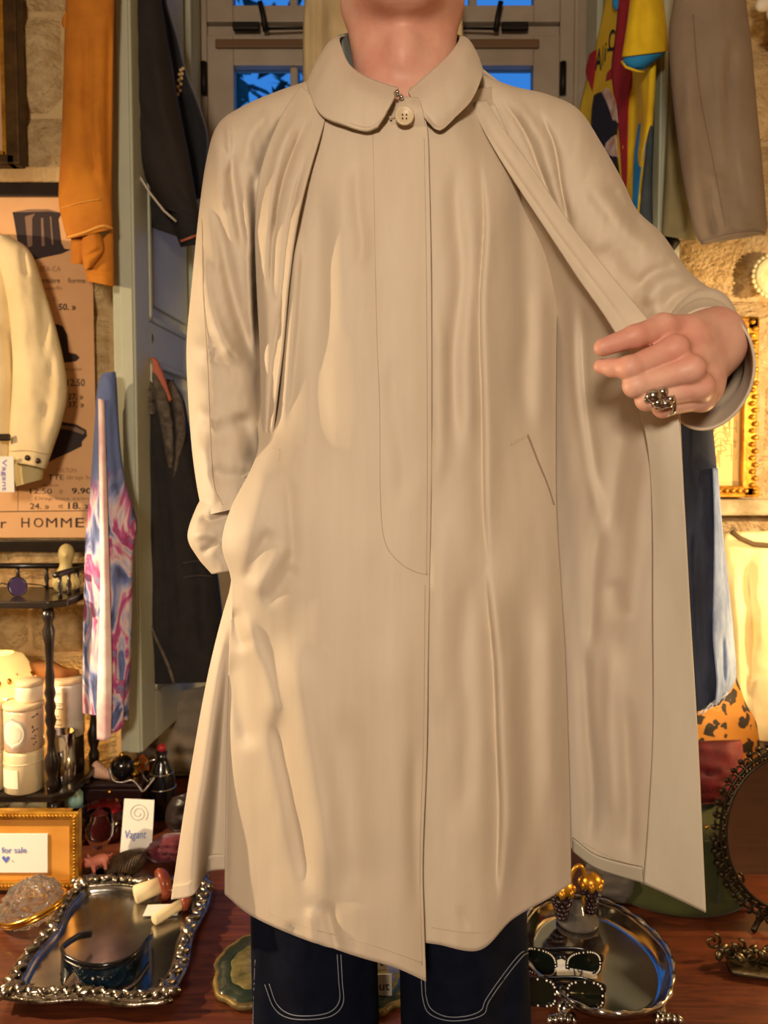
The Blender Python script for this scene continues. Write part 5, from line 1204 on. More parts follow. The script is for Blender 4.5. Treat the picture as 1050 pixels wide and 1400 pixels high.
# ================================================================== the black what-not shelf on the left
def whatnot():
    w = thing('whatnot_shelf', 'black lacquered what-not shelf with turned posts by the poster', 'shelf', (-0.78, 1.70, TABZ))
    zt = 0.778; zl = 0.362
    def poly(pts, z0, z1):
        n = len(pts); v = np.array([[x, y, z0] for x, y in pts] + [[x, y, z1] for x, y in pts])
        return v, [list(range(n))[::-1], [n + i for i in range(n)]] + [[i, (i + 1) % n, n + (i + 1) % n, n + i] for i in range(n)]
    out = [(-1.18, 1.60), (-0.705, 1.60), (-0.675, 1.63), (-0.675, 1.79), (-0.69, 1.81), (-1.18, 1.81)]
    mk('shelf_board', *poly(out, zt - 0.016, zt), M_BLACKW, w, False, bevel=0.003)
    mk('shelf_board', *poly(out, zl - 0.016, zl), M_BLACKW, w, False, bevel=0.003)
    pr = [(0.011, 0), (0.013, 0.02), (0.008, 0.03), (0.014, 0.05), (0.015, 0.07), (0.009, 0.085), (0.007, 0.11), (0.010, 0.13), (0.0075, 0.14), (0.012, 0.155), (0.0085, 0.17), (0.012, 0.185), (0.0085, 0.2), (0.012, 0.215), (0.009, 0.23), (0.010, 0.25), (0.0075, 0.27), (0.010, 0.32), (0.013, 0.35), (0.008, 0.365), (0.013, 0.38), (0.010, 0.40)]
    for x, y in ((-0.715, 1.622), (-0.690, 1.795), (-1.14, 1.62), (-1.14, 1.79)):
        mk('turned_post', *lathe(pr, (x, y, zl), 14), M_BLACKW, w)
        mk('foot', *lathe([(0.007, 0), (0.012, 0.02), (0.009, 0.05), (0.013, 0.09), (0.011, zl - 0.016 - TABZ)], (x, y, TABZ), 12), M_BLACKW, w)
    # gallery rail
    for a, b in (((-1.16, 1.79), (-0.69, 1.79)), ((-0.69, 1.79), (-0.700, 1.625))):
        mk('gallery_rail', *sweep([(a[0], a[1], zt + 0.052), (b[0], b[1], zt + 0.052)], 0.007, 8), M_BLACKW, w)
        for i in range(7 if a[0] < -1 else 4):
            t = (i + 0.5) / (7 if a[0] < -1 else 4); x = a[0] + (b[0] - a[0]) * t; y = a[1] + (b[1] - a[1]) * t
            mk('spindle', *lathe([(0.005, 0), (0.0035, 0.01), (0.006, 0.022), (0.0035, 0.034), (0.005, 0.047)], (x, y, zt), 10), M_BLACKW, w)
    return zt, zl
ZT, ZL = whatnot()
def bust():
    c = P(88, 795, 1.735); c[2] = ZT; b = thing('wax_bust', 'pale translucent wax figurine bust on the what-not top', 'figurine', c)
    m = mat('pale_wax', (196, 176, 116), 0.45, sss=0.3)
    def f(X):
        d = sd_ell(X, c + np.array([0.006, 0, 0.088]), (0.017, 0.018, 0.021))
        d = smin(d, sd_cone(X, c + np.array([0.003, 0, 0.035]), c + np.array([0.005, 0, 0.075]), 0.018, 0.011), 0.012)
        d = smin(d, sd_ell(X, c + np.array([-0.006, 0, 0.022]), (0.021, 0.018, 0.026)), 0.012)
        d = smin(d, sd_ell(X, c + np.array([0.022, -0.006, 0.022]), (0.018, 0.014, 0.020)), 0.008)
        d = smin(d, sd_ell(X, c + np.array([0.012, -0.016, 0.084]), (0.004, 0.006, 0.004)), 0.006)
        return np.maximum(d, c[2] - X[..., 2])
    mk('figure', *field(c + np.array([-0.045, -0.04, -0.003]), c + np.array([0.055, 0.04, 0.118]), 0.003, f), m, b)
bust()
def table_glasses():
    g = thing('tinted_spectacles', 'violet tinted round spectacles on the what-not top', 'spectacles', P(14, 800, 1.66))
    lens = mat('violet_lens', (84, 66, 110), 0.1, trans=0.6)
    for dx in (0, -0.062):
        c = np.array([-0.800 + dx, 1.665, ZT + 0.022])
        rim = [c + np.array([0.021 * math.cos(t), 0, 0.021 * math.sin(t)]) for t in np.linspace(0, 2 * math.pi, 22, endpoint=False)]
        mk('rim', *sweep(rim, 0.0016, 6, closed=True), M_IRON, g); mk('lens', *ball(c, 1.0, 18, 8, (0.020, 0.0015, 0.020)), lens, g)
    mk('temple', *sweep([(-0.779, 1.665, ZT + 0.028), (-0.765, 1.70, ZT + 0.020), (-0.75, 1.74, ZT + 0.004)], 0.0015, 6), M_IRON, g)
    mk('bridge', *sweep([(-0.821, 1.665, ZT + 0.026), (-0.831, 1.660, ZT + 0.030), (-0.841, 1.665, ZT + 0.026)], 0.0015, 6), M_IRON, g)
table_glasses()

M_WAXG = mat('candle_glass', (226, 208, 168), 0.15, col2=(214, 190, 146), nscale=6, coat=0.4)
M_LBL = mat('candle_label', (240, 226, 196), 0.7)
def px_r(p, Y): return p / FPX * Y
def jar(name, label, px, ytop, ybot, rpx, Y, base_z=None, body=None, lid=False, deco=None):
    p = P(px, ybot, Y); r = px_r(rpx, Y); zb = p[2] if base_z is None else base_z; zt = P(px, ytop, Y)[2]; h = zt - zb
    j = thing(name, label, 'candle', (p[0], Y, zb))
    c = (p[0], Y, zb)
    mk('glass', *lathe([(r * 0.9, 0), (r, 0.004), (r, h * 0.93), (r * 0.96, h), (r * 0.88, h), (r * 0.88, h * 0.86), (0.0001, h * 0.85)], c, 30), body or M_WAXG, j)
    if lid: mk('lid', *lathe([(r * 1.0, h), (r * 1.03, h + 0.002), (r * 1.03, h + 0.008), (r * 0.95, h + 0.011), (0.0001, h + 0.011)], c, 30), mat('candle_lid', (206, 178, 140), 0.5), j)
    return j, c, r, h
def curved_label(j, c, r, h, a0, a1, z0, z1, m, name='label_paper', oval=False, lift=0.0008):
    n = 14; V = []; F = []; rows = 9
    for k in range(rows):
        t = k / (rows - 1); z = z0 + (z1 - z0) * t; w = math.sqrt(max(0, 1 - (2 * t - 1) ** 2)) if oval else 1.0
        w = max(w, 0.03); mid = (a0 + a1) / 2; hw = (a1 - a0) / 2 * w
        for i in range(n):
            a = mid - hw + 2 * hw * i / (n - 1); V.append([c[0] + (r + lift) * math.sin(a), c[1] - (r + lift) * math.cos(a), c[2] + z])
    return mk(name, V, grid_faces(rows, n), m, j, True)
def candles():
    zl = ZL
    ink = mat('label_ink', (90, 74, 70), 0.7); ink2 = mat('grey_label_ring', (172, 158, 150), 0.7)
    j, c, r, h = jar('jar_candle', 'round glass jar candle with square cream label, bottom of stack', 34, 1022, 1082, 26, 1.635, zl)
    curved_label(j, c, r, h, -0.95, 0.12, h * 0.18, h * 0.62, M_LBL)
    mk('jar_ring', *lathe([(r, h * 0.70), (r * 1.03, h * 0.72), (r, h * 0.74)], c, 30), M_WAXG, j)
    z2 = c[2] + h
    j, c, r, h = jar('jar_candle', 'pinkish jar candle with oval ringed label, middle of stack', 34, 966, 1024, 26, 1.635, z2, mat('pink_candle', (222, 190, 158), 0.3, col2=(206, 170, 138), nscale=18, coat=0.3), lid=True)
    curved_label(j, c, r, h, -0.85, 0.55, h * 0.10, h * 0.86, ink2, 'label_ring', True); curved_label(j, c, r, h, -0.75, 0.42, h * 0.16, h * 0.80, M_LBL, 'label_paper', True, 0.0014); curved_label(j, c, r, h, -0.62, 0.28, h * 0.25, h * 0.70, mat('label_inner', (226, 208, 184), 0.7), 'label_centre', True, 0.002)
    for i in range(14):
        a = 0.75 + 0.4 * random.Random(i).random(); z = h * (0.15 + 0.75 * random.Random(i + 50).random())
        mk('flower_print', *ball((c[0] + r * math.sin(a), c[1] - r * math.cos(a), c[2] + z), 1.0, 6, 5, (0.002, 0.002, 0.002)), ink, j)
    z3 = c[2] + h + 0.011
    j, c, r, h = jar('jar_candle', 'small pale lidded jar candle, top of the stack', 41, 936, 962, 18, 1.645, z3, mat('pale_candle', (234, 214, 180), 0.3, coat=0.3), lid=True)
    j, c, r, h = jar('jar_candle', 'cream glass candle at the left picture edge on shelf', -12, 1022, 1082, 22, 1.64, zl)
    z4 = c[2] + h
    jar('jar_candle', 'cream candle stacked on the one at left picture edge', -12, 968, 1020, 21, 1.64, z4, None, lid=True)
    # tall white tin on a dark lidded tin
    j, c, r, h = jar('scent_tin', 'dark round tin under the tall white lettered canister', 94, 1004, 1062, 21, 1.745, zl, mat('dark_tin', (50, 38, 30), 0.35, 0.4))
    z5 = c[2] + h
    j, c, r, h = jar('scent_canister', 'tall white canister printed with grey lettering beside post', 94, 932, 1000, 21, 1.745, z5, mat('white_tin', (206, 196, 182), 0.5, col2=(192, 182, 168), nscale=6), lid=True)
    for zf, w in ((0.84, 0.5), (0.80, 0.35), (0.66, 0.7), (0.62, 0.6), (0.56, 0.7), (0.42, 0.4), (0.36, 0.55), (0.26, 0.6), (0.2, 0.5)):
        curved_label(j, c, r, h, -0.6, -0.6 + w, h * zf, h * (zf + 0.018), ink, 'printed_line')
    # chrome tumbler
    p = P(86, 1062, 1.68); r = px_r(17, 1.68); zt = P(86, 1000, 1.68)[2]
    t = thing('chrome_tumbler', 'shiny chrome tumbler with oval tag on the lower shelf', 'tumbler', (p[0], 1.68, zl))
    mk('cup', *lathe_open([(r * 0.96, 0), (r, 0.004), (r, zt - zl), (r * 0.94, zt - zl), (r * 0.92, 0.008), (0.0001, 0.006)], (p[0], 1.68, zl), 30), M_SILVER, t)
    curved_label(t, (p[0], 1.68, zl), r, zt - zl, -0.45, 0.65, (zt - zl) * 0.66, (zt - zl) * 0.98, mat('oval_tag', (206, 186, 150), 0.6), 'oval_tag', True, 0.001)
    # driftwood piece
    d = mk('driftwood', *sweep(crom([P(*q) for q in ((40, 912, 1.76), (62, 915, 1.755), (85, 922, 1.75), (108, 918, 1.765))], 16), [0.012, 0.015, 0.018, 0.019, 0.02, 0.022, 0.023, 0.022, 0.021, 0.019, 0.018, 0.016, 0.014, 0.012, 0.009, 0.005], 10), mat('orange_driftwood', (178, 112, 50), 0.7, col2=(140, 84, 36), nscale=12))
    tag(d, 'orange-brown driftwood piece lying over the candles', 'driftwood')
candles()
def shelf_lamp():
    c = P(2, 1000, 1.735); x = c[0]; y = 1.735
    l = thing('table_lamp', 'glowing small lamp with gilt leaf trimmed shade on what-not', 'lamp', (x, y, ZL))
    mk('lamp_base', *lathe([(0.032, 0), (0.034, 0.006), (0.012, 0.02), (0.009, 0.10), (0.012, 0.115), (0.0001, 0.116)], (x, y, ZL), 20), M_BRASS, l)
    zs = P(2, 942, y)[2]; zt = P(2, 893, y)[2]
    mk('lamp_shade', *lathe_open([(0.092, zs), (0.088, zs + 0.012), (0.05, zt - 0.008), (0.03, zt)], (x, y, 0), 34), mat('glowing_shade', (255, 226, 150), 0.6, emit=(255, 208, 120), estr=0.7), l)
    mk('bulb', *ball((x, y, zs - 0.01), 0.020, 14, 10), mat('bulb_glow', (255, 240, 200), 0.3, emit=(255, 226, 150), estr=14.0), l)
    for i in range(22):
        a = 2 * math.pi * i / 22; q = 0.5 + 0.5 * math.sin(i * 2.3)
        mk('gilt_leaf', *ball((x + (0.078 - 0.02 * q) * math.cos(a), y + (0.078 - 0.02 * q) * math.sin(a), zs + 0.026 + 0.016 * q), 1.0, 8, 6, (0.012, 0.006, 0.008), rotz(a)), M_GOLD, l)
    d = bpy.data.lights.new('table_lamp_light', 'POINT'); d.energy = 3.2; d.color = (1.0, 0.66, 0.28); d.shadow_soft_size = 0.03
    o = bpy.data.objects.new('table_lamp_light', d); COL.objects.link(o); o.location = (x + 0.03, y - 0.06, zs - 0.03)
shelf_lamp()
def right_lamp():
    x, y = 1.02, 1.44
    l = thing('side_lamp', 'small shaded table lamp just beyond the right picture edge', 'lamp', (x, y, TABZ))
    mk('lamp_base', *lathe([(0.06, 0), (0.062, 0.01), (0.02, 0.03), (0.03, 0.12), (0.012, 0.2), (0.010, 0.34), (0.0001, 0.345)], (x, y, TABZ), 22), M_BRASS, l)
    mk('lamp_shade', *lathe_open([(0.10, 0.33), (0.06, 0.48)], (x, y, TABZ), 34), mat('amber_shade', (250, 214, 140), 0.6, emit=(255, 200, 110), estr=2.2), l)
    mk('bulb', *ball((x, y, TABZ + 0.39), 0.022, 14, 10), MATS['bulb_glow'], l)
    d = bpy.data.lights.new('side_lamp_light', 'POINT'); d.energy = 15.0; d.color = (1.0, 0.68, 0.30); d.shadow_soft_size = 0.03
    o = bpy.data.objects.new('side_lamp_light', d); COL.objects.link(o); o.location = (x - 0.03, y - 0.13, TABZ + 0.42)
right_lamp()

# ================================================================== things on the display table
def torus_pts(c, u, w, ru, rw, n): return [np.array(c) + ru * math.cos(t) * np.array(u) + rw * math.sin(t) * np.array(w) for t in np.linspace(0, 2 * math.pi, n, endpoint=False)]

def sale_frame():
    Yf = lambda y: 1.455 + (1218 - y) / 700.0 * 0.16
    f = thing('gold_photo_frame', 'small gold rope-edged frame holding a for sale note', 'picture frame', T(40, 1219))
    def slab(name, x0, x1, y0, y1, m, d0, d1, bevel=0.0, par=None):
        pts = [(x0, y1), (x1, y1), (x1, y0), (x0, y0)]
        a = np.array([P(x, y, Yf(y) + d0) for x, y in pts]); b = np.array([P(x, y, Yf(y) + d0) + np.array([0, d1 - d0, 0]) for x, y in pts])
        return mk(name, np.concatenate([a, b]), [[0, 1, 2, 3], [7, 6, 5, 4], [0, 4, 5, 1], [1, 5, 6, 2], [2, 6, 7, 3], [3, 7, 4, 0]], m, par or f, False, bevel=bevel)
    for r in ((-80, 107, 1110, 1122), (-80, 105, 1206, 1218), (94, 107, 1110, 1218), (-80, -67, 1110, 1218)):
        slab('frame_bar', *r, M_GOLD, -0.008, 0.012, 0.003)
    for i in range(22):
        x = -2 + i * 5.0
        for y in (1116, 1212):
            mk('rope_twist', *ball(P(x, y, Yf(y) - 0.009), 1.0, 8, 6, (0.0042, 0.0022, 0.0028), roty(0.6)), M_GOLD, f)
    for i in range(20):
        y = 1118 + i * 4.8; mk('rope_twist', *ball(P(101, y, Yf(y) - 0.009), 1.0, 8, 6, (0.0028, 0.0022, 0.0042), roty(0.6)), M_GOLD, f)
    slab('mount', -80, 96, 1120, 1208, mat('tan_mount', (212, 150, 62), 0.45, col2=(194, 128, 46), nscale=7, coat=0.3), 0.0, 0.010)
    slab('note_card', -40, 65, 1140, 1193, M_CARD, -0.003, -0.001)
    mk('lettering', *text_fit('for sale', 2, 36, 1158, 1166, lambda a, b: Yf(b) - 0.0036), M_INK, f)
    mk('lettering', *text_fit('not', -34, -6, 1158, 1166, lambda a, b: Yf(b) - 0.0036), M_INK, f)
    ht = [(8, 1174), (6, 1170.5), (3, 1171), (3, 1174), (8, 1180), (13, 1174), (12.5, 1171), (10, 1170.5)]
    v = np.array([P(x, y, Yf(y) - 0.0036) for x, y in ht]); mk('heart_mark', v, [list(range(8))], M_INK, f, False, solid=0.0004)
    mk('dot_mark', *ball(P(17, 1177, Yf(1177) - 0.0036), 0.0012, 6, 5), M_INK, f)
    mk('strut', *sweep([P(30, 1140, 1.50), np.array([-0.68, 1.545, TABZ + 0.004])], 0.004, 6), M_GOLD, f)
sale_frame()

def walnut_box():
    b0 = T(46, 1262); c = b0 + np.array([0, 0.0, 0.030]); R = roty(-0.30) @ rotz(0.2)
    b = thing('walnut_box', 'cut crystal walnut shaped box with gold rim', 'box', b0)
    cg = mat('cut_crystal', (252, 246, 236), 0.05, trans=0.93, ior=1.45, bump=0.5, bscale=90, bdist=0.004)
    def half(sign):
        n, m = 72, 28; V = []
        for j in range(m + 1):
            ph = j / m * math.pi / 2
            for i in range(n):
                a = 2 * math.pi * i / n
                k = 1 + (0.13 * mnoise.noise(Vector((math.cos(a) * 6 * math.cos(ph), math.sin(a) * 6 * math.cos(ph), ph * 6 + sign))) + 0.05 * math.sin(11 * a + 5 * ph + 2 * math.sin(4 * ph))) * math.sin(min(1, 2 * (math.pi / 2 - ph)) * 1.5)
                V.append([0.053 * math.cos(a) * math.cos(ph) * k, 0.044 * math.sin(a) * math.cos(ph) * k, sign * (0.050 if sign > 0 else 0.030) * math.sin(ph) * k])
        return np.array(V) @ R.T + c, [q if sign > 0 else q[::-1] for q in grid_faces(m + 1, n, True)]
    mk('lid', *half(1), cg, b); mk('bowl', *half(-1), cg, b)
    u = R @ np.array([1, 0, 0]); w = R @ np.array([0, 1, 0])
    mk('gold_rim', *sweep(torus_pts(c, u, w, 0.057, 0.048, 44), 0.0042, 8, closed=True), M_BRASS, b)
    mk('gold_rim', *sweep(torus_pts(c - R @ np.array([0, 0, 0.007]), u, w, 0.055, 0.046, 44), 0.003, 8, closed=True), M_BRASS, b)
walnut_box()

def ornate_tray():
    C4 = [T(112, 1216), T(292, 1220), T(232, 1392), T(-6, 1384)]
    cen = sum(C4) / 4
    t = thing('silver_tray', 'large rectangular silver tray with ornate scrolled border', 'tray', cen)
    # rounded, bracketed outline
    pts = []
    for k in range(4):
        a, b = C4[k], C4[(k + 1) % 4]; n = 26
        for i in range(n):
            s = i / n; p = a * (1 - s) + b * s; d = (b - a) / np.linalg.norm(b - a); nn = np.array([d[1], -d[0], 0.0])
            if np.dot(nn, p - cen) < 0: nn = -nn
            e = min(s, 1 - s)
            p = p - nn * (0.008 * math.exp(-(e / 0.05) ** 2)) + nn * 0.004 * math.cos(s * 2 * math.pi * 2) * (1 - math.exp(-(e / 0.1) ** 2)) * -1
            pts.append(p)
    pts = np.array(pts); n = len(pts)
    inn = cen + (pts - cen) * 0.86; inn2 = cen + (pts - cen) * 0.80
    z0 = TABZ + 0.012
    rings = [(pts * [1, 1, 0] + [0, 0, TABZ + 0.022]), (cen + (pts - cen) * 0.97) * [1, 1, 0] + [0, 0, TABZ + 0.027], inn * [1, 1, 0] + [0, 0, TABZ + 0.022], inn2 * [1, 1, 0] + [0, 0, z0]]
    mk('tray_border', np.concatenate(rings), grid_faces(4, n, True), M_SILVERP, t, True, solid=0.0015)
    fl = inn2 * [1, 1, 0] + [0, 0, z0]
    mk('tray_plate', np.concatenate([fl, fl - [0, 0, 0.0015]]), [list(range(n)), [n + i for i in range(n)][::-1]], M_SILVERP, t, False)
    rs = random.Random(8)
    mo = mat('antique_silver', (192, 182, 166), 0.22, 1.0, col2=(96, 86, 72), nscale=70, bump=0.5, bscale=120, bdist=0.003)
    mid = cen + (pts - cen) * 0.935; mid[:, 2] = TABZ + 0.028
    for i in range(0, n):
        p = mid[i]; d = mid[(i + 1) % n] - mid[i - 1]; a = math.atan2(d[1], d[0])
        big = 1.6 if (i % 26) in (0, 1, 25, 13) else 1.0
        mk('scroll_ornament', *ball(p + np.array([rs.uniform(-.002, .002), rs.uniform(-.002, .002), rs.uniform(0, .003)]), 1.0, 9, 7, (0.0125 * big * rs.uniform(0.8, 1.2), 0.0052 * big * rs.uniform(0.7, 1.3), 0.0055 * big), rotz(a + rs.uniform(0.3, 1.1) * (1 if i % 2 else -1))), mo, t)
    mk('border_rim', *sweep(pts * [1, 1, 0] + [0, 0, TABZ + 0.022], 0.0045, 8, closed=True), mo, t)
    mk('inner_rim', *sweep((cen + (pts - cen) * 0.865) * [1, 1, 0] + [0, 0, TABZ + 0.023], 0.0030, 6, closed=True), mo, t)
    for k in range(4):
        mk('foot', *ball(cen + (C4[k] - cen) * 0.72 + np.array([0, 0, 0.006]), 0.0065, 10, 8), mo, t)
    return z0
ZTR = ornate_tray()
def visor():
    b0 = T(140, 1352, ZTR)
    v = thing('sport_sunglasses', 'black wraparound sport sunglasses with blue-green visor on tray', 'sunglasses', b0)
    base = crom([T(83, 1333, ZTR + 0.002), T(90, 1347, ZTR + 0.002), T(116, 1358, ZTR + 0.002), T(150, 1358, ZTR + 0.002), T(184, 1343, ZTR + 0.002), T(203, 1318, ZTR + 0.002)], 40)
    n = len(base); H = 0.044
    def strip(f0, f1, off=0.0, notch=False):
        V = []; rows = 7
        for j in range(rows):
            for i in range(n):
                s = i / (n - 1); lo = f0 + (1.0 if notch else 0) * 0.62 * max(0, 1 - abs(s - 0.30) / 0.13); lo = min(lo, f1 - 0.02)
                z = lo + (f1 - lo) * j / (rows - 1); p = base[i].copy(); p[2] += H * z; p[1] += 0.006 * z - off; V.append(p)
        return np.array(V), grid_faces(rows, n)
    mk('visor_lens', *strip(0.03, 0.9, 0.0, True), mat('mirrored_visor', (7, 16, 22), 0.06, 0.3, col2=(18, 48, 70), nscale=14, coat=0.5), v, solid=0.0016)
    top = base.copy(); top[:, 2] += H * 0.93; top[:, 1] += 0.005
    mk('brow_frame', *sweep(top, 0.0042, 10, flat=(0.7, 1.3)), M_BLACKP, v)
    low = []
    for i in range(n):
        s = i / (n - 1); z = 0.62 * max(0, 1 - abs(s - 0.30) / 0.13); low.append(base[i] + np.array([0, 0.006 * z, H * (0.05 + min(z, 0.8))]))
    mk('lower_frame', *sweep(low, 0.0016, 6), M_BLACKP, v)
    tl = top[0]; tr = top[-1]
    e1 = T(125, 1283, ZTR + 0.012); e1[2] = ZTR + 0.02
    mk('temple', *sweep(crom([tl, tl + (e1 - tl) * 0.3 + np.array([-0.004, 0, 0.002]), tl + (e1 - tl) * 0.7 + np.array([-0.006, 0, 0.003]), e1], 16), 0.0042, 8, flat=(0.5, 1.4)), M_BLACKP, v)
    e2 = T(208, 1275, ZTR + 0.015)
    mk('temple', *sweep(crom([tr, tr * 0.6 + e2 * 0.4 + np.array([0.003, 0, 0]), e2], 12), 0.0038, 8, flat=(0.5, 1.4)), M_BLACKP, v)
    mk('price_slip', *box(T(144, 1322, ZTR + 0.0015), (0.05, 0.02, 0.0008)), M_CARD, v, False)
visor()
def mushrooms():
    wm = mat('ivory_wood', (232, 212, 168), 0.6, col2=(220, 196, 150), nscale=10); cm = mat('red_brown_cap', (138, 58, 26), 0.4, col2=(112, 42, 18), nscale=12, coat=0.3)
    cd = mk('blank_card', *box(T(222, 1244, ZTR + 0.0035), (0.062, 0.036, 0.001), rotz(0.05)), M_CARD, None, False); tag(cd, 'blank white card under the wooden mushroom on tray', 'card')
    a = T(184, 1236, ZTR) + np.array([0, 0, 0.0175]); b = T(221, 1226, ZTR) + np.array([0, 0.0, 0.024])
    m = thing('wooden_mushroom', 'wooden mushroom with thick ivory stem and red-brown cap lying on tray', 'mushroom', T(200, 1234, ZTR))
    mk('stem', *sweep([a, a * 0.97 + b * 0.03, a * 0.5 + b * 0.5, b], [0.0135, 0.0165, 0.0155, 0.0150], 20), wm, m)
    d = (b - a) / np.linalg.norm(b - a); s = np.array([-d[1], d[0], 0]); s /= np.linalg.norm(s); w = np.cross(d, s); R = np.stack([s, w, d], 1)
    mk('cap', *lathe([(0.0001, -0.006), (0.016, -0.009), (0.027, -0.010), (0.030, -0.004), (0.028, 0.004), (0.019, 0.011), (0.008, 0.014), (0.0001, 0.0145)], b + d * 0.004, 28, R), cm, m)
    a = T(210, 1266, ZTR) + np.array([0, 0, 0.011]); b = T(250, 1246, ZTR) + np.array([0, 0, 0.015])
    m = thing('wooden_mushroom', 'slim ivory mushroom stem lying nearest the coat hem on tray', 'mushroom', T(228, 1256, ZTR))
    mk('stem', *sweep([a, a * 0.97 + b * 0.03, a * 0.5 + b * 0.5, b], [0.0075, 0.0100, 0.0095, 0.0095], 18), wm, m)
    mk('cap', *ball(b + (b - a) / np.linalg.norm(b - a) * 0.006, 1.0, 16, 10, (0.010, 0.017, 0.015)), cm, m)
    a = T(226, 1184) + np.array([0, 0, 0.016]); b = T(252, 1168) + np.array([0, 0, 0.024])
    m = thing('wooden_mushroom', 'small ivory mushroom stem on the maroon cloth behind tray', 'mushroom', T(236, 1178))
    mk('stem', *sweep([a, a * 0.95 + b * 0.05, b], [0.008, 0.0105, 0.0095], 16), wm, m)
    mk('cap', *ball(b, 1.0, 16, 10, (0.014, 0.018, 0.016)), mat('ochre_cap', (190, 120, 30), 0.4), m)
mushrooms()
def maroon_cloth():
    r0 = [((198, 1158), (224, 1140), 1.60, 0.02), ((196, 1166), (250, 1140), 1.58, 0.03), ((202, 1174), (262, 1160), 1.57, 0.03), ((214, 1180), (262, 1176), 1.56, 0.02)]
    c = mk('maroon_cloth', *shell('x', r0, None, None, 40, 30, (), 0.008, 16, 14, 2, geo=True, cap=True), mat('maroon_velvet', (96, 16, 34), 0.8, col2=(66, 10, 24), nscale=20, sheen=0.4)); tag(c, 'crumpled maroon velvet cloth behind the silver tray', 'cloth')
maroon_cloth()
def brush():
    c = T(172, 1199); b = thing('feather_duster', 'dark brown ridged feathery bundle beside the pink pig', 'duster', c)
    m = mat('dark_feather', (44, 30, 20), 0.6, col2=(86, 62, 34), nscale=40, bump=0.8, bscale=120, bdist=0.004)
    mk('bundle', *ball(c + np.array([0, 0, 0.026]), 1.0, 28, 16, (0.044, 0.030, 0.025), roty(-0.35)), m, b)
    for i in range(12):
        t = -0.9 + 1.8 * i / 11; x = 0.038 * math.sin(t)
        p = [c + np.array([x + 0.008 * s, -0.031 * math.cos(s * 1.2) * math.cos(t * 0.8) , 0.026 + 0.36 * x + 0.026 * math.sin(s * 1.2) * math.cos(t * 0.7)]) for s in np.linspace(-1, 1, 8)]
        mk('feather', *sweep(p, 0.0028, 6), m, b)
    for k in range(3): mk('quill', *sweep([c + np.array([-0.036, -0.020, 0.016]), c + np.array([-0.024 + 0.006 * k, -0.034, 0.008 + 0.006 * k])], 0.0016, 5), mat('pale_quill', (178, 140, 74), 0.6), b)
brush()
def wine_glass():
    c = T(137, 1193); h = P(137, 1110, c[1])[2] - TABZ
    g = thing('wine_glass', 'small clear wine glass standing before the red candle pot', 'glass', c)
    r = px_r(19, c[1]); tg_ = mat('thin_glass', (250, 248, 246), 0.02, trans=1.0, ior=1.12)
    mk('foot', *lathe([(r * 0.95, 0), (r * 0.95, 0.002), (0.006, 0.006), (0.004, 0.012), (0.0001, 0.012)], c, 30), tg_, g)
    mk('stem', *lathe([(0.004, 0.011), (0.0036, h * 0.34), (0.006, h * 0.40)], c, 14), tg_, g)
    mk('bowl', *lathe_open([(0.004, h * 0.39), (r * 0.6, h * 0.46), (r * 0.98, h * 0.62), (r * 1.02, h * 0.78), (r * 0.86, h), (r * 0.82, h), (r * 0.97, h * 0.78), (r * 0.93, h * 0.63), (r * 0.55, h * 0.48), (0.0001, h * 0.42)], c, 34), tg_, g)
    c2 = P(134, 1176, c[1] - 0.034)
    p = thing('pig_figurine', 'small pink pig figurine leaning against the wine glass stem', 'figurine', (c2[0], c2[1], c2[2] - 0.02))
    def f(X):
        q = (X - c2) @ roty(-0.30)
        d = sd_ell(q, (0.002, 0, 0.0), (0.021, 0.011, 0.011)); d = smin(d, sd_ell(q, (-0.021, 0, 0.001), (0.011, 0.009, 0.009)), 0.006); d = smin(d, sd_cone(q, np.array([-0.030, 0, -0.001]), np.array([-0.034, 0, -0.001]), 0.0045, 0.0042), 0.003)
        for s in (-1, 1):
            for x in (-0.010, 0.014): d = smin(d, sd_cone(q, np.array([x, s * 0.006, -0.006]), np.array([x - 0.001, s * 0.007, -0.018]), 0.0048, 0.0035), 0.003)
            d = smin(d, sd_cone(q, np.array([-0.018, s * 0.006, 0.008]), np.array([-0.021, s * 0.009, 0.015]), 0.0035, 0.0015), 0.002)
        return d
    mk('pig_body', *field(c2 - 0.045, c2 + 0.045, 0.0022, f), mat('pig_pink', (206, 122, 100), 0.5), p)
    mk('tail', *sweep([c2 + roty(-0.3) @ np.array([0.022 + 0.002 * i, 0.002 * math.sin(i * 1.5), 0.003 + 0.0022 * math.cos(i * 1.5)]) for i in range(6)], 0.0012, 5), MATS['pig_pink'], p)
wine_glass()
def red_pot():
    c = np.array([(134 - 525) / FPX * 1.69, 1.69, TABZ]); zt = P(134, 1103, 1.69)[2] - TABZ; r = px_r(31, 1.69)
    p = thing('red_candle_pot', 'dark red glass candle pot with red wax inside', 'candle', c)
    mk('pot', *lathe_open([(0.0001, 0), (r * 0.9, 0), (r * 0.97, 0.01), (r, zt), (r * 0.93, zt), (r * 0.9, zt - 0.02), (0.0001, zt - 0.022)], c, 34), mat('dark_red_glass', (58, 10, 14), 0.12, coat=0.5), p)
    mk('wax', *lathe([(r * 0.74, zt - 0.02), (r * 0.74, zt - 0.006), (r * 0.70, zt - 0.002), (0.0001, zt - 0.004)], c, 30), mat('red_wax', (168, 22, 26), 0.35, sss=0.1), p)
red_pot()
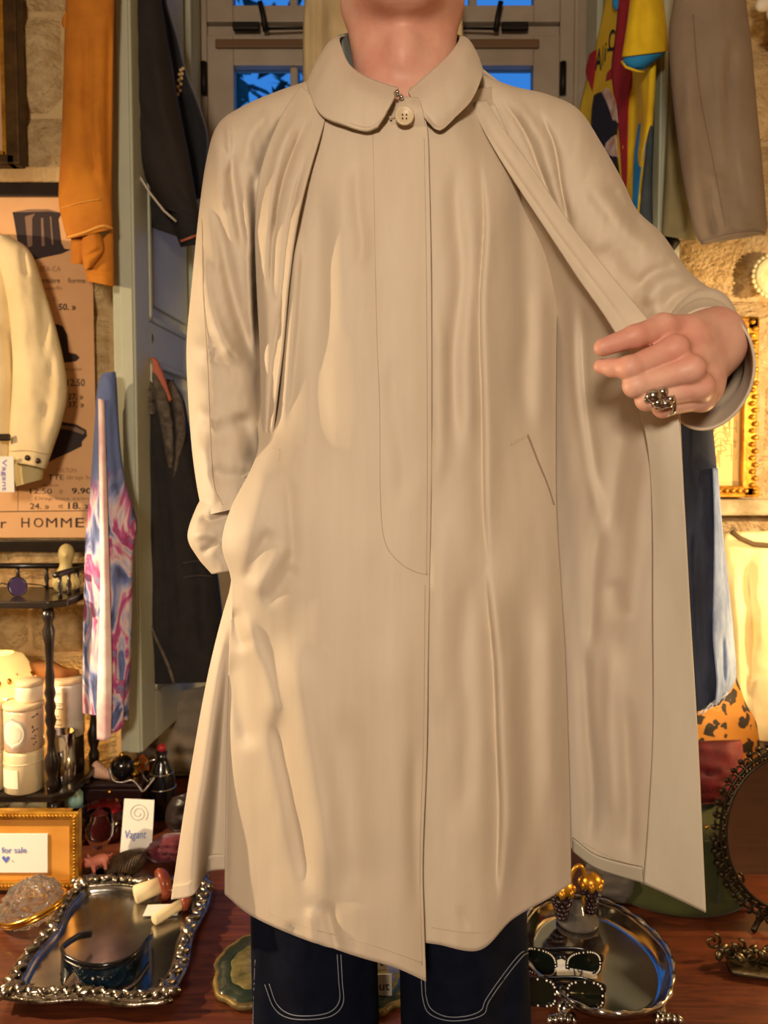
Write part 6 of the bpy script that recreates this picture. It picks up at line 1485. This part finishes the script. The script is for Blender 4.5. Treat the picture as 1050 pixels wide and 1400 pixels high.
def vagant_card():
    Yf = lambda y: 1.575 + (1168 - y) / 660.0 * 0.2
    c = thing('shop_card', 'white card with a drawn spiral and handwritten Vagant', 'card', P(187, 1168, 1.575))
    pts = [(164, 1166), (207, 1166), (211, 1094), (170, 1092)]
    a = np.array([P(x, y, Yf(y)) for x, y in pts]); b = a + np.array([0, 0.0012, 0])
    mk('card_sheet', np.concatenate([a, b]), [[0, 1, 2, 3], [7, 6, 5, 4], [0, 4, 5, 1], [1, 5, 6, 2], [2, 6, 7, 3], [3, 7, 4, 0]], M_CARD, c, False)
    fi = mat('faint_pencil', (176, 170, 166), 0.7)
    mk('lettering', *text_fit('Vagant', 171, 200, 1135, 1150, lambda x, y: Yf(y) - 0.0006, 0, 0.2), M_INK, c)
    sp = [(189 + (3 + 1.5 * t) * math.cos(t * 1.9), 1112 + (3 + 1.5 * t) * math.sin(t * 1.9)) for t in np.linspace(0, 7, 60)]
    mk('spiral_mark', *sweep([P(x, y, Yf(y) - 0.0004) for x, y in sp], 0.0007, 4), fi, c)
vagant_card()

# ------------------------------------------------------------------ clutter at the back left
def clutter():
    bx = thing('jewellery_box', 'dark lacquered box carrying the shell and black orb', 'box', (-0.655, 1.74, TABZ))
    x0 = P(116, 1060, 1.78); x1 = P(199, 1060, 1.78)
    mk('box_body', *box2((x0[0], 1.745, TABZ), (x1[0], 1.825, TABZ + 0.085)), mat('dark_maroon_lacquer', (40, 18, 18), 0.3, coat=0.3), bx, False, bevel=0.004)
    mk('box_lid', *box2((x0[0] - 0.003, 1.742, TABZ + 0.086), (x1[0] + 0.003, 1.828, TABZ + 0.098)), MATS['dark_maroon_lacquer'], bx, False, bevel=0.004)
    mk('clasp', *ball(((x0[0] + x1[0]) / 2, 1.741, TABZ + 0.08), 0.006, 8, 6), M_BRASS, bx)
    zl = TABZ + 0.098
    c = P(139, 1055, 1.775); c[2] = zl
    s = thing('pink_seashell', 'pale pink curled seashell on the dark box', 'seashell', c)
    for i in range(7):
        k = 1 - i * 0.11; mk('whorl', *ball(c + np.array([-0.012 + 0.0075 * i, -0.002 * i, 0.020 * k + 0.002]), 1.0, 14, 10, (0.012 * k, 0.018 * k, 0.020 * k)), mat('shell_pink', (222, 176, 150), 0.4), s)
    c = P(167, 1062, 1.775); c[2] = zl + 0.028
    o = thing('black_orb', 'glossy black round trinket with silver chain on dark box', 'trinket', c - np.array([0, 0, 0.028]))
    mk('orb', *ball(c, 0.028, 22, 14, (1, 0.9, 1)), M_BLACKP, o); mk('orb_knob', *ball(c + np.array([0, 0, 0.029]), 0.006, 10, 8), M_BRASS, o)
    ch = crom([P(*q) for q in ((150, 1052, 1.75), (154, 1066, 1.738), (166, 1070, 1.735), (180, 1067, 1.735), (190, 1076, 1.732), (195, 1082, 1.73), (206, 1070, 1.735), (210, 1064, 1.74))], 46)
    for i in range(0, 46, 1): mk('chain_link', *ball(ch[i], 1.0, 7, 5, (0.0042, 0.002, 0.0026)), M_SILVER, o)
    c = P(185, 1060, 1.80); c[2] = zl
    g = mk('gold_trinket', *lathe([(0.014, 0), (0.016, 0.006), (0.007, 0.014), (0.015, 0.026), (0.010, 0.036), (0.0001, 0.038)], c, 18), M_BRASS); tag(g, 'small brass cup shaped trinket behind the black orb', 'trinket')
    c = P(191, 1046, 1.86); c[2] = TABZ
    a = mk('amber_block', *prism([(-0.024, 0), (0.022, 0), (0.012, 0.10), (-0.002, 0.115), (-0.012, 0.09)], 0.03, (c + np.array([0, 0.03, 0.0]), (1, 0, 0), (0, 0, 1))), mat('amber_resin', (190, 100, 20), 0.25, col2=(150, 70, 10), nscale=20, coat=0.4), None, False); tag(a, 'orange amber block standing beside the door edge', 'ornament')
    # dark flacon with red stopper
    c = P(222, 1100, 1.79); c[2] = TABZ; zt = P(222, 1018, 1.79)[2] - TABZ
    b = thing('black_flacon', 'tall black flacon with red stopper and silver bands', 'bottle', c)
    mk('flacon_body', *lathe([(0.026, 0), (0.030, 0.01), (0.032, zt * 0.35), (0.030, zt * 0.55), (0.018, zt * 0.74), (0.011, zt * 0.82), (0.014, zt * 0.9), (0.0001, zt * 0.91)], c, 26), M_BLACKP, b)
    mk('stopper', *ball(c + np.array([0, 0, zt * 0.955]), 1.0, 14, 10, (0.0105, 0.0105, 0.010)), mat('red_stopper', (176, 40, 44), 0.35), b)
    for k in (0.42, 0.62): mk('silver_band', *sweep(torus_pts(c + np.array([0, 0, zt * k]), (1, 0, 0), (0, 1, 0), 0.0315 if k < 0.5 else 0.0265, 0.0315 if k < 0.5 else 0.0265, 26), 0.0018, 6, closed=True), M_SILVER, b)
    mk('silver_handle', *sweep(crom([c + np.array(q) for q in ((-0.028, -0.012, zt * 0.5), (-0.040, -0.016, zt * 0.62), (-0.030, -0.014, zt * 0.78), (-0.010, -0.01, zt * 0.82))], 14), 0.0026, 7), M_SILVER, b)
    # grey cushion bag in the window bay
    r0 = [((232, 948), (292, 935), 2.06, 0.05), ((205, 975), (312, 955), 2.06, 0.08), ((194, 1005), (318, 1000), 2.06, 0.09), ((191, 1030), (318, 1030), 2.06, 0.09), ((205, 1052), (312, 1052), 2.06, 0.07), ((215, 1060), (300, 1060), 2.06, 0.05)]
    q = mk('grey_bag', *shell('x', r0, None, None, 48, 44, [([(205, 1000), (230, 985), (270, 975)], 7, 0.014), ([(225, 1035), (260, 1030), (300, 1036)], 6, 0.012)], 0.006, 26, 26, 5, 0.75, geo=True, cap=True), mat('grey_taupe_cloth', (128, 114, 98), 0.85, col2=(108, 96, 82), nscale=12, bump=0.4, bscale=60, bdist=0.003)); tag(q, 'slumped grey taupe bag on the sill below the dark jacket', 'bag')
    # dark clutch and objects between flacon and coat
    r0 = [((236, 1090), (262, 1082), 1.68, 0.02), ((228, 1104), (270, 1097), 1.68, 0.035), ((226, 1122), (276, 1118), 1.68, 0.035), ((232, 1136), (274, 1135), 1.68, 0.025)]
    q = mk('black_pouch', *shell('x', r0, None, None, 36, 30, (), 0.005, 18, 18, 3, geo=True, cap=True), mat('dark_leather', (30, 22, 20), 0.4, col2=(44, 34, 30), nscale=30, bump=0.3)); tag(q, 'dark leather pouch beside the tall black flacon', 'pouch')
    # things under the what-not
    for i, (px, Y, r, m, lb) in enumerate(((14, 1.66, 0.022, (226, 206, 160), 'cream pebble shaped soap under what-not at the picture edge'), (42, 1.655, 0.030, (240, 220, 168), 'larger cream soap under the what-not shelf'), )):
        x = (px - 525) / FPX * Y; s = thing('soap_bar', lb, 'soap', (x, Y, TABZ))
        mk('soap', *ball((x, Y, TABZ + 0.075), 1.0, 18, 12, (r, r * 0.8, 0.020), roty(0.25)), mat('soap_%d' % i, m, 0.5), s)
        mk('soap_dish', *lathe([(0.012, 0), (0.016, 0.004), (0.009, 0.02), (0.012, 0.045), (r * 0.9, 0.056), (r * 0.8, 0.060), (0.0001, 0.058)], (x, Y, TABZ), 18), M_BRASS, s)
    x = (92 - 525) / FPX * 1.72
    q = thing('teal_flask', 'pale teal flask standing under the what-not shelf', 'bottle', (x, 1.72, TABZ))
    mk('flask_body', *lathe([(0.018, 0), (0.020, 0.006), (0.020, 0.085), (0.008, 0.10), (0.008, 0.115), (0.0001, 0.115)], (x, 1.72, TABZ), 20), mat('pale_teal', (150, 196, 190), 0.3), q)
    mk('flask_stopper', *lathe([(0.009, 0.1155), (0.009, 0.125), (0.0001, 0.126)], (x, 1.72, TABZ), 12), M_GOLD, q)
clutter()

# ------------------------------------------------------------------ agate dishes and tags between the legs
def agate(px, py, rx, ry, label):
    c = T(px, py); d = thing('agate_dish', label, 'dish', c)
    rim = mat('gilt_rock_edge', (150, 122, 62), 0.5, 0.3, col2=(80, 66, 40), nscale=40, bump=0.6, bscale=80)
    m1 = mat('green_agate', (44, 56, 46), 0.2, col2=(28, 38, 34), nscale=14, coat=0.4); m2 = mat('banded_agate', (126, 112, 70), 0.25, col2=(60, 60, 40), nscale=34, coat=0.4)
    n = 60; k = [1 + 0.05 * math.sin(3 * t + 1) + 0.03 * math.sin(7 * t) + 0.02 * math.sin(13 * t) for t in np.linspace(0, 2 * math.pi, n, endpoint=False)]
    def ring(s, z): return np.array([[c[0] + rx * s * k[i] * math.cos(2 * math.pi * i / n), c[1] + ry * s * k[i] * math.sin(2 * math.pi * i / n), TABZ + z] for i in range(n)])
    mk('slab', np.concatenate([ring(0.97, 0), ring(1, 0.006), ring(0.97, 0.012), ring(0.60, 0.0125)]), grid_faces(4, n, True) + [list(range(n))[::-1], [3 * n + i for i in range(n)]], m1, d)
    mk('rock_edge', *sweep(ring(1.0, 0.007), 0.0055, 8, closed=True), rim, d)
    mk('banded_centre', np.concatenate([ring(0.66, 0.0128), ring(0.62, 0.0145), ring(0.3, 0.0148)]), grid_faces(3, n, True) + [[2 * n + i for i in range(n)]], m2, d)
agate(352, 1330, 0.068, 0.085, 'green agate slab dish with gilt edge left of the jeans')
agate(512, 1345, 0.060, 0.075, 'green agate slab dish seen between the jeans legs')
for (px, py, w, s, lb) in ((524, 1372, 0.05, 'ut', 'white tag lettered ut between the jeans legs'), (522, 1338, 0.04, 'rt', 'smaller white tag behind the lettered tag between legs')):
    b0 = T(px, py); t = thing('paper_tag', lb, 'tag', b0 + np.array([0, 0, 0.012]))
    mk('tag_sheet', *box(b0 + np.array([-0.012, 0, 0.030]), (w, 0.001, 0.034)), M_CARD, t, False)
    f = (b0 + np.array([-0.012 + w / 2 - 0.020, -0.0008, 0.022]), (1, 0, 0), (0, 0, 1))
    mk('lettering', *text_geo(s, 0.020, f, 0.0004), mat('dark_ink', (40, 36, 60), 0.7), t)

# ------------------------------------------------------------------ round silver tray with jewelled sunglasses
ZR = TABZ + 0.024
def round_tray():
    ta, tb = T(812, 1226, TABZ + 0.045), T(812, 1388, TABZ + 0.045); c = np.array([T(812, 1300, TABZ + 0.04)[0], (ta[1] + tb[1]) / 2, TABZ]); t = thing('oval_silver_tray', 'oval silver footed tray holding two jewelled sunglasses', 'tray', c)
    rx, ry = 0.116, (ta[1] - tb[1]) / 2
    prof = [(0.0, 0.024), (0.80, 0.024), (0.88, 0.028), (0.96, 0.040), (1.0, 0.046), (1.01, 0.044), (0.97, 0.036), (0.88, 0.022), (0.80, 0.019), (0.0, 0.019)]
    n = 72; V = []
    for r, z in prof:
        for i in range(n):
            a = 2 * math.pi * i / n; k = 1 + (0.012 * math.cos(6 * a) if r > 0.85 else 0); V.append([c[0] + rx * max(r, 1e-4) * k * math.cos(a), c[1] + ry * max(r, 1e-4) * k * math.sin(a), TABZ + z])
    mk('tray_plate', V, grid_faces(len(prof), n, True), mat('tray_silver', (190, 186, 184), 0.12, 1.0, col2=(170, 166, 164), nscale=8), t)
    ed = [np.array([c[0] + rx * 1.005 * (1 + 0.012 * math.cos(6 * a)) * math.cos(a), c[1] + ry * 1.005 * (1 + 0.012 * math.cos(6 * a)) * math.sin(a), TABZ + 0.047]) for a in np.linspace(0, 2 * math.pi, 96, endpoint=False)]
    mk('gadroon_rim', *sweep(ed, [0.0034 + 0.0014 * math.cos(i * math.pi / 2) for i in range(96)], 8, closed=True), M_SILVER, t)
    for k in range(4):
        a = math.pi / 4 + k * math.pi / 2; q = c + np.array([rx * 0.86 * math.cos(a), ry * 0.86 * math.sin(a), 0])
        f = mk('foot', *ball(q + np.array([0, 0, 0.0122]), 1.0, 12, 8, (0.012, 0.012, 0.012)), M_SILVER, t)
        o = q + np.array([0.012 * math.cos(a), 0.020 * math.sin(a), 0.008])
        for s in range(5):
            mk('foot_leaf', *ball(o + np.array([0.010 * (s - 2) * 0.8, -0.002 * abs(s - 2), 0.0]), 1.0, 8, 6, (0.005, 0.009, 0.007), rotz(0.25 * (s - 2))), M_SILVER, f)
round_tray()
def sunglasses(px, py, label, sq, tilt=0.30, yaw=-0.10):
    o = T(px, py, ZR + 0.003); g = thing('jewelled_sunglasses', label, 'sunglasses', (o[0], o[1], ZR))
    R = rotz(yaw) @ rotx(math.pi / 2 - tilt)      # local x right, y up in the face plane, z towards the viewer
    def W(x, y, z): return o + R @ np.array([x, y + 0.0205, z])
    st = mat('rhinestone', (236, 228, 210), 0.15, coat=0.5); lens = mat('dark_green_lens', (14, 20, 14), 0.05, coat=0.6)
    stones = []
    for s in (-1, 1):
        cx = s * 0.0345
        def outl(f):
            L = []
            for t in np.linspace(0, 2 * math.pi, 40, endpoint=False):
                e = 0.55 if sq else 0.72
                x = abs(math.cos(t)) ** e * math.copysign(1, math.cos(t)); y = abs(math.sin(t)) ** e * math.copysign(1, math.sin(t))
                L.append((cx + 0.0285 * f * x, 0.0195 * f * y + (0.004 * x * s if not sq else 0.001 * x * s)))
            return L
        a, b = outl(1.0), outl(0.76); n = 40
        V = [W(x, y, 0.0) for x, y in a] + [W(x, y, 0.0) for x, y in b] + [W(x, y, -0.004) for x, y in a] + [W(x, y, -0.004) for x, y in b]
        F = []
        for i in range(n):
            j = (i + 1) % n; F += [[i, j, n + j, n + i], [2 * n + j, 2 * n + i, 3 * n + i, 3 * n + j], [j, i, 2 * n + i, 2 * n + j], [n + i, n + j, 3 * n + j, 3 * n + i]]
        rm = mk('rim', V, F, M_BLACKP, g, False)
        V = [W(x, y, -0.0015) for x, y in outl(0.78)] + [W(x, y, -0.0028) for x, y in outl(0.78)]
        mk('lens', V, [list(range(n)), [n + i for i in range(n)][::-1]], lens, rm, False)
        for i, (x, y) in enumerate(outl(0.89)):
            if i % 2 == 0 or not sq: stones.append(ball(W(x, y, 0.0008), 0.0016 if sq else 0.0013, 6, 4))
        hx = s * 0.064
        tp = [W(hx, 0.008, -0.003), W(hx * 0.98, 0.010, -0.012), W(hx * 0.4, 0.012 + 0.004 * s, -0.020), W(-hx * 0.62, 0.006 + 0.004 * s, -0.022)]
        mk('temple', *sweep(crom(tp, 14), 0.0032, 8, flat=(0.6, 1.4)), M_BLACKP, g)
    mk('bridge', *sweep([W(-0.009, 0.006, -0.002), W(0, 0.009, -0.001), W(0.009, 0.006, -0.002)], 0.003, 8), M_BLACKP, g)
    k = mk('rhinestones', *cat_(stones), st, g); k['kind'] = 'stuff'
sunglasses(768, 1337, 'rounded black sunglasses with fine rhinestones, farther pair on tray', False)
sunglasses(768, 1380, 'square black sunglasses with large rhinestones, nearer pair on tray', True)
def price_card():
    o = T(795, 1358, ZR); f = thing('price_card', 'white price card reading 19 tucked under nearer sunglasses', 'card', o)
    R = rotx(math.pi / 2 - 0.9)
    c = o + np.array([0.0, 0.036, 0.016])
    mk('card_sheet', *box(c, (0.062, 0.030, 0.0008), R), M_CARD, f, False)
    u = R @ np.array([1, 0, 0]); v = R @ np.array([0, 1, 0])
    mk('lettering', *text_geo('19', 0.018, (c - u * 0.008 - v * 0.012 + np.cross(u, v) * 0.0006, u, v), 0.0003), mat('dark_ink', (40, 36, 60), 0.7), f)
price_card()
def grape_cruet():
    c = T(792, 1268, ZR); g = thing('grape_ornament', 'glass and gilt ornament with two dark grape bunches on tray', 'ornament', c)
    gm = mat('dark_grape', (36, 16, 18), 0.2, coat=0.5)
    for x, y, s in ((-0.030, 0.004, 1), (0.026, 0.024, 0.95)):
        bc = c + np.array([x, y, 0.012]); b = mk('grape_bunch', *lathe([(0.0001, 0.0), (0.008 * s, 0.006), (0.014 * s, 0.03), (0.017 * s, 0.046), (0.0001, 0.05)], bc, 14), gm, g)
        for j in range(6):
            rr = (0.007 + 0.0022 * j) * s
            for i in range(9):
                a = 2 * math.pi * (i + 0.5 * (j % 2)) / 9; mk('grape', *ball(bc + np.array([rr * math.cos(a), rr * math.sin(a), 0.005 + 0.0085 * j]), 0.0047 * s, 7, 5), gm, b)
        cp = mk('gilt_cap', *lathe([(0.019 * s, 0.050), (0.021 * s, 0.055), (0.018 * s, 0.066), (0.010 * s, 0.072), (0.0001, 0.074)], bc, 18), M_GOLD, g)
        for i in range(7):
            a = 2 * math.pi * i / 7; mk('cap_leaf', *ball(bc + np.array([0.019 * s * math.cos(a), 0.019 * s * math.sin(a), 0.054]), 1.0, 7, 5, (0.006, 0.006, 0.008)), M_GOLD, cp)
    mk('arched_handle', *sweep(crom([c + np.array(q) for q in ((-0.006, 0.02, 0.01), (-0.012, 0.02, 0.07), (-0.002, 0.02, 0.098), (0.010, 0.02, 0.094), (0.014, 0.02, 0.06), (0.008, 0.02, 0.01))], 30), 0.0042, 8), M_GOLD, g)
    mk('glass_base', *lathe([(0.030, 0), (0.036, 0.004), (0.036, 0.010), (0.012, 0.018), (0.008, 0.040), (0.0001, 0.041)], c + np.array([0, 0.012, 0.0]), 28), mat('smoky_glass', (200, 190, 180), 0.05, trans=0.85), g)
grape_cruet()
def back_right_bits():
    c = T(757, 1250); b = thing('tea_box', 'small brown and cream box at the far rim of oval tray', 'box', T(745, 1232))
    mk('box_body', *box(T(745, 1232) + np.array([0, 0.0, 0.024]), (0.060, 0.040, 0.048), rotz(0.3)), mat('brown_card', (96, 62, 36), 0.6), b, False, bevel=0.003)
    mk('label_paper', *box(T(745, 1232) + np.array([0.010, -0.0225, 0.024]), (0.026, 0.0016, 0.030), rotz(0.3)), mat('cream_label', (214, 196, 150), 0.7), b, False)
    p = T(850, 1232); r0 = [((802, 1180), (864, 1186), 1.42, 0.01), ((798, 1196), (868, 1200), 1.42, 0.02), ((806, 1218), (866, 1222), 1.42, 0.02), ((824, 1234), (856, 1235), 1.42, 0.015)]
    q = mk('grey_pouch', *shell('x', r0, None, None, 40, 26, (), 0.004, 22, 16, 3, 0.7, geo=True, cap=True), mat('grey_felt', (92, 84, 76), 0.9, bump=0.4, bscale=120)); tag(q, 'grey felt pouch below the open coat wing', 'pouch')
back_right_bits()

# ------------------------------------------------------------------ green velvet stool, red cushion, oval mirror, cast ornament
def green_stool():
    c = np.array([0.575, 1.525, TABZ]); R = 0.155
    s = thing('green_velvet_stool', 'round dark green velvet stool with rolled foot behind mirror', 'stool', c)
    gm = mat('green_velvet', (52, 54, 10), 0.85, col2=(36, 38, 6), nscale=10, sheen=0.1, bump=0.2, bscale=120)
    mk('drum', *lathe([(R * 0.96, 0.0), (R * 1.04, 0.006), (R * 1.06, 0.014), (R * 1.02, 0.024), (R * 0.985, 0.03), (R * 0.99, 0.12), (R, 0.145), (R * 0.9, 0.152), (0.0001, 0.153)], c, 48), gm, s)
    mk('piping', *sweep(torus_pts(c + np.array([0, 0, 0.143]), (1, 0, 0), (0, 1, 0), R * 1.0, R * 1.0, 48), 0.004, 8, closed=True), gm, s)
    V = []; n, m = 30, 14
    for j in range(m):
        for i in range(n):
            a = math.pi * (-0.10 + 0.75 * i / (n - 1)); z = 0.145 + 0.085 * j / (m - 1) * (0.8 + 0.2 * math.sin(math.pi * i / (n - 1))); V.append(c + np.array([R * 0.97 * math.cos(a), R * 0.97 * math.sin(a), z]))
    mk('back_rest', V, grid_faces(m, n), gm, s, solid=0.03)
    mk('seam', *sweep([c + np.array([R * 1.0 * math.cos(t), R * 1.0 * math.sin(t), z]) for t, z in ((-1.30, 0.02), (-1.3, 0.08), (-1.3, 0.142))], 0.002, 6), gm, s)
    mk('metal_stud', *ball(P(966, 1131, 1.362), 0.004, 8, 6), M_BRASS, s)
    r0 = [((930, 1014), (1012, 1011), 1.47, 0.03), ((925, 1022), (1015, 1018), 1.47, 0.05), ((925, 1060), (1016, 1055), 1.47, 0.055), ((930, 1085), (1004, 1082), 1.47, 0.05), ((940, 1100), (990, 1098), 1.47, 0.035)]
    q = mk('red_cushion', *shell('x', r0, None, None, 44, 40, [([(965, 1058), (985, 1054)], 4, 0.008)], 0.004, 30, 24, 2, 0.6, geo=True, cap=True), mat('red_velvet', (96, 3, 10), 0.75, col2=(72, 1, 6), nscale=40, sheen=0.0, bump=0.2, bscale=200)); tag(q, 'deep red velvet cushion on the green stool', 'cushion')
green_stool()
def oval_mirror():
    Y = 1.345; c = P(1076, 1138, Y); rx, rz = px_r(86, Y), px_r(106, Y)
    m = thing('oval_mirror', 'oval table mirror in dark lacy metal frame', 'mirror', (c[0], Y, TABZ))
    im = mat('dark_bronze_lace', (58, 46, 30), 0.4, 0.7, col2=(38, 30, 20), nscale=30)
    tl = 0.06
    def E(a, f, d=0.0): return c + np.array([rx * f * math.cos(a), d + tl * math.sin(a) * f * rz, rz * f * math.sin(a)])
    n = 64
    V = [E(2 * math.pi * i / n, 1.0) for i in range(n)] + [c]
    mk('mirror_glass', V, [[i, (i + 1) % n, n] for i in range(n)], mat('mirror_silver', (220, 214, 208), 0.03, 1.0), m, False, solid=0.003, off=1.0)
    mk('inner_rim', *sweep([E(2 * math.pi * i / n, 1.01, -0.004) for i in range(n)], 0.0035, 8, closed=True), im, m)
    mk('middle_rim', *sweep([E(2 * math.pi * i / n, 1.09, -0.002) for i in range(n)], 0.003, 6, closed=True), im, m)
    for i in range(46):
        a = 2 * math.pi * i / 46; p = E(a, 1.115, -0.003); u = np.array([math.cos(a), 0, math.sin(a)]); w = np.array([-math.sin(a), 0, math.cos(a)])
        mk('lace_loop', *sweep([p + 0.009 * math.cos(t) * u + 0.0075 * math.sin(t) * w for t in np.linspace(0, 2 * math.pi, 10, endpoint=False)], 0.0022, 5, closed=True), im, m)
        p2 = E(a + 0.07, 1.20, -0.002); mk('lace_tip', *ball(p2, 1.0, 7, 5, (0.0055, 0.003, 0.0055)), im, m)
        mk('lace_bead', *ball(E(a + 0.035, 1.055, -0.005), 0.0035, 6, 5), im, m)
    mk('backing', *ball(c + np.array([0, 0.010, 0]), 1.0, 30, 12, (rx * 0.98, 0.004, rz * 0.98)), im, m)
    zb = c[2] - rz * 1.22
    for s in (-1, 1):
        mk('foot', *sweep([c + np.array([s * 0.03, 0.0, -rz * 1.08]), np.array([c[0] + s * 0.05, Y - 0.004, TABZ + 0.012]), np.array([c[0] + s * 0.065, Y - 0.02, TABZ + 0.005])], 0.005, 7), im, m)
    mk('back_strut', *sweep([c + np.array([0, 0.012, 0]), np.array([c[0], Y + 0.05, TABZ + 0.004])], 0.004, 6), im, m)
oval_mirror()
def cast_ornament():
    c = T(1045, 1340); o = thing('cast_bronze_mount', 'tarnished cast scrollwork mount lying on table at right edge', 'ornament', c)
    im = mat('tarnished_bronze', (104, 88, 62), 0.35, 0.85, col2=(60, 50, 34), nscale=40, bump=0.4, bscale=90)
    mk('mount_plate', *box(c + np.array([0.02, 0.01, 0.010]), (0.14, 0.05, 0.010), rotz(-0.25)), im, o, False, bevel=0.004)
    rs = random.Random(6)
    for i in range(26):
        t = i / 25.0; q = c + np.array([-0.062 + 0.15 * t, 0.040 - 0.055 * t + rs.uniform(-0.02, 0.02), 0.014 + rs.uniform(0, 0.022)])
        if i % 3 == 0:
            mk('scroll', *sweep([q + np.array([(0.003 + 0.0011 * k) * math.cos(k * 0.7), 0.0, (0.003 + 0.0011 * k) * math.sin(k * 0.7)]) for k in range(12)], 0.0028, 6), im, o)
        else:
            mk('leaf', *ball(q, 1.0, 9, 6, (0.012, 0.006, 0.007), roty(rs.uniform(-1, 1)) @ rotz(rs.uniform(-1, 1))), im, o)
cast_ornament()
